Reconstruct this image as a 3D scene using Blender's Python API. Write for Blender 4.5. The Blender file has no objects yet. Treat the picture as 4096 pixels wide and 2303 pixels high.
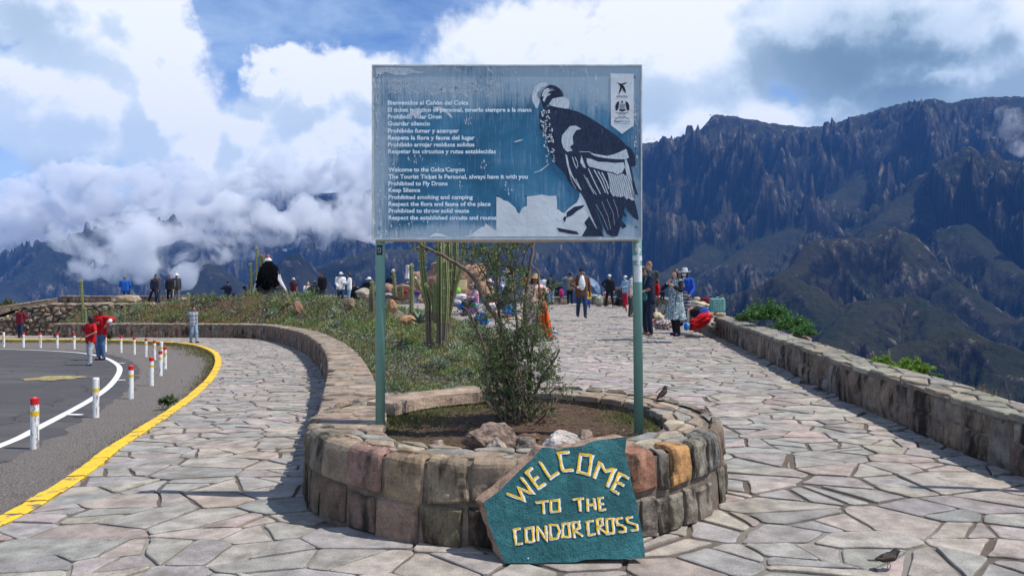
import bpy, bmesh, math, random
import numpy as np
from mathutils import Vector, Matrix, Quaternion, noise as mnoise

random.seed(7)
RNG = np.random.default_rng(11)
SC = bpy.context.scene
COL = SC.collection
R = math.radians

# ------------------------------------------------------------------ camera
EYE, F, CX, YH = 1.6, 3072.0, 2048.0, 1100.0     # eye height, focal length and principal point in photo pixels
cam_data = bpy.data.cameras.new('camera')
cam = bpy.data.objects.new('camera', cam_data)
COL.objects.link(cam)
cam.location = (0, 0, EYE)
cam.rotation_euler = (R(90), 0, 0)
cam_data.sensor_width = 36.0
cam_data.lens = 36.0 * F / 4096.0
cam_data.shift_y = -(1151.5 - YH) / 4096.0
cam_data.clip_start = 0.05
cam_data.clip_end = 40000
SC.camera = cam

# ------------------------------------------------------------------ light
SUN_TO = Vector((0.58, -0.09, 1.0)).normalized()
sun_el = math.asin(SUN_TO.z)
sun_az = math.atan2(SUN_TO.x, SUN_TO.y)
sl = bpy.data.lights.new('sun', 'SUN')
sl.energy = 5.0
sl.angle = R(0.5)
sl.color = (1.0, 0.955, 0.89)
sun = bpy.data.objects.new('sun', sl)
COL.objects.link(sun)
sun.rotation_euler = SUN_TO.to_track_quat('Z', 'Y').to_euler()
sun.location = (20, 5, 60)

SC.view_settings.view_transform = 'Standard'
SC.view_settings.look = 'None'
SC.view_settings.gamma = 1.0
SC.view_settings.use_curve_mapping = False
SC.view_settings.exposure = 0.12
SC.render.engine = 'CYCLES'
SC.cycles.use_denoising = True
SC.cycles.max_bounces = 6
SC.cycles.diffuse_bounces = 3
SC.cycles.glossy_bounces = 2
SC.cycles.transmission_bounces = 2
SC.cycles.transparent_max_bounces = 8
SC.cycles.volume_bounces = 7
SC.cycles.use_adaptive_sampling = True
SC.cycles.adaptive_threshold = 0.015

class NT:
    """small helper to wire a node tree"""
    def __init__(self, tree):
        self.t = tree
        self.n = tree.nodes
        self.l = tree.links

    def node(self, kind, **kw):
        n = self.n.new(kind)
        for k, v in kw.items():
            if k.startswith('in_'):
                key = k[3:]
                key = int(key) if key.isdigit() else key
                self.set(n, key, v)
            else:
                setattr(n, k, v)
        return n

    def set(self, n, key, v):
        s = n.inputs[key]
        if isinstance(v, bpy.types.NodeSocket):
            self.l.new(v, s)
        elif isinstance(v, bpy.types.Node):
            self.l.new(v.outputs[0], s)
        else:
            s.default_value = v

    def math(self, op, a, b=None, c=None, clamp=False):
        n = self.n.new('ShaderNodeMath')
        n.operation = op
        n.use_clamp = clamp
        for i, v in enumerate((a, b, c)):
            if v is not None:
                self.set(n, i, v)
        return n.outputs[0]

    def vmath(self, op, a, b=None):
        n = self.n.new('ShaderNodeVectorMath')
        n.operation = op
        self.set(n, 0, a)
        if b is not None:
            self.set(n, 1, b)
        return n.outputs['Value'] if op in ('LENGTH', 'DOT_PRODUCT', 'DISTANCE') else n.outputs[0]

    def noise(self, vec, scale, detail=4.0, rough=0.5, distort=0.0, color=False):
        n = self.n.new('ShaderNodeTexNoise')
        if vec is not None:
            self.l.new(vec, n.inputs['Vector'])
        n.inputs['Scale'].default_value = scale
        n.inputs['Detail'].default_value = detail
        n.inputs['Roughness'].default_value = rough
        n.inputs['Distortion'].default_value = distort
        return n.outputs['Color'] if color else n.outputs['Fac']

    def ramp(self, fac, stops, interp='LINEAR'):
        n = self.n.new('ShaderNodeValToRGB')
        n.color_ramp.interpolation = interp
        e = n.color_ramp.elements
        while len(e) < len(stops):
            e.new(0.5)
        for el, (p, c) in zip(e, stops):
            el.position = p
            el.color = (c, c, c, 1) if isinstance(c, (int, float)) else (*c, 1)
        self.set(n, 0, fac)
        return n.outputs[0]

    def mix(self, fac, a, b, blend='MIX'):
        n = self.n.new('ShaderNodeMix')
        n.data_type = 'RGBA'
        n.blend_type = blend
        n.clamp_factor = True
        self.set(n, 0, fac)
        for i, v in ((6, a), (7, b)):
            if isinstance(v, tuple) and len(v) == 3:
                v = (*v, 1)
            self.set(n, i, v)
        return n.outputs[2]

    def remap(self, v, a, b, c=0.0, d=1.0):
        n = self.n.new('ShaderNodeMapRange')
        n.interpolation_type = 'SMOOTHSTEP'
        self.set(n, 0, v)
        for i, q in zip((1, 2, 3, 4), (a, b, c, d)):
            n.inputs[i].default_value = q
        return n.outputs[0]

# ------------------------------------------------------------------ world: Nishita sky with procedural clouds
world = bpy.data.worlds.new('World')
SC.world = world
world.use_nodes = True
wt = NT(world.node_tree)
wt.n.clear()
w_out = wt.node('ShaderNodeOutputWorld')
w_bg = wt.node('ShaderNodeBackground')
wt.l.new(w_bg.outputs[0], w_out.inputs[0])
w_bg.inputs[1].default_value = 0.12
sky = wt.node('ShaderNodeTexSky')
sky.sky_type = 'NISHITA'
sky.sun_disc = False
sky.sun_elevation = sun_el
sky.sun_rotation = sun_az
sky.altitude = 3800
sky.air_density = 1.0
sky.dust_density = 0.6
sky.ozone_density = 1.5
KS = 1.0 / 0.12
tc = wt.node('ShaderNodeTexCoord')
DIR = wt.vmath('NORMALIZE', tc.outputs['Generated'])
sep = wt.node('ShaderNodeSeparateXYZ')
wt.l.new(DIR, sep.inputs[0])
AZ = wt.math('ARCTAN2', sep.outputs[0], sep.outputs[1])
EL = wt.math('ARCSINE', sep.outputs[2])

def azel(px, py):
    x, z = (px - CX) / F, (YH - py) / F
    return math.atan(x), math.asin(z / math.sqrt(1 + x * x + z * z))

PUFFS = [(230, 60, 260, 190, 1.0), (620, 150, 190, 200, 1.1), (430, 60, 330, 170, 1.0),
         (300, 420, 420, 230, 1.0), (640, 420, 260, 240, 1.0), (780, 620, 260, 260, 1.0), (60, 330, 260, 170, .85),
         (900, 800, 330, 220, 1.0), (1020, 520, 190, 210, .8), (1180, 700, 330, 300, 1.0),
         (1080, 330, 130, 100, .95), (1280, 400, 200, 170, 1.0), (1500, 420, 240, 200, 1.0), (1750, 560, 330, 330, 1.0),
         (600, 930, 420, 150, 1.0), (1000, 930, 520, 160, 1.0), (1500, 850, 420, 170, 1.0),
         (130, 760, 120, 140, .95), (330, 860, 260, 110, .85), (60, 960, 260, 110, .8), (620, 780, 150, 90, .5),
         (2050, 250, 480, 330, .95), (2600, 250, 600, 400, 1.05), (3000, 560, 480, 200, .95), (2650, 600, 250, 160, 1.0),
         (3400, 100, 700, 280, 1.05), (3750, 330, 600, 200, .95), (3950, 150, 500, 330, 1.0), (1950, 120, 250, 110, .7),
         (0, 100, 200, 100, .9),
         (250, 640, 330, 90, .62), (1350, 620, 500, 260, 1.05), (800, 1050, 900, 140, .9), (1500, 1050, 700, 160, .9), (480, 250, 330, 240, 1.1), (2300, 600, 600, 260, 1.0)]
GREYS = [(3480, 230, 480, 250, .62), (3620, 420, 300, 120, .45), (2980, 110, 160, 90, .35), (3230, 400, 120, 70, .4),
         (3950, 330, 380, 120, .35), (60, 110, 230, 130, .18), (560, 560, 420, 90, .05), (230, 860, 330, 170, .38),
         (1350, 830, 500, 120, .18), (900, 980, 900, 90, .16), (2640, 470, 150, 120, .15), (2050, 600, 900, 260, .12)]

def cloud_field(off_el, off_az, name):
    """density of the cloud bank, looked up a little away from the direction"""
    az = wt.math('ADD', AZ, off_az)
    el = wt.math('ADD', EL, off_el)
    cmb = wt.node('ShaderNodeCombineXYZ')
    wt.l.new(az, cmb.inputs[0])
    wt.l.new(el, cmb.inputs[1])
    p = cmb.outputs[0]
    n1 = wt.noise(p, 5.0, 8.0, 0.58, 0.15, True)
    w = wt.vmath('MULTIPLY', wt.vmath('SUBTRACT', n1, (0.5, 0.5, 0.5)), (0.22, 0.20, 0.0))
    q = wt.vmath('ADD', p, w)
    acc = None
    for (px, py, a, b, wgt) in PUFFS:
        ca, ce = azel(px, py)
        d = wt.vmath('SUBTRACT', q, (ca, ce, 0))
        d = wt.vmath('MULTIPLY', d, (F / a * 1.05, F / b * 1.05, 0))
        v = wt.math('SUBTRACT', wgt, wt.vmath('LENGTH', d))
        acc = v if acc is None else wt.math('SMOOTH_MAX', acc, v, 0.25)
    n2 = wt.noise(wt.vmath('ADD', p, (3.1, 7.7, 0)), 1.6, 7.0, 0.6)
    side = wt.remap(wt.math('ABSOLUTE', az), 0.72, 0.95)
    wild = wt.math('SUBTRACT', wt.math('MULTIPLY', n2, 4.0), 2.1)
    wild = wt.math('MULTIPLY', wt.math('ADD', wild, 0.0), side)
    wild = wt.math('SUBTRACT', wild, wt.math('MULTIPLY', wt.math('SUBTRACT', 1.0, side), 1.0))
    acc = wt.math('SMOOTH_MAX', acc, wild, 0.2)
    n3 = wt.noise(p, 16.0, 7.0, 0.6)
    acc = wt.math('ADD', acc, wt.math('MULTIPLY', wt.math('SUBTRACT', n3, 0.5), 0.75))
    return acc, n3, p

D0, N3, PV = cloud_field(0.0, 0.0, 'a')
D1, _n, _p = cloud_field(0.028, 0.020, 'b')
cover = wt.remap(D0, 0.0, 0.30)
thick = wt.remap(D0, 0.0, 1.0)
lit = wt.math('SUBTRACT', D0, D1)
lit = wt.remap(lit, -0.22, 0.30)
dark = None
cmbp = wt.node('ShaderNodeCombineXYZ')
wt.l.new(AZ, cmbp.inputs[0])
wt.l.new(EL, cmbp.inputs[1])
gn = wt.noise(cmbp.outputs[0], 4.0, 6.0, 0.55, 0.0, True)
gp = wt.vmath('ADD', cmbp.outputs[0], wt.vmath('MULTIPLY', wt.vmath('SUBTRACT', gn, (0.5, 0.5, 0.5)), (0.25, 0.18, 0)))
for (px, py, a, b, wgt) in GREYS:
    ca, ce = azel(px, py)
    d = wt.vmath('MULTIPLY', wt.vmath('SUBTRACT', gp, (ca, ce, 0)), (F / a * .8, F / b * .8, 0))
    v = wt.math('MULTIPLY', wt.remap(wt.vmath('LENGTH', d), 1.25, 0.2), wgt)
    dark = v if dark is None else wt.math('MAXIMUM', dark, v)
bright = wt.math('ADD', wt.math('MULTIPLY', lit, 0.44), 0.72)
bright = wt.math('SUBTRACT', bright, dark)
cloud_col = wt.ramp(bright, [(0.0, (0.16, 0.24, 0.30)), (0.3, (0.27, 0.38, 0.46)), (0.62, (0.60, 0.72, 0.83)), (0.85, (0.84, 0.92, 0.99)), (1.0, (1.0, 1.02, 1.04))])
cloud_sc = wt.vmath('MULTIPLY', cloud_col, (KS, KS, KS))
veil_n = wt.noise(wt.vmath('MULTIPLY', cmbp.outputs[0], (1.0, 3.2, 1.0)), 2.6, 6.0, 0.6, 0.6)
veil = wt.math('MULTIPLY', wt.remap(veil_n, 0.36, 0.70), 0.75)
veil = wt.math('MULTIPLY', veil, wt.remap(EL, 0.75, 0.36, 0.12, 1.0))
low = wt.remap(EL, 0.30, 0.02, 0.0, 0.75)
veil = wt.math('MAXIMUM', veil, low)
sky_deep = wt.vmath('MULTIPLY', sky.outputs[0], (1.0, 1.18, 1.35))
blue = wt.mix(veil, sky_deep, (0.60 * KS, 0.76 * KS, 0.93 * KS))
col = wt.mix(cover, blue, cloud_sc)
wt.l.new(col, w_bg.inputs[0])
world.cycles.sampling_method = 'MANUAL'
world.cycles.sample_map_resolution = 512

# ------------------------------------------------------------------ helpers
def tag(o, label=None, cat=None, group=None, kind=None):
    if label:
        o['label'] = label
    if cat:
        o['category'] = cat
    if group:
        o['group'] = group
    if kind:
        o['kind'] = kind
    return o

def link(o, parent=None):
    COL.objects.link(o)
    if parent is not None:
        o.parent = parent
    return o

def empty(name, loc, rz=0.0, **kw):
    o = bpy.data.objects.new(name, None)
    o.empty_display_size = 0.1
    COL.objects.link(o)
    o.location = loc
    o.rotation_euler = (0, 0, rz)
    return tag(o, **kw)

def at(px, py, y):
    """photo pixel at depth y -> world point"""
    return Vector(((px - CX) / F * y, y, EYE - (py - YH) / F * y))

def mesh_obj(name, verts, faces, mats=None, parent=None, smooth=False, mat_idx=None, col=None, col_face=None, **kw):
    me = bpy.data.meshes.new(name)
    verts = np.asarray(verts, dtype=np.float32)
    if isinstance(faces, np.ndarray):
        nf, k = faces.shape
        me.vertices.add(len(verts))
        me.vertices.foreach_set('co', verts.ravel())
        me.loops.add(nf * k)
        me.loops.foreach_set('vertex_index', faces.ravel().astype(np.int32))
        me.polygons.add(nf)
        me.polygons.foreach_set('loop_start', np.arange(0, nf * k, k, dtype=np.int32))
        me.polygons.foreach_set('loop_total', np.full(nf, k, dtype=np.int32))
        me.update(calc_edges=True)
    else:
        me.from_pydata([tuple(v) for v in verts.tolist()], [], faces)
        me.update()
    if mats is not None:
        for m in (mats if isinstance(mats, (list, tuple)) else [mats]):
            me.materials.append(m)
    if mat_idx is not None:
        me.polygons.foreach_set('material_index', np.asarray(mat_idx, dtype=np.int32))
    if smooth:
        me.polygons.foreach_set('use_smooth', np.ones(len(me.polygons), dtype=bool))
    if col is not None:
        a = me.color_attributes.new('col', 'FLOAT_COLOR', 'POINT')
        c = np.ones((len(me.vertices), 4), dtype=np.float32)
        c[:, :3] = np.asarray(col, dtype=np.float32)
        a.data.foreach_set('color', c.ravel())
    o = bpy.data.objects.new(name, me)
    link(o, parent)
    return tag(o, **kw)

class MB:
    """collects geometry for one mesh"""
    def __init__(self):
        self.v, self.f, self.m, self.c = [], [], [], []

    def add(self, verts, faces, m=0, c=None):
        b = len(self.v)
        self.v.extend([tuple(x) for x in verts])
        self.f.extend([tuple(i + b for i in fc) for fc in faces])
        self.m.extend([m] * len(faces))
        if c is not None:
            self.c.extend([c] * len(verts))
        return self

    def box(self, c, s, rot=None, m=0):
        hx, hy, hz = s[0] / 2, s[1] / 2, s[2] / 2
        vs = [Vector((x, y, z)) for x in (-hx, hx) for y in (-hy, hy) for z in (-hz, hz)]
        if rot is not None:
            vs = [rot @ v for v in vs]
        vs = [v + Vector(c) for v in vs]
        self.add(vs, [(0, 1, 3, 2), (4, 6, 7, 5), (0, 4, 5, 1), (2, 3, 7, 6), (0, 2, 6, 4), (1, 5, 7, 3)], m)
        return self

    def tube(self, pts, rad, n=8, m=0, caps=True, ell=None):
        pts = [Vector(p) for p in pts]
        if isinstance(rad, (int, float)):
            rad = [rad] * len(pts)
        up = Vector((0.03, 1, 0.02))
        rings = []
        for i, p in enumerate(pts):
            t = (pts[min(i + 1, len(pts) - 1)] - pts[max(i - 1, 0)])
            t = t.normalized() if t.length > 1e-9 else Vector((0, 0, 1))
            a = t.cross(up)
            if a.length < 0.05:
                a = t.cross(Vector((1, 0, 0)))
            a.normalize()
            b = t.cross(a).normalized()
            k = ell or 1.0
            rings.append([p + (a * math.cos(2 * math.pi * j / n) + b * k * math.sin(2 * math.pi * j / n)) * rad[i] for j in range(n)])
        vs = [v for r_ in rings for v in r_]
        fs = []
        for i in range(len(pts) - 1):
            for j in range(n):
                k2 = (j + 1) % n
                fs.append((i * n + j, i * n + k2, (i + 1) * n + k2, (i + 1) * n + j))
        if caps:
            fs.append(tuple(range(n))[::-1])
            fs.append(tuple((len(pts) - 1) * n + j for j in range(n)))
        self.add(vs, fs, m)
        return self

    def lathe(self, prof, n=16, c=(0, 0, 0), m=0, rot=None, sq=1.0):
        """profile of (radius, z)"""
        vs, fs = [], []
        for (r_, z) in prof:
            for j in range(n):
                a = 2 * math.pi * j / n
                v = Vector((r_ * math.cos(a), r_ * math.sin(a) * sq, z))
                if rot is not None:
                    v = rot @ v
                vs.append(v + Vector(c))
        for i in range(len(prof) - 1):
            for j in range(n):
                k = (j + 1) % n
                fs.append((i * n + j, i * n + k, (i + 1) * n + k, (i + 1) * n + j))
        fs.append(tuple(range(n))[::-1])
        fs.append(tuple((len(prof) - 1) * n + j for j in range(n)))
        self.add(vs, fs, m)
        return self

    def build(self, name, mats, parent=None, smooth=False, **kw):
        o = mesh_obj(name, self.v, self.f, mats, parent, smooth=smooth, mat_idx=self.m,
                     col=(self.c if self.c and len(self.c) == len(self.v) else None), **kw)
        return o

def np_noise(x, y, seed=0):
    """2D gradient noise, vectorised, about -1..1"""
    xi = np.floor(x).astype(np.int64)
    yi = np.floor(y).astype(np.int64)
    xf, yf = x - xi, y - yi
    u = xf * xf * xf * (xf * (xf * 6 - 15) + 10)
    v = yf * yf * yf * (yf * (yf * 6 - 15) + 10)

    def g(ix, iy):
        h = (ix * 374761393 + iy * 668265263 + seed * 974634777) & 0xffffffff
        h = ((h ^ (h >> 13)) * 1274126177) & 0xffffffff
        h = (h ^ (h >> 16)) & 0xffff
        a = h / 65536.0 * 2 * np.pi
        return np.cos(a), np.sin(a)
    out = 0
    for dx in (0, 1):
        for dy in (0, 1):
            gx, gy = g(xi + dx, yi + dy)
            w = (u if dx else 1 - u) * (v if dy else 1 - v)
            out = out + w * (gx * (xf - dx) + gy * (yf - dy))
    return out * 1.5

def fbm(x, y, oct=5, seed=0, gain=0.5, lac=2.03):
    a, s, t = 1.0, 0.0, 0.0
    for i in range(oct):
        s = s + a * np_noise(x, y, seed + i * 17)
        t += a
        a *= gain
        x, y = x * lac + 3.7, y * lac - 1.3
    return s / t

def ridged(x, y, oct=5, seed=0, gain=0.5, lac=2.03):
    a, s, t, w = 1.0, 0.0, 0.0, 1.0
    for i in range(oct):
        n = 1.0 - np.abs(np_noise(x, y, seed + i * 29))
        n = n * n * w
        w = np.clip(n * 1.6, 0, 1)
        s = s + a * n
        t += a
        a *= gain
        x, y = x * lac + 5.1, y * lac + 2.9
    return s / t

# ------------------------------------------------------------------ materials
def new_mat(name):
    m = bpy.data.materials.new(name)
    m.use_nodes = True
    t = NT(m.node_tree)
    b = t.n['Principled BSDF']
    b.inputs['Specular IOR Level'].default_value = 0.25
    return m, t, b

def bump(t, b, h, strength=0.3, dist=0.01):
    n = t.node('ShaderNodeBump')
    n.inputs['Strength'].default_value = strength
    n.inputs['Distance'].default_value = dist
    t.set(n, 'Height', h)
    t.l.new(n.outputs[0], b.inputs['Normal'])

_mats = {}

def M(name, color, rough=0.8, var=0.25, scale=8.0, spec=0.25, metal=0.0, bmp=0.0, bdist=0.005, streak=None, coat=0.0):
    """plain material with procedural variation of its colour"""
    if name in _mats:
        return _mats[name]
    m, t, b = new_mat(name)
    tcn = t.node('ShaderNodeTexCoord')
    v = tcn.outputs['Object']
    if streak:
        v = t.vmath('MULTIPLY', v, streak)
    n = t.noise(v, scale, 5.0, 0.6)
    f = t.remap(n, 0.3, 0.72, 1.0 - var, 1.0 + var)
    c = t.vmath('MULTIPLY', (color[0], color[1], color[2]), (1, 1, 1))
    mul = t.node('ShaderNodeVectorMath', operation='SCALE')
    t.l.new(c, mul.inputs[0])
    t.l.new(f, mul.inputs['Scale'])
    t.l.new(mul.outputs[0], b.inputs['Base Color'])
    b.inputs['Roughness'].default_value = rough
    b.inputs['Specular IOR Level'].default_value = spec
    b.inputs['Metallic'].default_value = metal
    if bmp:
        n2 = t.noise(v, scale * 4, 5.0, 0.65)
        bump(t, b, n2, bmp, bdist)
    _mats[name] = m
    return m

def attr_mat(name, rough=0.85, nscale=6.0, var=0.3, fine=60.0, bmp=0.5, bdist=0.01, stain=None, stain_scale=2.0, stain_lo=.5, stain_hi=.7, vert=False):
    """colour of each piece from its 'col' attribute, grain and stains on top"""
    m, t, b = new_mat(name)
    a = t.node('ShaderNodeAttribute', attribute_name='col')
    geo = t.node('ShaderNodeNewGeometry')
    v = geo.outputs['Position']
    n = t.noise(v, nscale, 6.0, 0.62)
    f = t.remap(n, 0.28, 0.74, 1.0 - var, 1.0 + var)
    g = t.noise(v, fine, 4.0, 0.7)
    f = t.math('MULTIPLY', f, t.remap(g, 0.25, 0.78, 0.72, 1.25))
    mul = t.node('ShaderNodeVectorMath', operation='SCALE')
    t.l.new(a.outputs['Color'], mul.inputs[0])
    t.l.new(f, mul.inputs['Scale'])
    c = mul.outputs[0]
    if stain:
        sv = t.vmath('MULTIPLY', v, (1.0, 1.0, 0.35)) if vert else v
        sn = t.noise(sv, stain_scale, 7.0, 0.65)
        c = t.mix(t.remap(sn, stain_lo, stain_hi), c, stain)
    t.l.new(c, b.inputs['Base Color'])
    b.inputs['Roughness'].default_value = rough
    h = t.math('ADD', t.math('MULTIPLY', n, 1.0), t.math('MULTIPLY', g, 0.35))
    bump(t, b, h, bmp, bdist)
    return m

# ------------------------------------------------------------------ mountains across the canyon
def crest(pts):
    return np.array([[*at(*p)] for p in pts])

def body_height(X, Y, Z, cr, slope, seed, flute=1.0, fsc=110.0):
    """raise Z by a mountain body: it falls away from its crest line, cut by gullies that run down the slope"""
    best = np.full(X.shape, 1e9)
    cz = np.zeros(X.shape)
    sarc = np.zeros(X.shape)
    acc = 0.0
    for a, b in zip(cr[:-1], cr[1:]):
        dx, dy = b[0] - a[0], b[1] - a[1]
        L2 = dx * dx + dy * dy
        L = math.sqrt(L2)
        t = np.clip(((X - a[0]) * dx + (Y - a[1]) * dy) / L2, 0, 1)
        d = np.hypot(X - (a[0] + t * dx), Y - (a[1] + t * dy))
        m = d < best
        best = np.where(m, d, best)
        cz = np.where(m, a[2] + t * (b[2] - a[2]), cz)
        sarc = np.where(m, acc + t * L, sarc)
        acc += L
    d = np.maximum(0, best - 24.0)
    k = (cz - slope * d + fsc * 4.0 > Z)
    x, y, d, s_ = X[k], Y[k], d[k], sarc[k]
    w = 40 * fbm(x / 260, y / 260, 3, seed + 5)
    fl = ridged((s_ + w) / (fsc * 2.2), d / (fsc * 9.0) + seed, 5, seed)
    fl2 = ridged((x + w) / (fsc * 2.6), (y + w) / (fsc * 2.6), 6, seed + 9, 0.55)
    big = ridged((x + 2 * w) / (fsc * 6.5) + seed, (y - w) / (fsc * 6.5), 4, seed + 77)
    amp = np.clip(d / (fsc * 2.5), 0.03, 1.0)
    z = cz[k] - slope * d
    z += flute * amp * (fl - 0.45) * fsc * 1.15 + flute * amp * (fl2 - 0.4) * fsc * 1.7
    z += flute * np.clip(d / (fsc * 6), 0, 1) * (big - 0.5) * fsc * 4.4
    z += amp * (ridged((x + 3 * w) / 130 + 7, (y + w) / 130, 5, seed + 31, .6) - .42) * np.interp(y, [900, 2500], [72, 88]) * min(flute, 1) * np.clip(d / 220, .05, 1)
    z += (0.15 + amp) * (ridged((x + w) / 46, (y - w) / 46, 5, seed + 3, .6) - .45) * 40 * flute
    z += (0.3 + amp) * fbm(x / 20, y / 20, 3, seed + 3) * 7 * flute
    Z[k] = np.maximum(Z[k], z)

BODIES = [
    # (crest pixels with depth, slope, seed, flute, flute scale)
    ([(-900, 900, 6500), (-100, 930, 6200), (200, 880, 6000), (650, 830, 5800), (1100, 790, 5600), (1500, 760, 5300), (2000, 650, 5000), (2400, 590, 4700),
      (2560, 578, 4600), (2700, 566, 4500), (2795, 560, 4350), (2835, 500, 4260), (2862, 462, 4220), (2920, 470, 4220), (3000, 484, 4240),
      (3100, 500, 4300), (3200, 512, 4350), (3290, 512, 4350), (3380, 482, 4250), (3520, 442, 4100), (3620, 415, 4020), (3700, 408, 4000), (3728, 398, 3950), (3790, 418, 3950),
      (3900, 398, 3900), (3990, 388, 3900), (4096, 393, 3900), (4500, 430, 3900)], 0.80, 3, 1.15, 120),
    ([(4700, 560, 2300), (4300, 640, 2350), (4094, 655, 2450), (4010, 640, 2480), (3970, 597, 2500), (3915, 635, 2530), (3875, 630, 2570), (3858, 585, 2600), (3838, 622, 2620), (3777, 645, 2680), (3721, 690, 2750),
      (3650, 780, 2700), (3560, 850, 2600), (3480, 930, 2500)], 0.72, 21, 1.0, 70),
    ([(3450, 700, 3600), (3330, 800, 3350), (3200, 900, 3100), (3050, 960, 2900), (2900, 1060, 2700)], 0.85, 33, 1.0, 80),
    ([(3000, 640, 3900), (2960, 760, 3600), (2880, 900, 3300), (2800, 1010, 3000), (2650, 1100, 2800)], 0.8, 41, 1.0, 85),
    ([(2500, 720, 4100), (2350, 850, 3800), (2150, 950, 3500), (1900, 1000, 3300), (1500, 1000, 3200), (1330, 1045, 3100), (1183, 1100, 3000)], 0.62, 51, 0.9, 80),
    ([(4300, 1240, 1500), (4019, 1287, 1560), (3881, 1180, 1640), (3812, 1142, 1700), (3700, 1020, 1760), (3620, 935, 1830), (3570, 907, 1850), (3480, 955, 1850), (3391, 952, 1850), (3273, 965, 1830), (3190, 1073, 1780), (3121, 1114, 1720), (2983, 1231, 1600)], 0.95, 61, 1.0, 70),
    ([(3142, 1114, 1480), (3253, 1176, 1380), (3349, 1314, 1240), (3418, 1411, 1120)], 0.95, 71, 1.0, 44),
    ([(3846, 900, 2250), (3936, 990, 2100), (4040, 1075, 1950), (4200, 1110, 1850)], 0.85, 75, 1.0, 70),
    ([(3520, 1480, 880), (3600, 1415, 930), (3708, 1370, 960), (3847, 1335, 960), (3985, 1383, 930), (4075, 1500, 880), (4300, 1560, 850)], 0.9, 81, 1.0, 42),
    ([(3240, 1480, 1000), (3480, 1210, 1350), (3640, 1190, 1380), (3760, 1260, 1300), (3800, 1400, 1150)], 0.95, 85, 1.0, 50),
    ([(829, 1037, 3000), (860, 1090, 2850)], 0.95, 91, 0.25, 60),
    ([(1175, 1015, 2700), (1165, 1040, 2650)], 1.1, 95, 0.12, 60),
    ([(-500, 1290, 3000), (0, 1182, 3600), (220, 1000, 4000), (330, 930, 4300), (600, 880, 4800)], 0.6, 99, 1.0, 80),
]

def build_mountains():
    nu, nv = 900, 430
    U = np.linspace(-0.86, 0.86, nu)
    Yv = 520.0 * (7200.0 / 520.0) ** np.linspace(0, 1, nv)
    UU, YY = np.meshgrid(U, Yv)
    XX = UU * YY
    Z = np.full(XX.shape, -900.0) + 60 * fbm(XX / 400, YY / 400, 3, 4)
    for pts, slope, seed, fl, fsc in BODIES:
        body_height(XX, YY, Z, crest(pts), slope, seed, fl, fsc)
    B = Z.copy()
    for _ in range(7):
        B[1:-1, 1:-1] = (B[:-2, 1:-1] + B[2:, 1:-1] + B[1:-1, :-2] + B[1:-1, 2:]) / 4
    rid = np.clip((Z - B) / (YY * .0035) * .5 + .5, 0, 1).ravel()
    V = np.stack([XX.ravel(), YY.ravel(), Z.ravel()], 1)
    i = np.arange(nu * nv).reshape(nv, nu)
    Fc = np.stack([i[:-1, :-1].ravel(), i[:-1, 1:].ravel(), i[1:, 1:].ravel(), i[1:, :-1].ravel()], 1)
    m, t, b = new_mat('mountain_rock')
    geo = t.node('ShaderNodeNewGeometry')
    s = t.node('ShaderNodeSeparateXYZ')
    t.l.new(geo.outputs['Normal'], s.inputs[0])
    pos = geo.outputs['Position']
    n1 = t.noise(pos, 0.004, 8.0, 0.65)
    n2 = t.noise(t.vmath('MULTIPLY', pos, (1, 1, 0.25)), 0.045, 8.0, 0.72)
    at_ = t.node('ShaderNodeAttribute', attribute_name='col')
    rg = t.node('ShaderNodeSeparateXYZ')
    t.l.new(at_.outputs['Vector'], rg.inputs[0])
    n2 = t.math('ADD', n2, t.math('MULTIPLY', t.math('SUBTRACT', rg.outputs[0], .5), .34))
    rock = t.ramp(n2, [(0.35, (0.006, 0.006, 0.006)), (0.54, (0.018, 0.017, 0.015)), (0.68, (0.052, 0.047, 0.037)), (0.83, (0.25, 0.215, 0.165))])  # rock tones lowered to carry cloud shade; pale end is bare rock
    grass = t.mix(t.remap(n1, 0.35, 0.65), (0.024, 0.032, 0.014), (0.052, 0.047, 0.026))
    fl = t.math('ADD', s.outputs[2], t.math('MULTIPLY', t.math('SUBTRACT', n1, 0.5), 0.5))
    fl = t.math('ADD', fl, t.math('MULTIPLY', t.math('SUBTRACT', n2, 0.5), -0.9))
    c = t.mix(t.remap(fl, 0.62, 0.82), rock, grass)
    t.l.new(c, b.inputs['Base Color'])
    b.inputs['Roughness'].default_value = 0.95
    b.inputs['Specular IOR Level'].default_value = 0.05
    bump(t, b, t.noise(t.vmath('MULTIPLY', pos, (1, 1, 0.4)), 0.05, 6.0, 0.7), 1.0, 26.0)
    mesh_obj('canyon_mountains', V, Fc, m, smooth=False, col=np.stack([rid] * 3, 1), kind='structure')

build_mountains()

# ------------------------------------------------------------------ air in the canyon
def build_haze():
    m = bpy.data.materials.new('haze_air')
    m.use_nodes = True
    t = NT(m.node_tree)
    t.n.clear()
    out = t.node('ShaderNodeOutputMaterial')
    v = t.node('ShaderNodeVolumePrincipled')
    v.inputs['Color'].default_value = (0.13, 0.36, 0.92, 1)
    v.inputs['Density'].default_value = 0.000055
    v.inputs['Anisotropy'].default_value = 0.0
    t.l.new(v.outputs[0], out.inputs['Volume'])
    mb = MB()
    mb.box((0, 3500, 150), (14500, 8000, 2500))
    o = mb.build('haze', m, kind='stuff')
    return o

build_haze()

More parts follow.
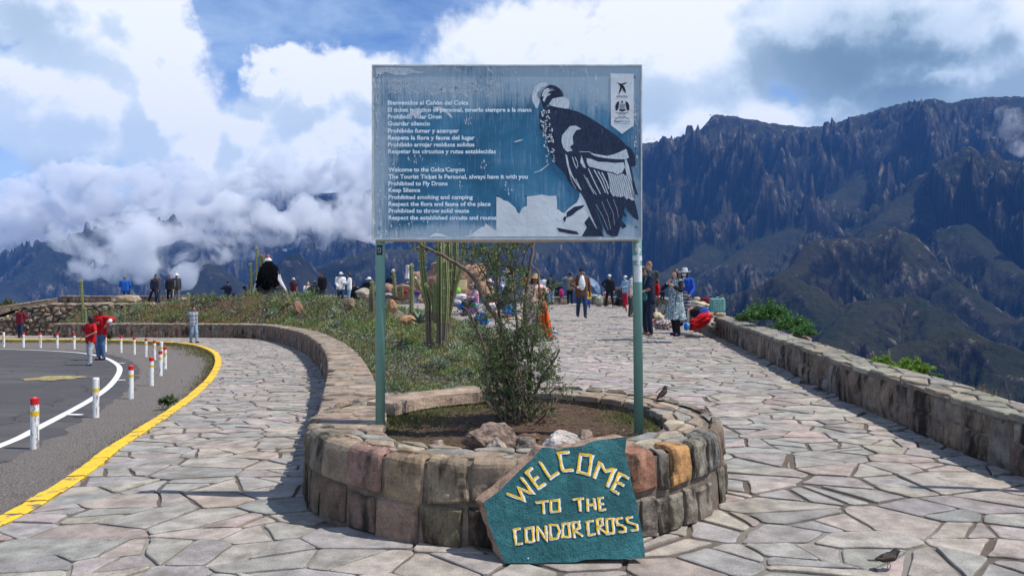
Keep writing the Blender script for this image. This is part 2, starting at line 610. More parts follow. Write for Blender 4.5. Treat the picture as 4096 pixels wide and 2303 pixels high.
# ------------------------------------------------------------------ clouds that cling to the mountain sides
def cloud_mesh(balls, voxel, seed, amp):
    bm = bmesh.new()
    for (c, r_, sq) in balls:
        mtx = Matrix.Translation(c) @ Matrix.Diagonal((r_, r_, r_ * sq, 1))
        bmesh.ops.create_icosphere(bm, subdivisions=2, radius=1.0, matrix=mtx)
    me = bpy.data.meshes.new('tmp')
    bm.to_mesh(me)
    bm.free()
    o = bpy.data.objects.new('tmp', me)
    COL.objects.link(o)
    md = o.modifiers.new('r', 'REMESH')
    md.mode = 'VOXEL'
    md.voxel_size = voxel
    dg = bpy.context.evaluated_depsgraph_get()
    ev = o.evaluated_get(dg)
    me2 = bpy.data.meshes.new_from_object(ev)
    n = len(me2.vertices)
    co = np.empty(n * 3, np.float32)
    no = np.empty(n * 3, np.float32)
    me2.vertices.foreach_get('co', co)
    me2.vertices.foreach_get('normal', no)
    co, no = co.reshape(-1, 3), no.reshape(-1, 3)
    d = np.zeros(n)
    for k, (sc_, a) in enumerate(((240.0, 1.0), (110.0, .55), (50.0, .3), (24.0, .16))):
        q = np_noise(co[:, 0] / sc_ + co[:, 1] / sc_ * .3, co[:, 2] / sc_ + co[:, 1] / sc_ * .7, seed + k)
        q2 = np_noise(co[:, 1] / sc_ + 9, co[:, 0] / sc_ - co[:, 2] / sc_, seed + 40 + k)
        d += a * (np.abs(q) + np.abs(q2) - 0.55)
    co += no * (d * amp)[:, None]
    me2.vertices.foreach_set('co', co.ravel())
    me2.update()
    bpy.data.objects.remove(o)
    bpy.data.meshes.remove(me)
    return me2

m_cloud = bpy.data.materials.new('cloud_vapour')
m_cloud.use_nodes = True
_t = NT(m_cloud.node_tree)
_t.n.clear()
_o = _t.node('ShaderNodeOutputMaterial')
_v = _t.node('ShaderNodeVolumePrincipled')
_v.inputs['Color'].default_value = (0.98, 0.985, 1.0, 1)
_g = _t.node('ShaderNodeNewGeometry')
_n = _t.noise(_g.outputs['Position'], 0.0062, 7.0, 0.66, 0.5)
m_cloud.cycles.volume_step_rate = 0.22
_t.l.new(_t.remap(_n, 0.47, 0.68, 0.0, 0.030), _v.inputs['Density'])
_v.inputs['Anisotropy'].default_value = 0.2
_t.l.new(_v.outputs[0], _o.inputs['Volume'])

m_mist = m_cloud.copy()
m_mist.name = 'thin_mist'
for _q in m_mist.node_tree.nodes:
    if _q.type == 'MAP_RANGE':
        _q.inputs[1].default_value, _q.inputs[2].default_value, _q.inputs[4].default_value = .47, .72, .009

def low_cloud(label, depth, blobs, seed, grow=1.0):
    rr = random.Random(seed)
    balls = []
    for (px, py, w, h) in blobs:
        k = max(5, int(w / 30)) if grow == 1.0 else 16
        for i in range(k):
            a = rr.uniform(-1, 1)
            b = rr.uniform(-1, 1) * math.sqrt(max(0, 1 - a * a))
            r_ = h * rr.uniform(0.8, 1.35) * (1.0 if grow == 1.0 else rr.uniform(.25, .8))
            dd = depth + rr.uniform(-1, 1) * 130
            p = at(px + a * (w - r_ * .6), py + b * (h - r_ * .5), dd)
            balls.append((p, r_ / F * depth * grow, rr.uniform(.7, 1.0) / grow ** .6))
    me = cloud_mesh(balls, depth * 0.0052, seed, depth * 0.012)
    me.materials.append(m_cloud if grow == 1.0 else m_mist)
    o = bpy.data.objects.new('low_cloud', me)
    COL.objects.link(o)
    tag(o, label, 'cloud', 'clouds clinging to the canyon sides')

low_cloud('long white cloud bank lying on the mountain behind the terrace walkers', 2400,
          [(430, 950, 200, 80), (640, 990, 280, 90), (760, 890, 300, 90), (500, 1070, 230, 55), (880, 1010, 140, 60), (660, 1090, 260, 46), (300, 1095, 130, 36), (960, 920, 220, 80), (1000, 850, 260, 80), (600, 880, 300, 80)], 1)
low_cloud('ragged cloud scraps drifting over the dark slope above the condor statue', 2700,
          [(1130, 900, 200, 50), (1060, 955, 150, 40), (1200, 860, 110, 60), (1150, 970, 70, 22), (1090, 1000, 60, 16)], 2)
low_cloud('pale cloud pressed against the slope just beside the sign board', 2900,
          [(1420, 890, 160, 70), (1320, 970, 120, 24), (1500, 830, 160, 90), (1330, 820, 170, 80)], 3)
low_cloud('grey cloud bank hiding the mountain tops at the far side', 5200,
          [(60, 900, 360, 140), (500, 830, 420, 150), (120, 1010, 260, 60), (900, 780, 380, 120), (1300, 740, 330, 120), (1600, 690, 260, 110), (200, 980, 200, 70), (1900, 600, 300, 120)], 4)
low_cloud('small wisp of cloud over the saddle beside the sign board edge', 4100,
          [(2640, 610, 90, 22), (2680, 690, 60, 30), (2600, 560, 110, 22)], 5, 1.9)
low_cloud('torn white cloud on the ridge by the rock pinnacles', 2350,
          [(4000, 450, 60, 24), (4060, 520, 50, 36), (4080, 590, 40, 40), (3960, 545, 60, 14), (4030, 490, 50, 22)], 6, 1.35)
low_cloud('thin cloud smoking over the flat topped peak', 4150,
          [(2900, 462, 70, 14), (3010, 500, 80, 14), (3130, 530, 60, 10), (2950, 520, 60, 16)], 7, 2.0)

# ------------------------------------------------------------------ plan of the place
def resample(pts, n):
    P = np.array(pts, float)
    d = np.concatenate([[0], np.cumsum(np.hypot(*(P[1:] - P[:-1]).T))])
    t = np.linspace(0, d[-1], n)
    return np.stack([np.interp(t, d, P[:, 0]), np.interp(t, d, P[:, 1])], 1)

def smooth_curve(pts, n):
    """Catmull-Rom through the points, evenly resampled"""
    P = [Vector((*p, 0)) for p in pts]
    P = [2 * P[0] - P[1]] + P + [2 * P[-1] - P[-2]]
    out = []
    for i in range(1, len(P) - 2):
        for k in range(12):
            t = k / 12
            p0, p1, p2, p3 = P[i - 1:i + 3]
            v = 0.5 * ((2 * p1) + (p2 - p0) * t + (2 * p0 - 5 * p1 + 4 * p2 - p3) * t * t + (3 * p1 - p0 - 3 * p2 + p3) * t ** 3)
            out.append((v.x, v.y))
    out.append((P[-2].x, P[-2].y))
    return resample(out, n)

def lane(y):
    return np.minimum(0.0, 0.18 - 0.04 * y)

def road_z(y):
    return 0.04 - 0.04 * y

KERB = smooth_curve([(-3.2, -3.0), (-3.25, 1.0), (-3.33, 3.5), (-3.37, 5.05), (-3.5, 5.85), (-3.72, 6.8), (-3.95, 7.6), (-4.24, 8.85), (-4.62, 10.48), (-5.18, 12.57), (-5.99, 15.3), (-7.5, 19.6),
                     (-9.4, 24.1), (-11.8, 28.3), (-14.2, 30.6), (-17, 31.9), (-21.7, 32.5), (-30, 32.8), (-40, 33)], 260)
WALL_O = smooth_curve([(-1.42, 5.35), (-1.50, 6.0), (-1.83, 7.55), (-2.49, 10.5), (-3.42, 14.15), (-4.77, 18.7), (-6.7, 24.3), (-9.2, 30.0), (-10.9, 32.9), (-13.0, 34.0), (-15.5, 34.3), (-17.8, 34.4), (-20.6, 34.5)], 220)
PARA_I = smooth_curve([(4.25, -3), (4.15, 1), (4.08, 4), (4.07, 6.2), (4.07, 7.0), (4.17, 8.2), (4.24, 9.4), (4.46, 11.5), (4.78, 14.3), (5.5, 21.1), (6.4, 28), (7.0, 34), (7.6, 41.6)], 220)
GARDEN_R = smooth_curve([(0.95, 6.9), (0.62, 7.8), (0.35, 9.2), (0.05, 12), (-.2, 16), (-.5, 20), (-1.5, 24), (-3.4, 29), (-5.6, 33), (-8, 36.4)], 120)
RC, RO, RI = (0.02, 6.08), 1.58, 1.16

def coping_z(y):
    return np.minimum(0.5, 0.728 - 0.038 * y)

def offset_curve(P, w):
    T = np.gradient(P, axis=0)
    T /= np.hypot(T[:, 0], T[:, 1])[:, None]
    N = np.stack([T[:, 1], -T[:, 0]], 1)        # right-hand side of travel
    return P + N * w, N, T

def seg_dist(X, Y, P):
    best = np.full(np.shape(X), 1e9)
    for a, b in zip(P[:-1], P[1:]):
        d = b - a
        t = np.clip(((X - a[0]) * d[0] + (Y - a[1]) * d[1]) / (d @ d), 0, 1)
        best = np.minimum(best, np.hypot(X - a[0] - t * d[0], Y - a[1] - t * d[1]))
    return best

def in_poly(X, Y, P):
    c = np.zeros(np.shape(X), bool)
    n = len(P)
    for i in range(n):
        x1, y1 = P[i]
        x2, y2 = P[(i + 1) % n]
        if y1 == y2:
            continue
        m = ((y1 > Y) != (y2 > Y)) & (X < (x2 - x1) * (Y - y1) / (y2 - y1) + x1)
        c ^= m
    return c

def sm(x):
    x = np.clip(x, 0, 1)
    return x * x * (3 - 2 * x)

WALL_C = offset_curve(WALL_O, 0.25)[0]
_wc = WALL_C[::4]
_gr = GARDEN_R[::3]

def garden_z(X, Y):
    dw = seg_dist(X, Y, _wc)
    dr = seg_dist(X, Y, _gr)
    zw = coping_z(Y) - 0.10
    zt = 0.42 + 0.004 * (Y - 8) - sm((-14.5 - X) / 5.0) * 0.75
    rise = np.interp(Y, [6, 20, 30, 36], [3.0, 5.0, 3.4, 2.2])
    z = zw + (zt - zw) * sm(dw / rise)
    z = 0.05 + (z - 0.05) * sm((dr + .15) / np.interp(Y, [7, 12, 30], [0.7, 2.2, 2.6]))
    out = X > np.interp(Y, GARDEN_R[:, 1], GARDEN_R[:, 0])
    z = np.where(out & (Y > 6.9), .05 - dr * 1.2, z)
    return z + 0.035 * fbm(X / .7, Y / .7, 4, 5)

# ------------------------------------------------------------------ irregular stone cells
def voronoi(x0, x1, y0, y1, cell, ax=1.0, ay=1.0, seed=0, jit=0.42, drop=0.12):
    """irregular polygons over a rectangle"""
    rr = np.random.default_rng(seed)
    cx, cy = cell * ax, cell * ay
    nx, ny = max(1, int(math.ceil((x1 - x0) / cx))), max(1, int(math.ceil((y1 - y0) / cy)))
    S = {}
    for i in range(-2, nx + 2):
        for j in range(-2, ny + 2):
            q = rr.random(3)
            if q[2] < drop and 0 <= i < nx and 0 <= j < ny:
                continue
            S[(i, j)] = (x0 + (i + .5 + (j % 2) * .35 + (q[0] * 2 - 1) * jit) * cx, y0 + (j + .5 + (q[1] * 2 - 1) * jit) * cy)
    out = []
    for i in range(0, nx):
        for j in range(0, ny):
            if (i, j) not in S:
                continue
            s = S[(i, j)]
            poly = [(s[0] - 3 * cx, s[1] - 3 * cy), (s[0] + 3 * cx, s[1] - 3 * cy), (s[0] + 3 * cx, s[1] + 3 * cy), (s[0] - 3 * cx, s[1] + 3 * cy)]
            for di in (0, -1, 1, -2, 2, -3, 3):
                for dj in (0, -1, 1, -2, 2):
                    if (di, dj) == (0, 0) or (i + di, j + dj) not in S:
                        continue
                    o = S[(i + di, j + dj)]
                    nxv, nyv = (o[0] - s[0]) / (ax * ax), (o[1] - s[1]) / (ay * ay)
                    mx, my = (o[0] + s[0]) / 2, (o[1] + s[1]) / 2
                    poly = clip(poly, nxv, nyv, nxv * mx + nyv * my)
                    if not poly:
                        break
                if not poly:
                    break
            if poly and len(poly) >= 3:
                out.append(poly)
    return out

def clip(poly, nx, ny, c):
    """keep nx*x+ny*y <= c"""
    res = []
    n = len(poly)
    for k in range(n):
        p, q = poly[k], poly[(k + 1) % n]
        dp, dq = nx * p[0] + ny * p[1] - c, nx * q[0] + ny * q[1] - c
        if dp <= 0:
            res.append(p)
        if (dp < 0 < dq) or (dq < 0 < dp):
            t = dp / (dp - dq)
            res.append((p[0] + (q[0] - p[0]) * t, p[1] + (q[1] - p[1]) * t))
    return res

def poly_area(P):
    return 0.5 * sum(P[i][0] * P[(i + 1) % len(P)][1] - P[(i + 1) % len(P)][0] * P[i][1] for i in range(len(P)))

def shrink(poly, g):
    """inset by clipping with every edge moved inwards"""
    n = len(poly)
    res = list(poly)
    for k in range(n):
        p, q = poly[k], poly[(k + 1) % n]
        ex, ey = q[0] - p[0], q[1] - p[1]
        L = math.hypot(ex, ey)
        if L < 1e-5:
            continue
        nx, ny = ey / L, -ex / L
        res = clip(res, nx, ny, nx * p[0] + ny * p[1] - g)
        if len(res) < 3:
            return None
    return res

def rough_poly(poly, rr, amp, maxe=0.16):
    """edges broken up a little, corners nicked"""
    out = []
    n = len(poly)
    for k in range(n):
        p, q = poly[k], poly[(k + 1) % n]
        ex, ey = q[0] - p[0], q[1] - p[1]
        L = math.hypot(ex, ey)
        if L < 0.012:
            continue
        c = min(0.25, 0.018 / L)
        out.append((p[0] + ex * c, p[1] + ey * c))
        m = int(L / maxe)
        for j in range(m):
            t = (j + 1) / (m + 1)
            o = rr.uniform(-amp, amp * .4)
            out.append((p[0] + ex * t + ey / L * o, p[1] + ey * t - ex / L * o))
        out.append((p[0] + ex * (1 - c), p[1] + ey * (1 - c)))
    return out

def slab(poly, zf, rr, th=0.03, bev=0.008, fmap=None, dome=0.0):
    """thin stone from a plan polygon; fmap maps (a, b, height) to the world"""
    n = len(poly)
    cx, cy = sum(p[0] for p in poly) / n, sum(p[1] for p in poly) / n
    tx, ty = rr.uniform(-.012, .012), rr.uniform(-.012, .012)
    vs = []

    def put(a, b, h):
        if fmap:
            vs.append(fmap(a, b, h + (a - cx) * tx + (b - cy) * ty))
        else:
            vs.append((a, b, float(zf(a, b)) + h + (a - cx) * tx + (b - cy) * ty))
    s = math.sqrt(abs(poly_area(poly))) + 1e-6
    k = 1 - min(.3, bev / s * 2.2)
    for p in poly:
        put(cx + (p[0] - cx) * k, cy + (p[1] - cy) * k, dome * .8)
    for p in poly:
        put(p[0], p[1], -bev * .8)
    for p in poly:
        put(p[0], p[1], -th)
    fs = []
    if dome:
        put(cx, cy, dome)
        c = len(vs) - 1
        fs += [(i, (i + 1) % n, c) for i in range(n)]
    else:
        fs.append(tuple(range(n)))
    for r_ in (0, 1):
        for i in range(n):
            j = (i + 1) % n
            fs.append((r_ * n + i, (r_ + 1) * n + i, (r_ + 1) * n + j, r_ * n + j))
    return vs, fs

def emit(name, items, mat, parent, limit=300, smooth=False, rest=None):
    """items: (verts, faces, colour, weight). The largest become single parts, the others one joined part"""
    items = sorted(items, key=lambda t: -t[3])
    for vs, fs, c, w in items[:limit]:
        mesh_obj(name, vs, fs, mat, parent, smooth=smooth, col=[c] * len(vs))
    if len(items) > limit:
        mb = MB()
        for vs, fs, c, w in items[limit:]:
            mb.add(vs, fs, 0, c)
        mb.build(rest or ('far_' + name + 's'), mat, parent, smooth=smooth, kind='stuff')

def view_weight(vs, scale=1.0):
    P = np.array(vs)
    c = P.mean(0)
    if c[1] < 1.0:
        return 0
    px, py = CX + c[0] / c[1] * F, YH - (c[2] - EYE) / c[1] * F
    inside = -150 < px < 4250 and py < 2420
    ext = (P.max(0) - P.min(0))
    a = max(ext[0], 1e-3) * max(ext[2] + ext[1] * abs(c[2] - EYE) / c[1], 1e-4) / (c[1] ** 2)
    return a * (1.0 if inside else 1e-4)

m_flag = attr_mat('flagstone', 0.82, 6.0, .30, 110.0, 1.0, .010, stain=(.14, .115, .09), stain_scale=3.5, stain_lo=.50, stain_hi=.80)
m_wall = attr_mat('wall_stone', 0.93, 7.0, .35, 70.0, .8, .014, stain=(.028, .022, .018), stain_scale=5.0, stain_lo=.47, stain_hi=.64, vert=True)
m_cope = attr_mat('coping_stone', 0.9, 6.0, .30, 70.0, .7, .012, stain=(.10, .09, .07), stain_scale=4.0, stain_lo=.52, stain_hi=.75)

FLAG_COLS = [(c[0] * 1.13, c[1] * 1.04, c[2] * .965) for c in [(.29, .285, .275), (.275, .28, .275), (.31, .30, .28), (.26, .27, .27), (.31, .275, .26), (.30, .285, .27), (.28, .28, .275), (.25, .26, .255), (.325, .31, .285)]]

def ground_all(x, y):
    return lane(y) if x < -1.2 else 0.0

def vary(c, rr, k=.12):
    f = 1 + rr.uniform(-k, k)
    return tuple(max(0.005, v * f * (1 + rr.uniform(-.03, .03))) for v in c)

def build_paving():
    rr = random.Random(5)
    region_r = [(-1.2, -3), (-1.2, 4.8), (0.0, 6.0), *[tuple(p) for p in GARDEN_R], (-13, 36.5), (-13, 43.5), (8.6, 43.5), *[tuple(p) for p in offset_curve(PARA_I, 0.1)[0][::-1]]]
    region_l = [tuple(p) for p in KERB] + [(-40, 37), (-14, 37.3)] + [tuple(p) for p in WALL_C[::-1]] + [(-1.2, 4.6), (-1.2, -3)]
    hi = empty('walkway_paving', (0, 0, 0), kind='structure')
    lo = empty('lane_paving', (0, 0, 0), kind='structure')
    cells = []
    for c in voronoi(-26, 9, -.5, 43.5, 0.35, 1.12, 0.82, 3, jit=.52, drop=.22):
        ar = abs(poly_area(c))
        if ar > .09 and rr.random() < min(.8, ar * 3.8):      # big ones are broken in two by a crooked line
            mx, my = sum(p[0] for p in c) / len(c), sum(p[1] for p in c) / len(c)
            an = rr.uniform(0, math.pi)
            nx, ny = math.cos(an), math.sin(an)
            q = nx * mx + ny * my + rr.uniform(-.06, .06)
            for h in (clip(c, nx, ny, q), clip(c, -nx, -ny, -q)):
                if len(h) > 2 and abs(poly_area(h)) > .008:
                    cells.append(h)
        else:
            cells.append(c)
    C = np.array([(sum(p[0] for p in c) / len(c), sum(p[1] for p in c) / len(c)) for c in cells])
    inr = in_poly(C[:, 0], C[:, 1], np.array(region_r)) & (np.hypot(C[:, 0] - RC[0], C[:, 1] - RC[1]) > 1.35)
    inl = in_poly(C[:, 0], C[:, 1], np.array(region_l)) & ~inr
    kseg = KERB
    items = {'r': [], 'l': []}
    for idx, poly in enumerate(cells):
        x, y = C[idx]
        if not (inr[idx] or inl[idx]):
            if x < -3 and y < 34:
                d = np.hypot(kseg[:, 0] - x, kseg[:, 1] - y)
                if d.min() > .6:
                    continue
            else:
                continue
        if not inr[idx]:
            d = np.hypot(kseg[:, 0] - x, kseg[:, 1] - y)
            k = int(d.argmin())
            if d[k] < 1.0:
                k = min(max(k, 1), len(kseg) - 2)
                t = kseg[k + 1] - kseg[k - 1]
                nx, ny = -t[1], t[0]               # left of travel is the road side
                poly = clip(poly, nx, ny, nx * kseg[k][0] + ny * kseg[k][1] - 0.02 * math.hypot(nx, ny))
                if len(poly) < 3 or abs(poly_area(poly)) < .004:
                    continue
        if inr[idx] or inl[idx]:
            pass
        g = rr.choice([rr.uniform(.005, .012), rr.uniform(.008, .030)]) if y < 14 else rr.uniform(.012, .026)
        if y < 5.0 and x < -.6:
            g *= .6
        p2 = shrink(poly, g)
        if not p2 or abs(poly_area(p2)) < .003:
            continue
        far = y > 16
        p2 = rough_poly(p2, rr, .012 if not far else .006, .15 if not far else .4)
        if len(p2) < 3:
            continue
        base = rr.choice(FLAG_COLS)
        warm = mnoise.noise(Vector((x * .35, y * .35, 4)))
        if y < 5.2 and x < 1:
            warm += .25
        if warm > .22 and rr.random() < .42:
            base = rr.choice([(.38, .32, .295), (.36, .31, .29), (.39, .35, .32)])
        h = rr.uniform(-.004, .006)
        side = 'r' if inr[idx] else 'l'
        zf = (lambda a, b, h=h: h) if side == 'r' else (lambda a, b, h=h: lane(b) + h)
        vs, fs = slab(p2, zf, rr, .03, .006 if not far else .003)
        items[side].append((vs, fs, vary(base, rr, .13), view_weight(vs)))
    emit('flagstone', items['r'], m_flag, hi)
    emit('flagstone', items['l'], m_flag, lo)
    m, t, b = new_mat('joint_earth')
    geo = t.node('ShaderNodeNewGeometry')
    pos = geo.outputs['Position']
    n = t.noise(pos, 9.0, 6.0, .6)
    n2 = t.noise(pos, .8, 4.0, .55)
    c = t.mix(n, (.06, .048, .038), (.17, .135, .11))
    s = t.node('ShaderNodeSeparateXYZ')
    t.l.new(pos, s.inputs[0])
    near = t.math('MULTIPLY', t.remap(s.outputs[1], 5.6, 4.6), t.remap(s.outputs[0], -.4, -1.2))
    nearr = t.math('MULTIPLY', t.remap(s.outputs[1], 5.3, 4.7), t.remap(s.outputs[0], 1.0, 1.6))
    near = t.math('MAXIMUM', near, t.math('MULTIPLY', nearr, .8))
    near = t.math('MULTIPLY', near, t.remap(n2, .35, .55))
    c = t.mix(near, c, (.24, .225, .195))
    t.l.new(c, b.inputs['Base Color'])
    b.inputs['Roughness'].default_value = .95
    bump(t, b, n, .6, .008)
    A = resample(KERB, 200)
    B = resample(np.concatenate([[(0, -3), (0, 4.4)], WALL_C[6:], [(-26, 36.9), (-40, 37.0)]]), 200)
    vs, fs = [], []
    K = 14
    for i in range(200):
        for j in range(K + 1):
            q = A[i] + (B[i] - A[i]) * j / K
            vs.append((q[0], q[1], float(lane(q[1])) - .014))
    for i in range(199):
        for j in range(K):
            a = i * (K + 1) + j
            fs.append((a, a + 1, a + K + 2, a + K + 1))
    mesh_obj('joint_mortar', vs, fs, m, lo)
    L = resample(np.concatenate([[(-.4, -3), (-.4, 5.6)], GARDEN_R[10:], [(-9, 36.5), (-13, 37), (-13, 43.5)]]), 120)
    Rr = resample(np.concatenate([offset_curve(PARA_I, .1)[0], [(8.0, 43.5)]]), 120)
    vs, fs = [], []
    for i in range(120):
        for j in range(9):
            q = L[i] + (Rr[i] - L[i]) * j / 8
            vs.append((q[0], q[1], -.0135))
    for i in range(119):
        for j in range(8):
            a = i * 9 + j
            fs.append((a, a + 1, a + 10, a + 9))
    mesh_obj('joint_mortar', vs, fs, m, hi)

build_paving()

# ------------------------------------------------------------------ kerb, road, gravel
def build_road():
    kb = empty('kerb', (0, 0, 0), kind='structure')
    m, t, b = new_mat('kerb_paint')
    geo = t.node('ShaderNodeNewGeometry')
    pos = geo.outputs['Position']
    s = t.node('ShaderNodeSeparateXYZ')
    t.l.new(geo.outputs['Normal'], s.inputs[0])
    n = t.noise(pos, 7.0, 7.0, .65)
    n2 = t.noise(pos, 40.0, 5.0, .7)
    paint = t.mix(n2, (.74, .43, .012), (.85, .55, .03))
    bare = t.mix(n2, (.13, .11, .085), (.25, .21, .16))
    wear = t.remap(t.math('ADD', n, t.math('MULTIPLY', t.math('SUBTRACT', n2, .5), .5)), .57, .63)
    c = t.mix(wear, paint, bare)
    dirt = t.math('MULTIPLY', t.remap(s.outputs[2], .7, .3), t.remap(n, .32, .62))
    c = t.mix(dirt, c, (.20, .13, .05))
    t.l.new(c, b.inputs['Base Color'])
    b.inputs['Roughness'].default_value = .6
    bump(t, b, t.math('ADD', n, n2), .5, .006)
    rr = random.Random(9)
    seg = resample(KERB, 900)
    inn, N, T = offset_curve(seg, 0.0)
    i = 0
    dist = np.concatenate([[0], np.cumsum(np.hypot(*(seg[1:] - seg[:-1]).T))])
    step = dist[1]
    while i < 895:
        L = rr.uniform(.32, .7)
        k = min(899, i + max(2, int(L / step)))
        if seg[i][1] > 1.0:
            idx = np.linspace(i, k, 5)
            gap = .006
            vs, fs = [], []
            h = rr.uniform(-.004, .006)
            wv = rr.uniform(-.008, .008)
            for q, fi in enumerate(idx):
                a = int(fi)
                a2 = min(899, a + 1)
                p = seg[a] + (seg[a2] - seg[a]) * (fi - a)
                tq = T[a]
                if q == 0:
                    p = p + tq * gap
                if q == 4:
                    p = p - tq * gap
                nn = N[a]
                zt = float(lane(p[1])) + .016 + h
                zb = float(road_z(p[1])) - .06
                jit = rr.uniform(-.006, .006)
                for (o, z) in ((.075, zt - .05), (.075 + wv, zt - .006), (.062, zt), (-.062 + jit, zt), (-.078 + jit, zt - .012), (-.082 + jit, zb)):
                    vs.append((p[0] + nn[0] * o, p[1] + nn[1] * o, z))
            for q in range(4):
                for r_ in range(5):
                    a = q * 6 + r_
                    fs.append((a, a + 6, a + 7, a + 1))
            fs.append((0, 1, 2, 3, 4, 5))
            fs.append((29, 28, 27, 26, 25, 24))
            mesh_obj('kerb_stone', vs, fs, m, kb)
        i = k

    m, t, b = new_mat('asphalt')
    geo = t.node('ShaderNodeNewGeometry')
    pos = geo.outputs['Position']
    n = t.noise(pos, 1.2, 6.0, .6)
    n2 = t.noise(pos, 90.0, 4.0, .7)
    c = t.mix(n, (.055, .053, .056), (.085, .08, .082))
    c = t.mix(t.remap(n2, .55, .8), c, (.15, .14, .14))
    lane_m = t.noise(t.vmath('MULTIPLY', pos, (.25, .9, 1)), 1.1, 4.0, .5)
    c = t.mix(t.remap(lane_m, .5, .68, 0, .6), c, (.125, .112, .105))
    cr = t.node('ShaderNodeTexVoronoi', feature='DISTANCE_TO_EDGE')
    cr.inputs['Scale'].default_value = .55
    t.l.new(t.vmath('ADD', pos, t.vmath('MULTIPLY', t.noise(pos, 2.5, 5.0, .65, 0, True), (.7, .7, 0))), cr.inputs['Vector'])
    c = t.mix(t.remap(cr.outputs['Distance'], .010, .003, 0, .8), c, (.018, .017, .017))
    dst = t.noise(pos, 3.5, 7.0, .7)
    c = t.mix(t.remap(dst, .56, .74, 0, .55), c, (.20, .17, .145))
    t.l.new(c, b.inputs['Base Color'])
    b.inputs['Roughness'].default_value = .88
    bump(t, b, n2, .4, .004)
    K = resample(KERB[KERB[:, 1] < 33.5], 160)
    vs, fs = [], []
    W = 12
    for i in range(160):
        x0, y0 = K[i]
        for j in range(W + 1):
            x = x0 + (-46 - x0) * (j / W) ** 1.6
            vs.append((x, y0, road_z(y0)))
    for i in range(159):
        for j in range(W):
            a = i * (W + 1) + j
            fs.append((a, a + W + 1, a + W + 2, a + 1))
    mesh_obj('road', vs, fs, m, kind='structure')

    line = smooth_curve([(-4.9, 4.0), (-5.3, 6.2), (-5.7, 8.59), (-6.06, 9.86), (-7.0, 12.78), (-8.0, 15.35), (-9.5, 18.6), (-10.8, 20.9), (-12.5, 23.4), (-14.4, 25.5), (-16.8, 27), (-19.5, 27.7), (-25, 28.2), (-40, 28.5)], 260)
    g0 = offset_curve(line, .42)[0]
    g1 = resample(KERB[(KERB[:, 1] > 3.0)], 260)
    m2, t, b = new_mat('shoulder_gravel')
    geo = t.node('ShaderNodeNewGeometry')
    pos = geo.outputs['Position']
    n = t.noise(pos, 2.2, 6.0, .6)
    n2 = t.noise(pos, 55.0, 5.0, .75)
    vo = t.node('ShaderNodeTexVoronoi')
    vo.inputs['Scale'].default_value = 42.0
    t.l.new(pos, vo.inputs['Vector'])
    c = t.mix(t.remap(n2, .35, .68), (.06, .05, .045), (.34, .30, .27))
    c = t.mix(t.remap(n, .35, .65, 0, .5), c, (.20, .175, .155))
    t.l.new(c, b.inputs['Base Color'])
    b.inputs['Roughness'].default_value = .95
    bump(t, b, t.math('ADD', n2, t.math('MULTIPLY', vo.outputs['Distance'], 1.2)), 1.0, .02)
    vs, fs = [], []
    for i in range(260):
        for j in range(7):
            q = g0[i] + (g1[i] - g0[i]) * j / 6
            e = 0.16 * mnoise.fractal(Vector((q[0] * 2, q[1] * 2, 0)), 1.0, 2.0, 4) if j == 0 else 0
            bank = .05 * max(0, (j - 4) / 2) ** 2
            vs.append((q[0] + e, q[1], float(road_z(q[1])) + .004 + bank))
    for i in range(259):
        for j in range(6):
            a = i * 7 + j
            fs.append((a, a + 1, a + 8, a + 7))
    mesh_obj('gravel_shoulder', vs, fs, m2, kind='structure')
    m3, t, b = new_mat('line_paint')
    geo = t.node('ShaderNodeNewGeometry')
    n = t.noise(geo.outputs['Position'], 30.0, 6.0, .7)
    c = t.mix(t.remap(n, .60, .70), (.72, .72, .70), (.14, .13, .13))
    t.l.new(c, b.inputs['Base Color'])
    b.inputs['Roughness'].default_value = .6
    a0, a1 = offset_curve(line, -.06)[0], offset_curve(line, .06)[0]
    vs, fs = [], []
    for i in range(260):
        for q in (a0[i], a1[i]):
            vs.append((q[0], q[1], float(road_z(q[1])) + .008))
    for i in range(259):
        a = 2 * i
        fs.append((a, a + 1, a + 3, a + 2))
    mk = mesh_obj('road_line', vs, fs, m3, kind='structure')
    m4 = M('faded_yellow_paint', (.30, .25, .11), .8, .5, 9)
    def blotch(name, px, py, w, h, mat, seed):
        tt = (py - YH) / F
        y = 1.56 / (tt - .04)
        x = (px - CX) / F * y
        r2 = random.Random(seed)
        pts = []
        for k in range(18):
            a = 2 * math.pi * k / 18
            q = 1 + r2.uniform(-.22, .22)
            xx, yy = x + math.cos(a) * w * q, y + math.sin(a) * h * q
            pts.append((xx, yy, float(road_z(yy)) + .012))
        mesh_obj(name, pts, [tuple(range(18))], mat, kind='structure')
    blotch('faded_paint_patch', 215, 1513, .55, .55, m4, 1)
    blotch('road_marking', 487, 1453, .10, .08, m3, 2)
    blotch('road_marking', 484, 1521, .10, .08, m3, 3)
    blotch('road_marking', 300, 1660, .13, .07, m3, 4)

build_road()

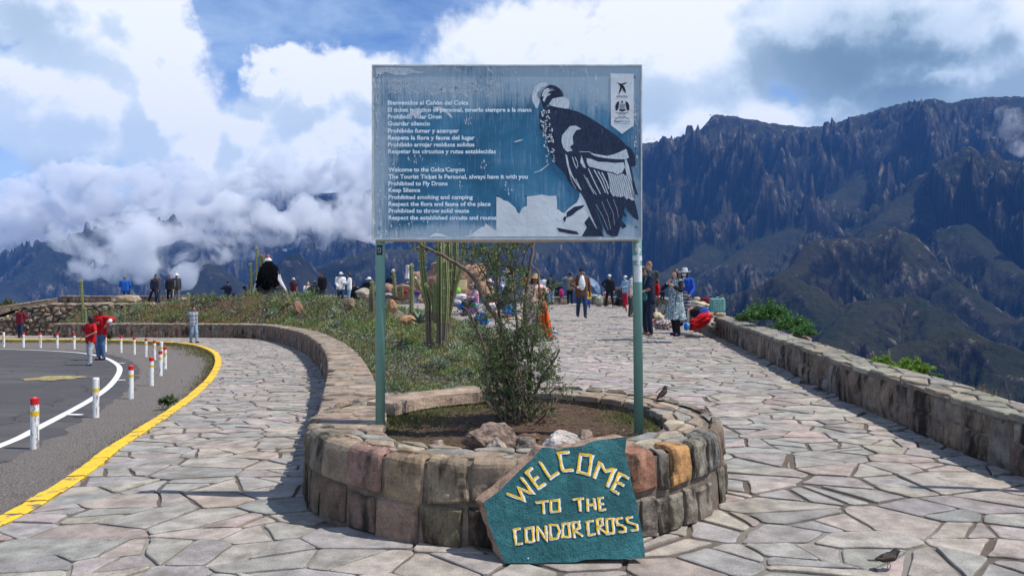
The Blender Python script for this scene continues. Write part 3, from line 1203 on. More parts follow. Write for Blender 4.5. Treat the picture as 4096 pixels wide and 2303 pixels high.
# ------------------------------------------------------------------ walls of squared stone
def block(fm, s0, s1, t0, t1, depth, n, m_, seed, rough=.012, joint=.006):
    """one roughly squared stone: fm(s, t, out) -> world. A rounded cushion on a grid"""
    rr = random.Random(seed)
    s0, s1, t0, t1 = s0 + joint, s1 - joint, t0 + joint, t1 - joint
    k = [rr.uniform(-1, 1) * min(.03, (s1 - s0) * .11) for _ in range(8)]
    vs, fs = [], []
    for i in range(n + 1):
        for j in range(m_ + 1):
            u, v = i / n, j / m_
            a = s0 + (s1 - s0) * u
            c = t0 + (t1 - t0) * v
            a += (k[0] * (1 - u) * (1 - v) + k[1] * u * (1 - v) + k[2] * (1 - u) * v + k[3] * u * v)
            c += (k[4] * (1 - u) * (1 - v) + k[5] * u * (1 - v) + k[6] * (1 - u) * v + k[7] * u * v)
            e = max(abs(2 * u - 1), abs(2 * v - 1))
            o = depth * (1 - e ** 18)
            if 0 < i < n and 0 < j < m_:
                o += rough * (mnoise.fractal(Vector((a * 7 + seed, c * 7, seed * .37)), 1.0, 2.0, 3) - .5 * abs(mnoise.noise(Vector((a * 16, c * 16, seed)))))
            if e >= 1:
                o = -.009
            vs.append(fm(a, c, o))
    for i in range(n):
        for j in range(m_):
            a = i * (m_ + 1) + j
            fs.append((a, a + m_ + 1, a + m_ + 2, a + 1))
    return vs, fs

TAN, BROWN, RED, ORANGE, GREY, GREEN = (.30, .23, .16), (.17, .125, .095), (.25, .13, .10), (.42, .21, .08), (.24, .225, .20), (.20, .19, .145)
m_core = M('wall_mortar', (.17, .135, .105), .95, .35, 10, bmp=.6, bdist=.008)

def wall_along(root, P, side, width, zb, ztop, split, cols, seed, wmin=.16, wmax=.36, back_faces=False, cope_cell=.17, cope_ax=1.0, cope_ay=1.0, cope_cols=None, vis=None):
    """wall following the plan line P (its visible face), width to the side given; stones on the face, slabs on top"""
    rr = random.Random(seed)
    P = resample(P, max(60, len(P)))
    d = np.concatenate([[0], np.cumsum(np.hypot(*(P[1:] - P[:-1]).T))])
    T = np.gradient(P, axis=0)
    T /= np.hypot(T[:, 0], T[:, 1])[:, None]
    N = np.stack([T[:, 1], -T[:, 0]], 1) * side      # towards the wall's inside
    Ltot = d[-1]

    def fr(s):
        s = min(max(s, 0), Ltot)
        x = np.interp(s, d, P[:, 0])
        y = np.interp(s, d, P[:, 1])
        nx = np.interp(s, d, N[:, 0])
        ny = np.interp(s, d, N[:, 1])
        return x, y, nx, ny

    def face(s, t, o):
        x, y, nx, ny = fr(s)
        b_, t_ = float(zb(y)), float(ztop(y)) - .045
        z = b_ + (t_ - b_) * t
        o = o + .008 - (t - .5) * .02
        return (x - nx * o, y - ny * o, z)

    def back(s, t, o):
        x, y, nx, ny = fr(s)
        b_, t_ = float(zb(y)), float(ztop(y)) - .045
        o = o + width
        return (x + nx * o, y + ny * o, b_ + (t_ - b_) * t)

    def top(a, b_, h):
        x, y, nx, ny = fr(a)
        return (x + nx * b_, y + ny * b_, float(ztop(y)) + h)
    vs, fs = [], []
    nn = len(P)
    for i in range(nn):
        x, y = P[i]
        for (o, z) in ((0, zb(y) - .3), (0, ztop(y) - .028), (width, ztop(y) - .028), (width, zb(y) - .8)):
            vs.append((x + N[i][0] * o, y + N[i][1] * o, float(z)))
    for i in range(nn - 1):
        for j in range(3):
            a = i * 4 + j
            q = (a, a + 1, a + 5, a + 4)
            fs.append(q if side > 0 else q[::-1])
    fs += [(0, 1, 2, 3), (nn * 4 - 1, nn * 4 - 2, nn * 4 - 3, nn * 4 - 4)]
    mesh_obj('wall_core', vs, fs, m_core, root)
    items = []
    for fm, ok in ((face, True), (back, back_faces)):
        if not ok:
            continue
        s = 0.0
        while s < Ltot - .05:
            w = rr.uniform(wmin, wmax)
            if Ltot - s - w < wmin:
                w = Ltot - s
            x, y, _, _ = fr(s)
            nb = 1 if rr.random() > split else 2
            cuts = [0, 1] if nb == 1 else [0, rr.uniform(.34, .6), 1]
            for q in range(nb):
                det = 6 if y < 9 else (4 if y < 18 else 3)
                bb = block(fm, s, s + w, cuts[q], cuts[q + 1], rr.uniform(.008, .024), det, det, rr.randrange(10 ** 6), .012)
                items.append((bb[0], [f[::-1] for f in bb[1]] if (side > 0) == (fm is face) else bb[1], vary([.6 * v + .4 * w for v, w in zip(rr.choice(cols), (.19, .145, .11))], rr, .2), view_weight(bb[0])))
            s += w
    emit('wall_stone', items, m_wall, root, smooth=False)
    items = []
    for poly in voronoi(0, Ltot, -.035, width + .02, cope_cell, cope_ax, cope_ay, seed + 3, jit=.4, drop=.1):
        for (nx, ny, c) in ((-1, 0, 0), (1, 0, Ltot), (0, -1, .035), (0, 1, width + .02)):
            poly = clip(poly, nx, ny, c)
            if len(poly) < 3:
                break
        if len(poly) < 3:
            continue
        p2 = shrink(poly, .006)
        if not p2 or len(p2) < 3 or abs(poly_area(p2)) < .0008:
            continue
        p2 = rough_poly(p2, rr, .008, .12)
        if len(p2) < 3:
            continue
        h = rr.uniform(-.006, .010)
        vs, fs = slab(p2, None, rr, .05, .010, fmap=lambda a, b_, hh, h=h: top(a, b_, hh + h), dome=.004)
        if side < 0:
            pass
        else:
            fs = [f[::-1] for f in fs]
        items.append((vs, fs, vary(rr.choice(cope_cols or cols), rr, .18), view_weight(vs)))
    emit('coping_stone', items, m_cope, root)

gw = empty('garden_wall', (WALL_O[0][0], WALL_O[0][1], 0), label='long curved dry stone wall between the sloping lane and the garden', cat='wall')
gw.location = (0, 0, 0)
wall_along(gw, WALL_O, 1, .5, lambda y: lane(y) - .02, coping_z, .25, [BROWN, BROWN, RED, (.2, .14, .10), GREY, (.23, .17, .13)], 21, .14, .34, cope_cell=.2, cope_ax=.85, cope_ay=1.5,
           cope_cols=[(.30, .235, .17), (.27, .21, .155), (.34, .27, .20), (.30, .22, .17), (.25, .22, .18)])
pp = empty('parapet_wall', (0, 0, 0), label='low mossy stone parapet running along the canyon side of the walkway', cat='wall')
wall_along(pp, PARA_I, 1, .42, lambda y: -.02, lambda y: .48 + .01 * np.sin(y * 1.7), .55, [BROWN, (.14, .11, .085), GREY, GREEN, (.2, .16, .12), TAN], 33, .22, .5, cope_cell=.27, cope_ax=1.15, cope_ay=.75,
           cope_cols=[(.24, .225, .18), (.21, .20, .155), (.27, .25, .20), (.22, .21, .18), (.28, .24, .18)])

# ------------------------------------------------------------------ the round planter
def build_planter():
    root = empty('stone_planter', (RC[0], RC[1], 0), label='round stone planter with a shrub and boulders under the information board', cat='planter')
    H = .5

    def fm_raw(ang, t, o):
        """t up the face, then over the rim"""
        rc = .035
        face_len = H - rc
        if t < face_len:
            r_, z, nr, nz = RO, t, 1, 0
            r_ += .03 * (1 - t / face_len)
        elif t < face_len + rc * 1.57:
            q = (t - face_len) / rc
            r_, z, nr, nz = RO - rc + rc * math.cos(q), face_len + rc * math.sin(q), math.cos(q), math.sin(q)
        else:
            r_, z, nr, nz = RO - rc - (t - face_len - rc * 1.57), H, 0, 1
        r_ += o * nr
        z += o * nz
        return (r_ * math.sin(ang), -r_ * math.cos(ang), z)     # ang 0 faces the camera, positive to the right

    def px_ang(px):
        dx, dy = (px - CX) / F, 1.0
        L = math.hypot(dx, dy)
        dx, dy = dx / L, dy / L
        b_ = dx * RC[0] + dy * RC[1]
        c = RC[0] ** 2 + RC[1] ** 2 - RO ** 2
        disc = b_ * b_ - c
        t = b_ - math.sqrt(max(disc, 0))
        x, y = dx * t - RC[0], dy * t - RC[1]
        return math.atan2(x, -y)
    cv = lambda x: px_ang(1200 + x * .6832)
    top = [(45, 135, GREEN), (135, 290, (.30, .25, .17)), (290, 472, (.30, .17, .14)), (472, 722, (.30, .21, .14)), (722, 980, (.31, .24, .165)), (980, 1270, (.25, .19, .14)), (1270, 1480, (.24, .19, .15)), (1480, 1700, TAN),
           (1700, 1900, BROWN), (1900, 2092, (.30, .13, .085)), (2092, 2155, GREY), (2155, 2288, (.48, .24, .085)), (2288, 2375, (.26, .25, .20)), (2375, 2440, (.20, .205, .20))]
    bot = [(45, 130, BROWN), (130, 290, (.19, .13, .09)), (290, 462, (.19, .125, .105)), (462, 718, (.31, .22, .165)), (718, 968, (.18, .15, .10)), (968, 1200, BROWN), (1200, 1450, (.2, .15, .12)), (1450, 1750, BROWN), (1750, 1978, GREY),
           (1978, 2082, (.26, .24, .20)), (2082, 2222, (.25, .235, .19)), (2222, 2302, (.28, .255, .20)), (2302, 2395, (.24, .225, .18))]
    items = []
    a_l, a_r = cv(48), cv(2440)
    rr = random.Random(3)
    row = []
    for (x0, x1, c) in top:
        row.append((cv(max(x0, 48)), cv(x1), rr.uniform(.235, .27), H + .02 + rr.uniform(.06, .2), c))
    zs = .25
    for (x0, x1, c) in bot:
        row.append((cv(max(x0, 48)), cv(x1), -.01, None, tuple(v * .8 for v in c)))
    a = a_r
    end = 2 * math.pi + a_l
    while a < end - .02:
        w = rr.uniform(.12, .2)
        if end - a - w < .1:
            w = end - a
        row.append((a, a + w, .25, H + .02 + rr.uniform(.03, .06), vary(rr.choice([TAN, GREY, GREEN, BROWN]), rr)))
        w2 = w
        row.append((a, a + w2, -.01, None, vary(rr.choice([GREY, GREEN, BROWN]), rr)))
        a += w
    for k, (a0, a1, t0, t1, c) in enumerate(row):
        if t1 is None:
            t1 = rr.uniform(.215, .25)
        sc = RO
        f = lambda s, t, o, sc=sc: fm_raw(s / sc, t, o)
        near = math.cos((a0 + a1) / 2) > .1
        n = 18 if near else 5
        m_ = (20 if t1 > .3 else 14) if near else 5
        vs, fs = block(f, a0 * sc, a1 * sc, t0, t1, rr.uniform(.006, .020), n, m_, 100 + k, .017 if near else .008, .004)
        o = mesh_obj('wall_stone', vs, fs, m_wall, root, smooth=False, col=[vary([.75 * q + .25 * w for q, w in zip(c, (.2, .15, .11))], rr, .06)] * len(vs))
    mb = MB()
    prof_o = [(RO + .016, -.1), (RO - .012, H - .026), (RI + .01, H - .03), (RI + .01, .2)]
    n = 72
    vs = [(r_ * math.sin(2 * math.pi * j / n), -r_ * math.cos(2 * math.pi * j / n), z) for (r_, z) in prof_o for j in range(n)]
    fs = [(i * n + j, i * n + (j + 1) % n, (i + 1) * n + (j + 1) % n, (i + 1) * n + j) for i in range(3) for j in range(n)]
    mesh_obj('wall_core', vs, fs, m_core, root)
    items = []
    sc = (RO + RI) / 2
    for poly in voronoi(0, 2 * math.pi * sc, 0, RO - RI - .12, .19, 1.35, .62, 44, jit=.42, drop=.12):
        for (nx, ny, c) in ((-1, 0, 0), (1, 0, 2 * math.pi * sc), (0, -1, 0), (0, 1, RO - RI - .10)):
            poly = clip(poly, nx, ny, c)
            if len(poly) < 3:
                break
        if len(poly) < 3:
            continue
        p2 = shrink(poly, rr.uniform(.005, .012))
        if not p2 or len(p2) < 3 or abs(poly_area(p2)) < .001:
            continue
        p2 = rough_poly(p2, rr, .008, .08)
        if len(p2) < 3:
            continue
        h = rr.uniform(-.010, -.003)

        def mp(a, b_, hh, h=h):
            ang = a / sc
            r_ = RI - .02 + b_
            return (r_ * math.sin(ang), -r_ * math.cos(ang), H + hh + h)
        vs, fs = slab(p2, None, rr, .05, .008, fmap=mp)
        ccol = rr.choice([(.30, .235, .17), (.33, .265, .195), (.27, .25, .21), (.28, .22, .165), (.34, .29, .22), (.24, .235, .21), (.30, .21, .155)])
        items.append((vs, fs, vary(ccol, rr, .12), 1.0))
    emit('coping_stone', items, m_cope, root)
    return root

planter = build_planter()

# ------------------------------------------------------------------ earth of the planter and of the garden
def soil_material():
    m, t, b = new_mat('garden_soil')
    geo = t.node('ShaderNodeNewGeometry')
    pos = geo.outputs['Position']
    n = t.noise(pos, 1.3, 6.0, .6)
    n2 = t.noise(pos, 38.0, 6.0, .75)
    c = t.mix(n2, (.045, .028, .02), (.20, .125, .085))
    c = t.mix(t.remap(n, .42, .68, 0, .6), c, (.085, .085, .03))
    t.l.new(c, b.inputs['Base Color'])
    b.inputs['Roughness'].default_value = .97
    bump(t, b, n2, 1.0, .03)
    return m

m_soil = soil_material()

def planter_z(x, y):
    r_ = np.hypot(x - RC[0], y - RC[1])
    d = np.hypot(x - .1, y - 6.35)
    return .40 + .06 * np.exp(-(d / .45) ** 2) + .02 * fbm(x * 4, y * 4, 4, 8) + .012 * fbm(x * 19, y * 19, 3, 4) + .02 * sm((r_ - .7) / .5) * (y < 6)

def build_soil():
    n, k = 72, 26
    vs, fs = [], []
    for i in range(k + 1):
        for j in range(n):
            a = 2 * math.pi * j / n
            r_ = (RI + .03) * i / k
            x, y = RC[0] + r_ * math.sin(a), RC[1] - r_ * math.cos(a)
            vs.append((x, y, float(planter_z(x, y))))
    for i in range(k):
        for j in range(n):
            fs.append((i * n + j, i * n + (j + 1) % n, (i + 1) * n + (j + 1) % n, (i + 1) * n + j))
    mesh_obj('planter_soil', vs, fs, m_soil, planter, smooth=True)
    bpy.context.view_layer.update()
    for o in planter.children:
        if o.name.startswith('planter_soil'):
            o.location = (-RC[0], -RC[1], 0)
    st = .14
    xs = np.arange(-21.5, 2.0, st)
    ys = np.arange(6.6, 37.2, st)
    XX, YY = np.meshgrid(xs, ys)
    region = np.array([tuple(p) for p in WALL_C] + [(-20.6, 36.8), (-14, 37.0), (-8, 36.6)] + [tuple(p) for p in GARDEN_R[::-1]] + [(0, 6.9)])
    Zg = garden_z(XX, YY)
    ring = np.hypot(XX - RC[0], YY - RC[1])
    Zg = np.where(ring < 1.9, np.minimum(Zg, .42), Zg)
    inside = in_poly(XX, YY, region) & (ring > 1.35)
    near = (seg_dist(XX, YY, _wc) < .22) | ((seg_dist(XX, YY, _gr) < .34) & (YY > 7.2))
    keep = inside | near & (ring > 1.3) & (YY < 36)
    i = np.arange(XX.size).reshape(XX.shape)
    q = keep[:-1, :-1] & keep[:-1, 1:] & keep[1:, 1:] & keep[1:, :-1]
    Fc = np.stack([i[:-1, :-1][q], i[:-1, 1:][q], i[1:, 1:][q], i[1:, :-1][q]], 1)
    mesh_obj('garden_ground', np.stack([XX.ravel(), YY.ravel(), Zg.ravel()], 1), Fc, m_soil, smooth=True, kind='structure')
    return region

GARDEN = build_soil()

def build_ground():
    m, t, b = new_mat('slope_ground')
    geo = t.node('ShaderNodeNewGeometry')
    pos = geo.outputs['Position']
    n = t.noise(pos, .7, 7.0, .65)
    n2 = t.noise(pos, 14.0, 5.0, .7)
    c = t.mix(n, (.10, .085, .04), (.17, .13, .09))
    c = t.mix(t.remap(n2, .4, .8), c, (.07, .08, .03))
    t.l.new(c, b.inputs['Base Color'])
    b.inputs['Roughness'].default_value = .95
    bump(t, b, n2, .8, .05)
    xs = np.linspace(-90, 60, 190)
    ys = np.concatenate([np.linspace(-12, 60, 150), np.linspace(62, 160, 30)])
    XX, YY = np.meshgrid(xs, ys)
    px = np.interp(YY, PARA_I[:, 1], offset_curve(PARA_I, .5)[0][:, 0])
    dr = np.maximum(0, XX - px - .3)
    db = np.maximum(0, YY - 47.5 - .0 * XX)
    db = np.where(XX > -12, np.maximum(0, YY - 43.6), db)
    dl = np.maximum(0, -34 - XX)
    inside_z = np.minimum(-.35, road_z(YY) - .25)
    inside_z = np.where((YY > 38) & (XX < -12), -.6, inside_z)
    d = np.hypot(np.hypot(dr, db), dl * .3)
    Z = inside_z - .75 * d - .5 * (1 - np.exp(-d)) + .12 * np.minimum(d, 4) * fbm(XX / 3, YY / 3, 4, 2)
    i = np.arange(XX.size).reshape(XX.shape)
    Fc = np.stack([i[:-1, :-1].ravel(), i[:-1, 1:].ravel(), i[1:, 1:].ravel(), i[1:, :-1].ravel()], 1)
    mesh_obj('hillside_ground', np.stack([XX.ravel(), YY.ravel(), Z.ravel()], 1), Fc, m, smooth=True, kind='structure')
    mt = M('terrace_earth', (.22, .175, .13), .95, .3, 3, bmp=.5, bdist=.02)
    xs = np.linspace(-34, -11.5, 40)
    ys = np.linspace(37.1, 47, 12)
    XX, YY = np.meshgrid(xs, ys)
    Z = .07 + 0 * XX - .75 * sm((-23.2 - XX) / 3) + .02 * fbm(XX, YY, 3, 2)
    i = np.arange(XX.size).reshape(XX.shape)
    Fc = np.stack([i[:-1, :-1].ravel(), i[:-1, 1:].ravel(), i[1:, 1:].ravel(), i[1:, :-1].ravel()], 1)
    mesh_obj('terrace_ground', np.stack([XX.ravel(), YY.ravel(), Z.ravel()], 1), Fc, mt, smooth=True, kind='structure')

build_ground()

# ------------------------------------------------------------------ rocks
m_rock = attr_mat('boulder', .93, 5.0, .35, 45.0, 1.0, .03, stain=(.07, .05, .04), stain_scale=6.0, stain_lo=.52, stain_hi=.72)

def rock_mesh(size, seed, sub=3, rough=.16, cuts=9, flat=0):
    rr = random.Random(seed)
    bm = bmesh.new()
    bmesh.ops.create_icosphere(bm, subdivisions=sub, radius=1.0)
    planes = []
    for _ in range(cuts):
        n = Vector((rr.uniform(-1, 1), rr.uniform(-1, 1), rr.uniform(-.7, 1))).normalized()
        planes.append((n, rr.uniform(.55, .86)))
    for v in bm.verts:
        p = v.co.copy()
        for n, d in planes:
            q = p.dot(n)
            if q > d:
                p -= n * (q - d) * .92
        f = 1 + rough * mnoise.fractal(p * 1.7 + Vector((seed, seed * .3, 0)), 1.0, 2.0, 5)
        v.co = Vector((p.x * size[0] * f, p.y * size[1] * f, p.z * size[2] * f))
    vs = [v.co.copy() for v in bm.verts]
    fs = [tuple(v.index for v in f.verts) for f in bm.faces]
    bm.free()
    return vs, fs

def rock(loc, size, color, seed, label=None, name='rock', rot=0, tilt=0, sub=3, rough=.16, parent=None, group=None, cat='rock', cuts=9):
    vs, fs = rock_mesh(size, seed, sub, rough, cuts)
    q = Matrix.Rotation(tilt, 3, 'Y')
    vs = [q @ v for v in vs]
    o = mesh_obj(name, vs, fs, m_rock, parent, smooth=False, col=[color] * len(vs))
    o.location = loc
    o.rotation_euler = (0, 0, rot)
    if label:
        tag(o, label, cat, group)
    return o

def gz(x, y):
    if math.hypot(x - RC[0], y - RC[1]) < RI:
        return float(planter_z(np.array(x), np.array(y)))
    return float(garden_z(np.array([x]), np.array([y]))[0])

def on_garden(px, py, ymin=6.9, ymax=36):
    """first point of the garden surface met along the line of sight through a photo pixel"""
    for i in range(900):
        y = ymin + i * .035
        p = at(px, py, y)
        if p.z <= gz(p.x, p.y):
            return Vector((p.x, p.y, gz(p.x, p.y)))
        if y > ymax:
            break
    p = at(px, py, ymax)
    return Vector((p.x, p.y, gz(p.x, p.y)))

def planter_rock(px, py, w, h, color, seed, label, dep=None, y=5.0, tilt=0, rot=0, rough=.2, cuts=8):
    """centre pixel, size in pixels"""
    p = at(px, py, y)
    s = y / F
    z = float(planter_z(p.x, y))
    rock((p.x, y, z + h * s * .42), (w * s * .60, (dep or min(w, h) * .6) * s, h * s * .72), color, seed, label, 'rock', rot, tilt, 4, rough, cuts=cuts)

planter_rock(1745, 1748, 62, 62, (.42, .31, .27), 11, 'small pale pink rock at the left end of the planter boulders', y=5.05)
planter_rock(1828, 1768, 50, 34, (.34, .20, .15), 12, 'smallest flat reddish stone beside the pale pink rock', y=5.0)
planter_rock(1958, 1730, 190, 108, (.30, .215, .17), 13, 'large rough brown boulder in the planter earth', y=5.22, rough=.3)
planter_rock(1985, 1757, 78, 66, (.31, .26, .21), 14, 'pointed grey rock leaning on the large rough boulder', y=5.03)
planter_rock(2112, 1757, 90, 66, (.20, .165, .14), 15, 'dark crumbly rock between the rough boulder and the white one', y=5.12, rough=.3)
planter_rock(2245, 1742, 165, 88, (.47, .42, .38), 16, 'long whitish rock with a red underside above the painted slab', y=4.98, tilt=.22, cuts=10)
planter_rock(2338, 1726, 92, 76, (.29, .215, .165), 17, 'brown twin topped rock nearest the right post', y=5.22, rough=.28)
planter_rock(2110, 1712, 90, 34, (.24, .14, .09), 18, 'low reddish clod of rock at the foot of the shrub', y=5.5)

for (px, py, w, h, c, seed, lab) in [
    (1193, 1235, 42, 52, (.30, .17, .11), 31, 'upright brown rock in the garden below the seated visitors'),
    (1188, 1200, 26, 20, (.22, .21, .19), 32, 'grey stone balanced on the upright brown rock'),
    (1402, 1222, 44, 64, (.22, .16, .10), 33, 'tall dull brown rock left of the board post'),
    (1150, 1212, 30, 16, (.24, .20, .15), 34, 'flat small stone lying left of the balanced grey stone'),
    (1572, 1238, 40, 72, (.42, .23, .13), 35, 'upright orange brown rock right of the left board post'),
    (1628, 1290, 70, 52, (.40, .22, .12), 36, 'rounded orange rock beside the agave'),
    (1590, 1275, 76, 56, (.20, .15, .12), 37, 'dark weathered rock between the two orange rocks'),
    (1692, 1190, 50, 40, (.36, .25, .19), 38, 'pale reddish rock half hidden behind the cactus trunks'),
]:
    p = on_garden(px, py + h * .45)
    y = p.y
    s = y / F
    z0 = p.z
    zc = EYE - (py - YH) * s
    rock((p.x, y, zc), (w * s * .6, w * s * .5, h * s * .6), c, seed, lab, 'rock', seed * .7, 0, 3, .2)

for (px, py, w, h, c, seed, lab, y, tilt) in [
    (1560, 1160, 60, 50, (.34, .20, .15), 41, 'low red boulder at the left end of the boulder pile', 31.0, 0),
    (1610, 1165, 110, 62, (.36, .21, .155), 42, 'wide red boulder below the child in the white dress', 31.0, 0),
    (1668, 1120, 44, 70, (.40, .25, .19), 43, 'narrow pinkish boulder behind the curved cactus arm', 31.5, 0),
    (1735, 1130, 90, 150, (.33, .20, .14), 44, 'tall leaning slab of red rock behind the cactus clump', 31.0, .25),
    (1765, 1070, 90, 44, (.30, .22, .17), 45, 'flat layered stone resting on top of the leaning slab', 31.0, 0),
    (1890, 1150, 110, 170, (.42, .25, .17), 46, 'biggest orange brown boulder behind the seated vendors', 31.5, .1),
    (1845, 1185, 90, 90, (.28, .17, .12), 47, 'dark red boulder under the yellow plaque', 30.6, 0),
    (1450, 1168, 60, 34, (.38, .33, .26), 48, 'pale flat boulder left of the seated figure in a white hat', 36.8, 0),
]:
    p = at(px, py, y)
    s = y / F
    rock(p, (w * s * .6, w * s * .45, h * s * .58), c, seed, lab, 'boulder', 0, tilt, 3, .2, cat='boulder')
    if lab.startswith('dark red'):
        pass
pm = MB()
p = at(1843, 1138, 30.2)
s = 30.2 / F
pm.box((0, 0, 0), (48 * s, .05, 38 * s))
m_plq = M('plaque_plaster', (.62, .52, .27), .8, .08, 6)
m_plq_l = M('plaque_line', (.30, .25, .14), .9, .1, 6)
po = pm.build('plaque', m_plq)
po.location = p
po.rotation_euler = (R(-12), 0, R(-6))
tag(po, 'pale yellow plaque with lines of text set on the boulder', 'plaque')
for k in range(5):
    lm = MB()
    lm.box((0, -.0265, (12 - k * 6) * s), ((38 - (k % 2) * 8) * s, .002, 1.2 * s))
    lm.build('engraved_line', m_plq_l, po)
rr = random.Random(4)
eg = empty('garden_edging', (0, 0, 0), label='row of rough ochre stones edging the garden beside the walkway', cat='stone edging')
for k in range(2, 119, 2):
    x, y = GARDEN_R[k]
    rock((x + rr.uniform(-.06, .06), y, rr.uniform(.0, .05)), (rr.uniform(.1, .22), rr.uniform(.14, .25), rr.uniform(.07, .13)), vary(rr.choice([(.33, .22, .13), (.28, .2, .14), (.30, .25, .19)]), rr), 300 + k, None, 'edging_stone', rr.uniform(0, 3), 0, 2, .2, eg)
vs, fs = [], []
for i in range(25):
    an = R(-152 + 92 * i / 24 - 90 * 0)
    an = R(188 + 62 * i / 24)
    wv = .012 * mnoise.noise(Vector((i * .7, 0, 0)))
    for (rr_, z) in ((RI - .10 + wv, .42), (RI - .09 + wv, .518), (RI + .17, .528), (RI + .20, .44)):
        vs.append((rr_ * math.sin(an), -rr_ * math.cos(an), z + .006 * mnoise.noise(Vector((i * 1.3, rr_ * 4, 2)))))
for i in range(24):
    for j in range(3):
        a = i * 4 + j
        fs.append((a, a + 1, a + 5, a + 4))
fs += [(0, 3, 2, 1), (96, 97, 98, 99)]
mesh_obj('rim_slab', vs, fs, m_rock, planter, col=[(.36, .27, .20)] * len(vs))
p = at(512, 1198, 41.5)
rock(p, (.82, .6, .34), (.36, .29, .20), 51, 'big tan boulder with a dry grass tuft on the terrace', 'boulder', 0, 0, 4, .14, cat='boulder')
rock(at(735, 1205, 41.8), (.34, .3, .24), (.34, .27, .19), 52, 'small tan boulder at the right end of the terrace', 'boulder', 0, 0, 3, .2, cat='boulder')
rock(at(3170, 1352, 15.2) + Vector((.1, 0, -.05)), (.35, .3, .14), (.34, .20, .13), 53, 'reddish rock showing just behind the parapet below the big bush', 'rock', 0, 0, 3, .2)

# ------------------------------------------------------------------ walls on the far left, plaza walls
def rubble_wall():
    root = empty('rubble_wall', (0, 0, 0), label='tall rubble retaining wall below the left terrace', cat='wall')
    rr = random.Random(8)
    y0 = 36.9
    x0, x1 = -27.5, -12.9
    items = []

    def ztop(x):
        return .20 - .75 * sm((-22.3 - x) / 3.2)
    for poly in voronoi(x0, x1, -1.6, .22, .28, 1.15, .85, 9, jit=.42, drop=.05):
        cx, cz = sum(p[0] for p in poly) / len(poly), sum(p[1] for p in poly) / len(poly)
        if cz > ztop(cx) - .05:
            continue
        poly = clip(poly, 0, 1, float(ztop(cx)))
        p2 = shrink(poly, rr.uniform(.008, .025)) if len(poly) > 2 else None
        if not p2 or len(p2) < 3 or abs(poly_area(p2)) < .004:
            continue
        bul = rr.uniform(.05, .12)
        vs, fs = slab(p2, None, rr, .09, .05, fmap=lambda a, b_, h: (a, y0 - .02 - h - bul * .4, b_), dome=bul)
        c = rr.choice([(.33, .25, .18), (.25, .18, .13), (.38, .31, .24), (.20, .15, .115), (.30, .20, .14)])
        items.append((vs, fs, vary(c, rr, .2), view_weight(vs)))
    emit('rubble_stone', items, m_wall, root)
    xs = np.linspace(x0, x1, 40)
    mb = MB()
    vs, fs = [], []
    for x in xs:
        for (yy, z) in ((y0, -2.2), (y0, ztop(x) - .03), (y0 + .7, ztop(x) - .03), (y0 + .7, -2.2)):
            vs.append((x, yy, float(z)))
    for i in range(39):
        for j in range(3):
            a = i * 4 + j
            fs.append((a, a + 1, a + 5, a + 4))
    fs += [(0, 3, 2, 1), (156, 157, 158, 159)]
    mesh_obj('wall_core', vs, fs, m_core, root)
    x = x0
    items = []
    while x < x1:
        w = rr.uniform(.35, .9)
        for lay in range(2):
            mb = MB()
            yy = y0 + rr.uniform(-.06, .0)
            vs, fs = rock_mesh((w * .5, .4, .035), int(x * 100) + lay * 7, 2, .12, 5)
            vs = [Vector((v.x + x + w / 2 + lay * .2, v.y + yy + .28, v.z + float(ztop(x)) + .02 - lay * .07)) for v in vs]
            items.append((vs, fs, vary((.34, .27, .2), rr), view_weight(vs)))
        x += w
    emit('capping_slab', items, m_cope, root)

rubble_wall()

def small_wall(name, label, pts, width, zb, zt, cols, seed, wmin=.3, wmax=.6, split=.3, ccols=None, side=1, cell=.3, backf=False):
    root = empty(name, (0, 0, 0), label=label, cat='wall')
    P = resample(pts, 30)
    wall_along(root, P, side, width, zb, zt, split, cols, seed, wmin, wmax, back_faces=backf, cope_cell=cell, cope_ax=1.4, cope_ay=1.0, cope_cols=ccols)
    return root

small_wall('terrace_parapet', 'low brown block parapet behind the walkers on the left terrace', [(-18.3, 43.9), (-25.9, 43.9)], .45, lambda y: .0, lambda y: .41, [(.2, .135, .10), (.17, .12, .09), (.24, .16, .12)], 61, .3, .6, 0, [(.3, .23, .17)])
small_wall('terrace_parapet_steps', 'descending stub of parapet at the far left end of the terrace', [(-25.9, 43.8), (-30.5, 41.0)], .4, lambda y: -1.2, lambda y: .30 - .3 * (43.8 - y), [(.3, .22, .16), (.25, .18, .13)], 62, .3, .5, 0, [(.32, .25, .18)])
small_wall('plinth_wall', 'low stone wall under the condor statue', [(-8.6, 36.4), (-12.9, 36.4)], 1.9, lambda y: .2, lambda y: .56, [(.26, .22, .17), (.3, .25, .19), (.2, .165, .13)], 63, .25, .5, .2, [(.34, .28, .2), (.3, .26, .2)], cell=.5)
small_wall('plaza_parapet', 'pale stone parapet behind the people seated by the condor statue', [(-5.4, 41.9), (-13.5, 41.9)], .5, lambda y: .0, lambda y: .46, [(.42, .37, .29), (.38, .32, .25), (.34, .30, .24)], 64, .5, .9, .1, [(.42, .36, .27)])
small_wall('far_parapet', 'pale block parapet at the far end of the walkway', [(3.05, 41.7), (1.9, 41.7)], .6, lambda y: -.02, lambda y: .42, [(.40, .36, .28), (.36, .33, .27)], 65, .45, .8, .0, [(.40, .37, .30)])
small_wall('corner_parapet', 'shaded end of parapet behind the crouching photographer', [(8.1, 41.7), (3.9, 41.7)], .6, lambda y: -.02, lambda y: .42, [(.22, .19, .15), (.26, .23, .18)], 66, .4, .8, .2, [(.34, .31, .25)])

# ------------------------------------------------------------------ information board
def flat(pts, y, z_fix=None):
    return [tuple(at(px, py, y)) for px, py in pts]

BY = 5.56

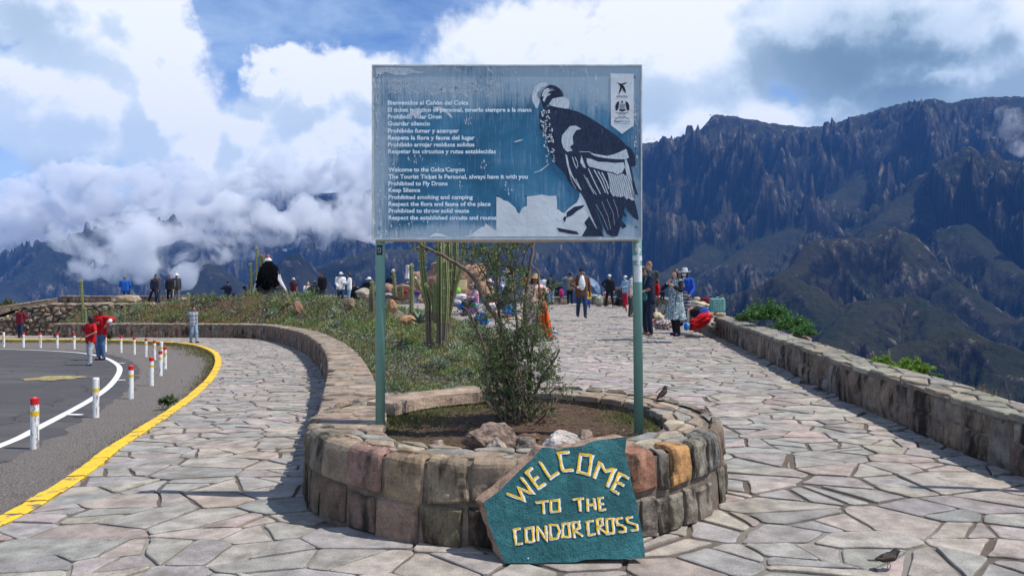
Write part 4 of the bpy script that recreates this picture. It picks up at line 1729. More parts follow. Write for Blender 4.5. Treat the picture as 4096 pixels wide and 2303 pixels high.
def on_board(px, py, lay=0):
    """board pixel -> its place on the panel's front (the panel stands upright at depth BY)"""
    x = (px - CX) / F * BY
    z = EYE - (py - YH) / F * BY
    return (x, BY - .0012 * lay, z)

def flat_mesh(name, polys, lay, mat, parent, **kw):
    mb = MB()
    for k, p in enumerate(polys):
        vs = [on_board(a, b, lay) for a, b in p]
        mb.add(vs, [tuple(range(len(vs)))])
    o = mb.build(name, mat, None, **kw)
    bm = bmesh.new()
    bm.from_mesh(o.data)
    bmesh.ops.triangulate(bm, faces=bm.faces[:])
    bm.to_mesh(o.data)
    bm.free()
    o.parent = parent
    return o

def ribbon(mb, pts, w, lay, fmap=on_board, closed=False):
    pts = [Vector((*p, 0)) for p in pts]
    if closed:
        pts = pts + [pts[0], pts[1]]
    n = len(pts)
    L, Rr = [], []
    for i in range(n):
        a = pts[max(i - 1, 0)]
        b = pts[min(i + 1, n - 1)]
        t = (b - a)
        if t.length < 1e-6:
            t = Vector((1, 0, 0))
        t.normalize()
        k = w / 2
        if 0 < i < n - 1:
            t1 = (pts[i] - pts[i - 1]).normalized()
            c = max(.55, abs(t1.dot(t)))
            k = w / 2 / c
        nn = Vector((-t.y, t.x, 0)) * k
        L.append(pts[i] + nn)
        Rr.append(pts[i] - nn)
    vs = []
    for a, b in zip(L, Rr):
        vs += [fmap(a.x, a.y, lay), fmap(b.x, b.y, lay)]
    mb.add(vs, [(2 * i, 2 * i + 1, 2 * i + 3, 2 * i + 2) for i in range(n - 1)])

def text_mesh(txt):
    cu = bpy.data.curves.new('tmp_text', 'FONT')
    cu.body = txt
    cu.size = 1.0
    cu.offset = .026
    cu.resolution_u = 3
    o = bpy.data.objects.new('tmp_text', cu)
    COL.objects.link(o)
    dg = bpy.context.evaluated_depsgraph_get()
    me = bpy.data.meshes.new_from_object(o.evaluated_get(dg))
    vs = np.array([v.co[:] for v in me.vertices])
    fs = [tuple(p.vertices) for p in me.polygons]
    bpy.data.objects.remove(o)
    bpy.data.meshes.remove(me)
    return vs, fs

def board_text(txt, x0, x1, base, cap, lay, mat, parent, name='lettering'):
    """lettering from pixel x0 to x1 on a baseline, capital height in pixels"""
    vs, fs = text_mesh(txt)
    w = vs[:, 0].max() - vs[:, 0].min()
    sx = (x1 - x0) / w
    sy = cap / .70
    out = [on_board(x0 + (v[0] - vs[:, 0].min()) * sx, base - v[1] * sy, lay) for v in vs]
    return mesh_obj(name, out, fs, mat, parent)

def build_board():
    root = empty('information_board', (0, 0, 0), label='weathered blue visitor information board with a condor picture on two green posts', cat='sign board')
    m, t, b = new_mat('banner_vinyl')
    geo = t.node('ShaderNodeNewGeometry')
    pos = geo.outputs['Position']
    s = t.node('ShaderNodeSeparateXYZ')
    t.l.new(pos, s.inputs[0])
    st1 = t.noise(t.vmath('MULTIPLY', pos, (60, 1, 4)), 1.0, 6.0, .7)
    st2 = t.noise(t.vmath('MULTIPLY', pos, (170, 1, 9)), 1.0, 4.0, .7)
    big = t.noise(t.vmath('ADD', pos, (3.3, 0, 0)), 1.5, 5.0, .6, .4)
    hor = t.noise(t.vmath('MULTIPLY', pos, (1.2, 1, 9)), 1.0, 5.0, .6)
    top = t.remap(s.outputs[2], 2.62, 3.05)
    left = t.remap(s.outputs[0], -.72, -1.0)
    right = t.remap(s.outputs[0], .78, .9)
    low = t.remap(s.outputs[2], 2.02, 1.88)
    w = t.math('MAXIMUM', t.math('MAXIMUM', t.math('MULTIPLY', top, .33), t.math('MULTIPLY', left, .36)), t.math('MAXIMUM', t.math('MULTIPLY', right, .2), t.math('MULTIPLY', low, .35)))
    f = t.math('ADD', t.math('MULTIPLY', st1, .55), t.math('MULTIPLY', st2, .45))
    f = t.math('ADD', f, w)
    f = t.math('ADD', f, t.math('MULTIPLY', t.math('SUBTRACT', big, .5), .75))
    f = t.math('ADD', f, t.math('MULTIPLY', t.math('SUBTRACT', hor, .5), .22))
    blue = t.mix(t.remap(big, .35, .65), (.018, .115, .22), (.05, .21, .36))
    c = t.mix(t.remap(f, .50, .87, 0, .88), blue, (.37, .46, .54))
    c = t.mix(t.remap(t.noise(t.vmath('MULTIPLY', pos, (95, 1, 5)), 1.0, 5.0, .7), .60, .74, 0, .45), c, (.42, .53, .62))
    c = t.mix(t.remap(t.noise(t.vmath('MULTIPLY', pos, (80, 1, 3)), 1.3, 5.0, .7), .36, .30, 0, .5), c, (.01, .05, .10))
    scr = t.noise(t.vmath('MULTIPLY', pos, (24, 1, 13)), 1.0, 8.0, .8, 1.2)
    c = t.mix(t.remap(t.math('ADD', scr, t.math('MULTIPLY', w, .25)), .665, .71), c, (.62, .68, .72))
    t.l.new(c, b.inputs['Base Color'])
    b.inputs['Roughness'].default_value = .45
    wr = t.noise(t.vmath('MULTIPLY', pos, (16, 1, 2.2)), 1.0, 4.0, .55)
    bump(t, b, wr, .25, .01)
    m_white = M('torn_vinyl_white', (.66, .70, .74), .6, .10, 5, bmp=.3, bdist=.01)
    m_frame = M('board_frame', (.55, .56, .55), .6, .2, 10)
    m_navy = M('print_navy', (.018, .030, .070), .5, .5, 22, streak=(6, 1, 1.5))
    nt = NT(m_navy.node_tree)
    bs = nt.n['Principled BSDF']
    src = bs.inputs['Base Color'].links[0].from_socket
    g_ = nt.node('ShaderNodeNewGeometry')
    k_ = nt.noise(nt.vmath('MULTIPLY', g_.outputs['Position'], (70, 1, 16)), 1.0, 7.0, .75, .6)
    nt.l.new(nt.mix(nt.remap(k_, .60, .70, 0, .55), src, (.22, .28, .36)), bs.inputs['Base Color'])
    m_pale = M('print_pale', (.55, .60, .66), .6, .22, 25, streak=(5, 1, 1))
    m_text = M('print_letters', (.80, .90, .96), .6, .12, 30)
    m_dark = M('print_black', (.02, .022, .03), .6, .2, 30)
    m_grey = M('print_grey', (.28, .31, .36), .6, .2, 30)
    x0, _, zt = on_board(1493, 265)
    x1, _, zb = on_board(2563, 953)
    nx, nz = 90, 60
    vs, fs = [], []
    for i in range(nx + 1):
        for j in range(nz + 1):
            x = x0 + (x1 - x0) * i / nx
            z = zb + (zt - zb) * j / nz
            vs.append((x, BY + .0008, z))
    for i in range(nx):
        for j in range(nz):
            a = i * (nz + 1) + j
            fs.append((a, a + nz + 1, a + nz + 2, a + 1))
    mesh_obj('banner', vs, fs, m, root)
    mb = MB()
    mb.box(((x0 + x1) / 2, BY + .034, (zt + zb) / 2), (x1 - x0 - .004, .06, zt - zb - .004))
    mb.build('backing_panel', m_frame, root)
    for (c, sz) in ((((x0 + x1) / 2, BY + .028, zt + .004), (x1 - x0 + .02, .068, .010)), (((x0 + x1) / 2, BY + .028, zb - .005), (x1 - x0 + .02, .068, .010)),
                    ((x0 - .005, BY + .028, (zt + zb) / 2), (.010, .068, zt - zb - .002)), ((x1 + .005, BY + .028, (zt + zb) / 2), (.010, .068, zt - zb - .002))):
        mb = MB()
        mb.box(c, sz)
        mb.build('frame_edge', m_frame, root)
    vs, fs = [], []
    n = 40
    for i in range(n + 1):
        u = i / n
        x = x0 + .02 + (x1 - x0 - .04) * u
        sag = .012 + .012 * math.sin(math.pi * min(1, u * 1.15)) * (.6 + .4 * u)
        for (dy, dz) in ((-.004, -.010), (.012, -.010 - sag), (.06, -.010 - sag * .8)):
            vs.append((x, BY + dy, zb + dz))
    for i in range(n):
        for j in range(2):
            a = i * 3 + j
            fs.append((a, a + 1, a + 4, a + 3))
    mesh_obj('banner_hem', vs, fs, M('hem_cloth', (.50, .42, .35), .8, .15, 8), root, smooth=True)
    m_post, t, b = new_mat('post_paint')
    geo = t.node('ShaderNodeNewGeometry')
    n1 = t.noise(geo.outputs['Position'], 6.0, 6.0, .6)
    n2 = t.noise(t.vmath('MULTIPLY', geo.outputs['Position'], (30, 30, 30)), 1.0, 5.0, .75)
    c = t.mix(n1, (.13, .275, .225), (.175, .345, .29))
    c = t.mix(t.remap(n2, .68, .74), c, (.04, .07, .06))
    t.l.new(c, b.inputs['Base Color'])
    b.inputs['Roughness'].default_value = .42
    b.inputs['Specular IOR Level'].default_value = .4
    posts = []
    for (pxt, pxb, py0, y, zbot) in ((1522, 1521, 1745, 5.63, .36), (2542, 2556, 1740, 5.66, .36)):
        P0 = at(pxb, py0, y)
        P1 = at(pxt, 960, y)
        P0 = Vector((P0.x, y, zbot - .1))
        P1 = Vector((P1.x, y, 3.05))
        xt = (pxt - CX) / F * y
        P1.x = xt + (xt - P0.x) * .9 * 0
        mb = MB()
        mb.tube([P0, P1], .0345, 24)
        posts.append((mb.build('post', m_post, root, smooth=True), P0, P1))
    def sticker(name, post, z0, z1, a0, a1, mat, seed, r_=.0352, ragged=.2):
        _, P0, P1 = posts[post]
        rr = random.Random(seed)
        n, k = 12, 14
        vs, fs = [], []
        for i in range(k + 1):
            z = z0 + (z1 - z0) * i / k
            u = (z - P0.z) / (P1.z - P0.z)
            c = P0 + (P1 - P0) * u
            e0 = a0 + (a1 - a0) * ragged * rr.random() * (1 if 0 < i < k else 1.4)
            e1 = a1 - (a1 - a0) * ragged * rr.random()
            for j in range(n + 1):
                a = R(e0 + (e1 - e0) * j / n)
                vs.append((c.x + r_ * math.sin(a), c.y - r_ * math.cos(a), z))
        for i in range(k):
            for j in range(n):
                a = i * (n + 1) + j
                fs.append((a, a + 1, a + n + 2, a + n + 1))
        return mesh_obj(name, vs, fs, mat, root, smooth=True)
    zof = lambda py, y=5.6: EYE - (py - YH) / F * y
    m_stk = M('sticker_white', (.60, .63, .66), .6, .15, 40)
    sticker('torn_sticker', 1, zof(1128), zof(1062), -60, 72, m_stk, 1, .0352, .08)
    sticker('torn_sticker', 1, zof(1062), zof(972), -38, 44, m_stk, 2, .0352, .45)
    sticker('torn_sticker', 1, zof(1042), zof(1022), -84, 84, m_stk, 3, .0354, .05)
    sticker('round_sticker', 0, zof(1020), zof(980), -48, 40, m_dark, 4, .0352, .12)
    sticker('round_sticker', 0, zof(1011), zof(990), -28, 20, m_grey, 5, .0356, .2)
    sticker('round_sticker', 0, zof(1007), zof(994), -14, 8, m_dark, 6, .0360, .2)

    C = lambda L: [(2100 + x * .5112, 240 + y * .5112) for x, y in L]
    D = lambda L: [(1480 + x * .5041, 240 + y * .5041) for x, y in L]
    flat_mesh('torn_patch', [D([(1004, 1085), (1035, 1095), (1062, 1115), (1095, 1122), (1130, 1152), (1155, 1175), (1172, 1215), (1186, 1218), (1205, 1178), (1225, 1165), (1245, 1160), (1245, 1400), (1002, 1400)])], 1, m_white, root)
    flat_mesh('torn_patch', [D([(1246, 1083), (1300, 1078), (1360, 1068), (1420, 1080), (1478, 1078), (1484, 1130), (1483, 1180), (1500, 1190), (1525, 1212), (1545, 1215), (1562, 1192), (1600, 1160), (1640, 1132), (1660, 1090), (1664, 1048), (1690, 1060), (1740, 1180),
                                (1790, 1290), (1830, 1400), (1246, 1400)])], 1, m_white, root)
    flat_mesh('torn_patch', [D([(745, 1402), (800, 1385), (850, 1352), (885, 1325), (905, 1322), (922, 1298), (945, 1318), (985, 1345), (1001, 1352), (1001, 1402)])], 1, m_white, root)
    flat_mesh('torn_patch', [D([(470, 1400), (500, 1380), (530, 1372), (565, 1378), (620, 1400)])], 1, m_white, root)
    flat_mesh('torn_patch', [D([(70, 62), (110, 58), (240, 62), (330, 70), (365, 90), (440, 98), (400, 108), (330, 105), (290, 120), (200, 118), (120, 96), (95, 110), (60, 150), (48, 110), (45, 70)])], 1, m_pale, root)
    flat_mesh('torn_patch', [D([(305, 440), (330, 400), (375, 385), (420, 395), (410, 420), (385, 445), (372, 462), (345, 440), (320, 452)])], 3, m_pale, root)
    flat_mesh('torn_patch', [D([(500, 375), (560, 372), (610, 395), (640, 430), (655, 465), (635, 452), (600, 420), (560, 408), (520, 395)])], 1, m_pale, root)
    rr = random.Random(12)
    sc = []
    for (cx, cy, w, h, n) in ((770, 470, 30, 90, 14), (60, 250, 22, 170, 26), (58, 560, 20, 200, 26), (75, 1150, 26, 200, 26), (2110, 420, 22, 130, 16), (2115, 700, 22, 240, 22), (620, 850, 300, 90, 10), (900, 850, 40, 60, 6), (1085, 1000, 40, 50, 8),
                              (1500, 90, 330, 22, 16), (350, 1300, 250, 60, 20), (720, 1010, 14, 90, 6), (350, 780, 60, 50, 10)):
        for _ in range(n):
            x, y = cx + rr.gauss(0, .5) * w, cy + rr.gauss(0, .5) * h
            a, b_ = rr.uniform(3, 13), rr.uniform(6, 34)
            sc.append([(x - a * .3, y - b_ * .5), (x + a * .3, y - b_ * .3), (x + a * .5, y + b_ * .2), (x + a * .1, y + b_ * .5), (x - a * .5, y + b_ * .1)])
    sc.append([(1298, 893), (1345, 878), (1400, 838), (1425, 820), (1420, 830), (1360, 880), (1310, 896)])
    sc.append([(1142, 650), (1180, 635), (1222, 630), (1190, 645), (1150, 655)])
    flat_mesh('scraped_marks', [D([(max(30, min(2128, x)), max(56, min(1398, y))) for x, y in p]) for p in sc], 1, m_pale, root)
    flat_mesh('bird_print', [D([(1560, 1210), (1620, 1165), (1700, 1150), (1690, 1170), (1640, 1200), (1600, 1235), (1560, 1250)]), D([(1530, 1260), (1545, 1240), (1560, 1245), (1545, 1290)]), D([(1690, 1380), (1720, 1330), (1700, 1290), (1740, 1240), (1790, 1330), (1860, 1400), (1680, 1400)]),
                             D([(1480, 1330), (1560, 1345), (1640, 1360), (1660, 1385), (1590, 1380), (1500, 1362)])], 2, m_navy, root)
    body = [(150, 375), (200, 362), (262, 378), (340, 385), (420, 408), (500, 448), (580, 500), (660, 555), (730, 605), (790, 668), (835, 700), (858, 745), (866, 800), (862, 830), (830, 838), (850, 940), (880, 1045), (883, 1062), (862, 1050),
            (850, 1000), (856, 1100), (870, 1150), (888, 1240), (885, 1256), (850, 1235), (805, 1185), (785, 1140), (772, 1180), (778, 1200), (800, 1225), (780, 1222), (768, 1210), (755, 1255), (795, 1300), (765, 1322), (748, 1300), (738, 1330), (722, 1380), (680, 1382), (640, 1360),
            (610, 1290), (585, 1225), (570, 1190), (575, 1230), (600, 1290), (610, 1375), (592, 1380), (555, 1300), (520, 1220), (495, 1160), (470, 1100), (440, 1050), (418, 1025), (385, 1005), (340, 950), (305, 880), (240, 815), (205, 750), (185, 690), (165, 620), (150, 560),
            (122, 548), (112, 520), (130, 480), (108, 440), (125, 400)]
    flat_mesh('bird_print', [C(body)], 3, m_navy, root)
    flat_mesh('bird_print', [C([(128, 330), (120, 290), (135, 245), (165, 215), (195, 195), (240, 205), (275, 230), (300, 285), (260, 293), (215, 302), (188, 345), (165, 365), (140, 378)])], 3, m_navy, root)
    pale = [[(60, 250), (75, 215), (110, 185), (150, 176), (178, 190), (162, 207), (130, 215), (115, 240), (98, 258), (95, 285), (118, 320), (110, 345), (100, 375), (88, 382), (70, 350), (58, 325), (52, 290)],
            [(135, 262), (150, 235), (175, 222), (215, 228), (235, 240), (200, 245), (175, 262), (205, 268), (170, 290), (150, 330), (138, 318), (148, 285), (130, 290)],
            [(188, 345), (215, 306), (260, 296), (312, 292), (340, 312), (350, 345), (342, 380), (318, 384), (290, 378), (250, 372), (205, 360)],
            [(508, 733), (560, 738), (640, 752), (700, 738), (755, 715), (790, 697), (800, 722), (812, 765), (790, 778), (720, 778), (650, 772), (600, 765), (550, 755)],
            [(480, 770), (520, 776), (570, 798), (640, 800), (700, 808), (770, 802), (782, 840), (760, 880), (720, 900), (690, 880), (640, 872), (560, 850), (500, 835), (482, 800)],
            [(780, 780), (795, 780), (815, 840), (835, 940), (848, 1020), (856, 1075), (845, 1040), (820, 960), (795, 900), (785, 850)],
            [(640, 880), (690, 890), (720, 905), (760, 890), (800, 910), (825, 980), (845, 1060), (856, 1098), (835, 1100), (812, 1080), (795, 1092), (775, 1065), (745, 1075), (725, 1055), (735, 1075), (700, 1062), (690, 1070), (665, 1030), (660, 960)],
            [(290, 590), (330, 545), (350, 520), (395, 515), (440, 540), (400, 552), (385, 575), (372, 600), (378, 660), (350, 680), (372, 712), (330, 720), (300, 690), (285, 640)],
            [(315, 735), (330, 750), (345, 830), (370, 900), (395, 950), (440, 1015), (425, 1010), (380, 940), (345, 880), (325, 810)],
            [(440, 745), (460, 800), (478, 850), (455, 840), (432, 800)]]
    for _ in range(80):
        v = rr.random()
        x = 135 + v * 60 + rr.uniform(-25, 55)
        y = 395 + v * 400
        a, b_ = rr.uniform(3, 13), rr.uniform(4, 22)
        an = rr.uniform(-.6, .6)
        pale.append([(x + a * math.cos(q + an) * rr.uniform(.5, 1), y + b_ * math.sin(q + an) * rr.uniform(.5, 1)) for q in (0, .9, 1.9, 2.9, 3.9, 5)])
    flat_mesh('bird_print', [C(p) for p in pale], 4, m_pale, root)
    mb = MB()
    for (p, w) in [([(370, 760), (385, 810), (405, 850)], 6), ([(390, 760), (410, 800), (412, 840)], 5), ([(495, 850), (540, 950), (590, 1050)], 7), ([(480, 920), (520, 1000), (560, 1055)], 5), ([(540, 860), (590, 950), (630, 1040)], 8), ([(570, 870), (610, 940), (650, 1050)], 7),
                   ([(600, 880), (640, 960), (655, 1010)], 8), ([(555, 1130), (610, 1230), (650, 1330)], 2), ([(600, 1110), (650, 1230), (670, 1330)], 2), ([(640, 1090), (690, 1200), (700, 1290)], 2), ([(690, 1090), (720, 1170), (730, 1230)], 2),
                   ([(395, 930), (420, 980), (440, 1020)], 6), ([(460, 900), (500, 980), (540, 1050)], 4), ([(425, 720), (500, 720), (590, 760)], 4), ([(345, 880), (370, 960), (400, 1010)], 3)]:
        ribbon(mb, [(2100 + x * .5112, 240 + y * .5112) for x, y in p], w * .55, 4.5)
    mb.build('bird_print', m_pale, root)
    mb = MB()
    for k in range(11):
        x = 650 + k * 17
        ribbon(mb, [(2100 + a * .5112, 240 + b_ * .5112) for a, b_ in [(x - 10, 880 + k * 2), (x + 15, 960), (x + 40, 1060 + k * 2)]], 1.6, 4.8)
    for k in range(9):
        a = 175 + k * 13
        ribbon(mb, [(2100 + x * .5112, 240 + y * .5112) for x, y in [(a, 215 + k * 3), (a + 25, 235 + k * 5), (a + 20, 270 + k * 2)]], 1.8, 4.8)
    mb.build('bird_print', m_navy, root)
    flat_mesh('emblem_pennant', [D([(1908, 108), (2092, 112), (2092, 520), (2000, 588), (1912, 520)])], 2, m_white, root)
    flat_mesh('emblem', [D([(1952, 180), (1975, 186), (1998, 190), (2020, 182), (2042, 180), (2022, 194), (2005, 200), (2018, 215), (2028, 240), (2030, 270), (2008, 245), (2000, 225), (1990, 250), (1972, 280), (1978, 245), (1985, 215), (1975, 196)])], 3, m_dark, root)
    flat_mesh('emblem', [D([(1948, 400), (1945, 365), (1958, 338), (1978, 328), (1975, 355), (1972, 380), (1962, 405)]), D([(2056, 400), (2058, 365), (2046, 338), (2026, 328), (2028, 355), (2032, 380), (2042, 405)]), D([(1975, 402), (2000, 412), (2028, 402), (2022, 388), (2000, 396), (1982, 388)]),
                         D([(1992, 335), (2000, 320), (2008, 335), (2004, 345), (1996, 345)])], 3, m_dark, root)
    flat_mesh('emblem', [D([(1978, 352), (1990, 348), (2012, 348), (2024, 352), (2020, 384), (2000, 392), (1982, 384)])], 3, m_grey, root)
    mb = MB()
    ribbon(mb, D([(1944, 470), (1965, 462), (1982, 452), (2000, 462), (2018, 452), (2036, 462), (2058, 472)]), 2.4, 3)
    mb.build('emblem', m_dark, root)

    def T(txt, x0, x1, base, cap, mat=m_text, lay=2, name='lettering'):
        board_text(txt, 1480 + x0 * .5041, 1480 + x1 * .5041, 240 + base * .5041, cap * .5041, lay, mat, root, name)
    T('AUTOCOLCA', 1955, 2045, 300, 15, m_dark, 3)
    T('MUNICIPALIDAD PROVINCIAL', 1950, 2052, 424, 6, m_dark, 3)
    T('CAYLLOMA', 1970, 2030, 434, 8, m_dark, 3)
    T('Geo', 1936, 1980, 496, 17, m_dark, 3)
    T('Parque', 1981, 2062, 496, 17, m_grey, 3)
    T('Colca y Volcanes de Andagua', 1936, 2064, 511, 6, m_grey, 3)
    lines = [('Bienvenidos al Cañón del Colca', 142, 782, 356), ('El ticket turístico es personal, tenerlo siempre a la mano', 142, 1282, 412), ('Prohibido volar Dron', 142, 568, 467), ('Guardar silencio', 142, 477, 521),
             ('Prohibido fumar y acampar', 142, 706, 578), ('Respeta la flora y fauna del lugar', 143, 832, 633), ('Prohibido arrojar residuos solidos', 143, 829, 688), ('Respetar los circuitos y rutas establecidas', 144, 998, 742),
             ('Welcome to the Colca Canyon', 145, 750, 886), ('The Tourist Ticket Is Personal, always have it with you', 146, 1252, 942), ('Prohibited to Fly Drone', 146, 617, 996), ('Keep Silence', 147, 399, 1048),
             ('Prohibited smoking and camping', 147, 816, 1104), ('Respect the flora and fauna of the place', 147, 957, 1158), ('Prohibited to throw solid waste', 148, 787, 1212), ('Respect the established circuits and routes', 148, 1003, 1267)]
    for (s_, a, b_, c) in lines:
        T(s_, a, b_, c, 33)
    mb = MB()

    def circ(cx, cy, r_, w=3, n=20, k=0, amp=0):
        ribbon(mb, D([(cx + (r_ + amp * math.cos(k * a)) * math.cos(a), cy + (r_ + amp * math.cos(k * a)) * math.sin(a)) for a in [2 * math.pi * i / n for i in range(n)]]), w * .5, 1, closed=True)

    def spiral(cx, cy, r_, turns=1.6, ph=0, w=3):
        ribbon(mb, D([(cx + r_ * (1 - i / 16) * math.cos(ph + turns * 6.28 * i / 16), cy + r_ * (1 - i / 16) * math.sin(ph + turns * 6.28 * i / 16)) for i in range(16)]), w * .5, 1)

    def rays(cx, cy, r0, r1, n, w=3, a0=0, a1=6.283):
        for i in range(n):
            a = a0 + (a1 - a0) * i / n
            ribbon(mb, D([(cx + r0 * math.cos(a), cy + r0 * math.sin(a)), (cx + r1 * math.cos(a), cy + r1 * math.sin(a))]), w * .5, 1)
    circ(200, 210, 52, 5, 48, 8, 5)
    circ(200, 210, 16, 5)
    circ(200, 210, 7, 5)
    rays(200, 210, 20, 50, 8, 4)
    rays(200, 210, 22, 34, 16, 6, .2)
    for (cx, cy) in ((150, 165), (250, 165), (150, 262), (250, 262)):
        circ(cx, cy, 5, 4, 8)
    circ(320, 172, 20, 3, 40, 9, 3)
    circ(320, 172, 9, 3)
    ribbon(mb, D([(280, 200), (300, 215), (330, 240), (350, 262), (335, 272), (310, 262), (290, 240), (282, 215), (310, 200), (345, 200), (356, 180)]), 1.8, 1)
    rays(340, 245, 6, 26, 7, 3, 0, 1.6)
    for (cx, cy) in ((385, 180), (400, 200), (388, 225), (412, 175), (405, 250), (385, 260)):
        spiral(cx, cy, 13, 1.4, cx)
    for (cx, cy) in ((440, 200), (455, 220), (448, 240), (470, 195), (490, 175), (520, 165), (470, 250), (545, 175)):
        spiral(cx, cy, 12, 1.6, cy)
    ribbon(mb, D([(470, 200), (500, 215), (540, 240), (560, 262), (520, 265), (490, 250)]), 2.0, 1)
    ribbon(mb, D([(520, 235), (560, 205), (600, 170), (605, 160)]), 2.6, 1)
    ribbon(mb, D([(530, 240), (570, 215), (605, 180)]), 2.0, 1)
    rays(555, 230, 10, 48, 9, 3, .0, .9)
    rays(500, 255, 4, 26, 8, 3, 1.2, 3.0)
    for k in range(8):
        spiral(628 + k * 19, 172, 9, 1.3, k)
    circ(740, 204, 22, 3, 40, 10, 3)
    spiral(740, 204, 12, 1.8)
    spiral(634, 200, 15, 1.7)
    spiral(660, 200, 15, 1.7, 2)
    rays(645, 245, 3, 26, 14, 3)
    circ(688, 193, 7, 3, 12)
    circ(706, 193, 7, 3, 12)
    ribbon(mb, D([(680, 205), (682, 235), (700, 262), (722, 262), (722, 225), (710, 205)]), 2, 1, closed=True)
    for (cx, cy) in ((735, 240), (760, 245), (745, 262)):
        spiral(cx, cy, 11, 1.5)
    for (cx, cy) in ((790, 175), (812, 165), (795, 205), (785, 240), (810, 262), (880, 165), (868, 205), (882, 240), (862, 262), (832, 172)):
        spiral(cx, cy, 12, 1.5, cx)
    rays(835, 215, 5, 40, 4, 7, .78)
    circ(835, 215, 5, 4, 10)
    circ(965, 180, 14, 4, 30, 8, 2)
    circ(965, 180, 5, 4, 10)
    circ(920, 235, 20, 3, 40, 9, 3)
    rays(1015, 205, 4, 32, 13, 2.4)
    ribbon(mb, D([(930, 165), (950, 195), (975, 225), (1000, 240), (985, 262), (950, 262)]), 1.6, 1)
    rays(945, 190, 6, 26, 6, 2.5, 3, 4.6)
    mb.build('ornament_frieze', m_pale, root)
    for (px, py) in ((70, 122), (2100, 140), (1014, 1078), (1234, 1080), (2112, 1325), (75, 1335)):
        x, y, z = on_board(1480 + px * .5041, 240 + py * .5041, 5)
        mb = MB()
        mb.lathe([(.006, 0), (.006, .002), (.003, .004)], 10, (x, y, z), rot=Matrix.Rotation(R(90), 3, 'X'))
        mb.build('screw', m_dark, root)

build_board()

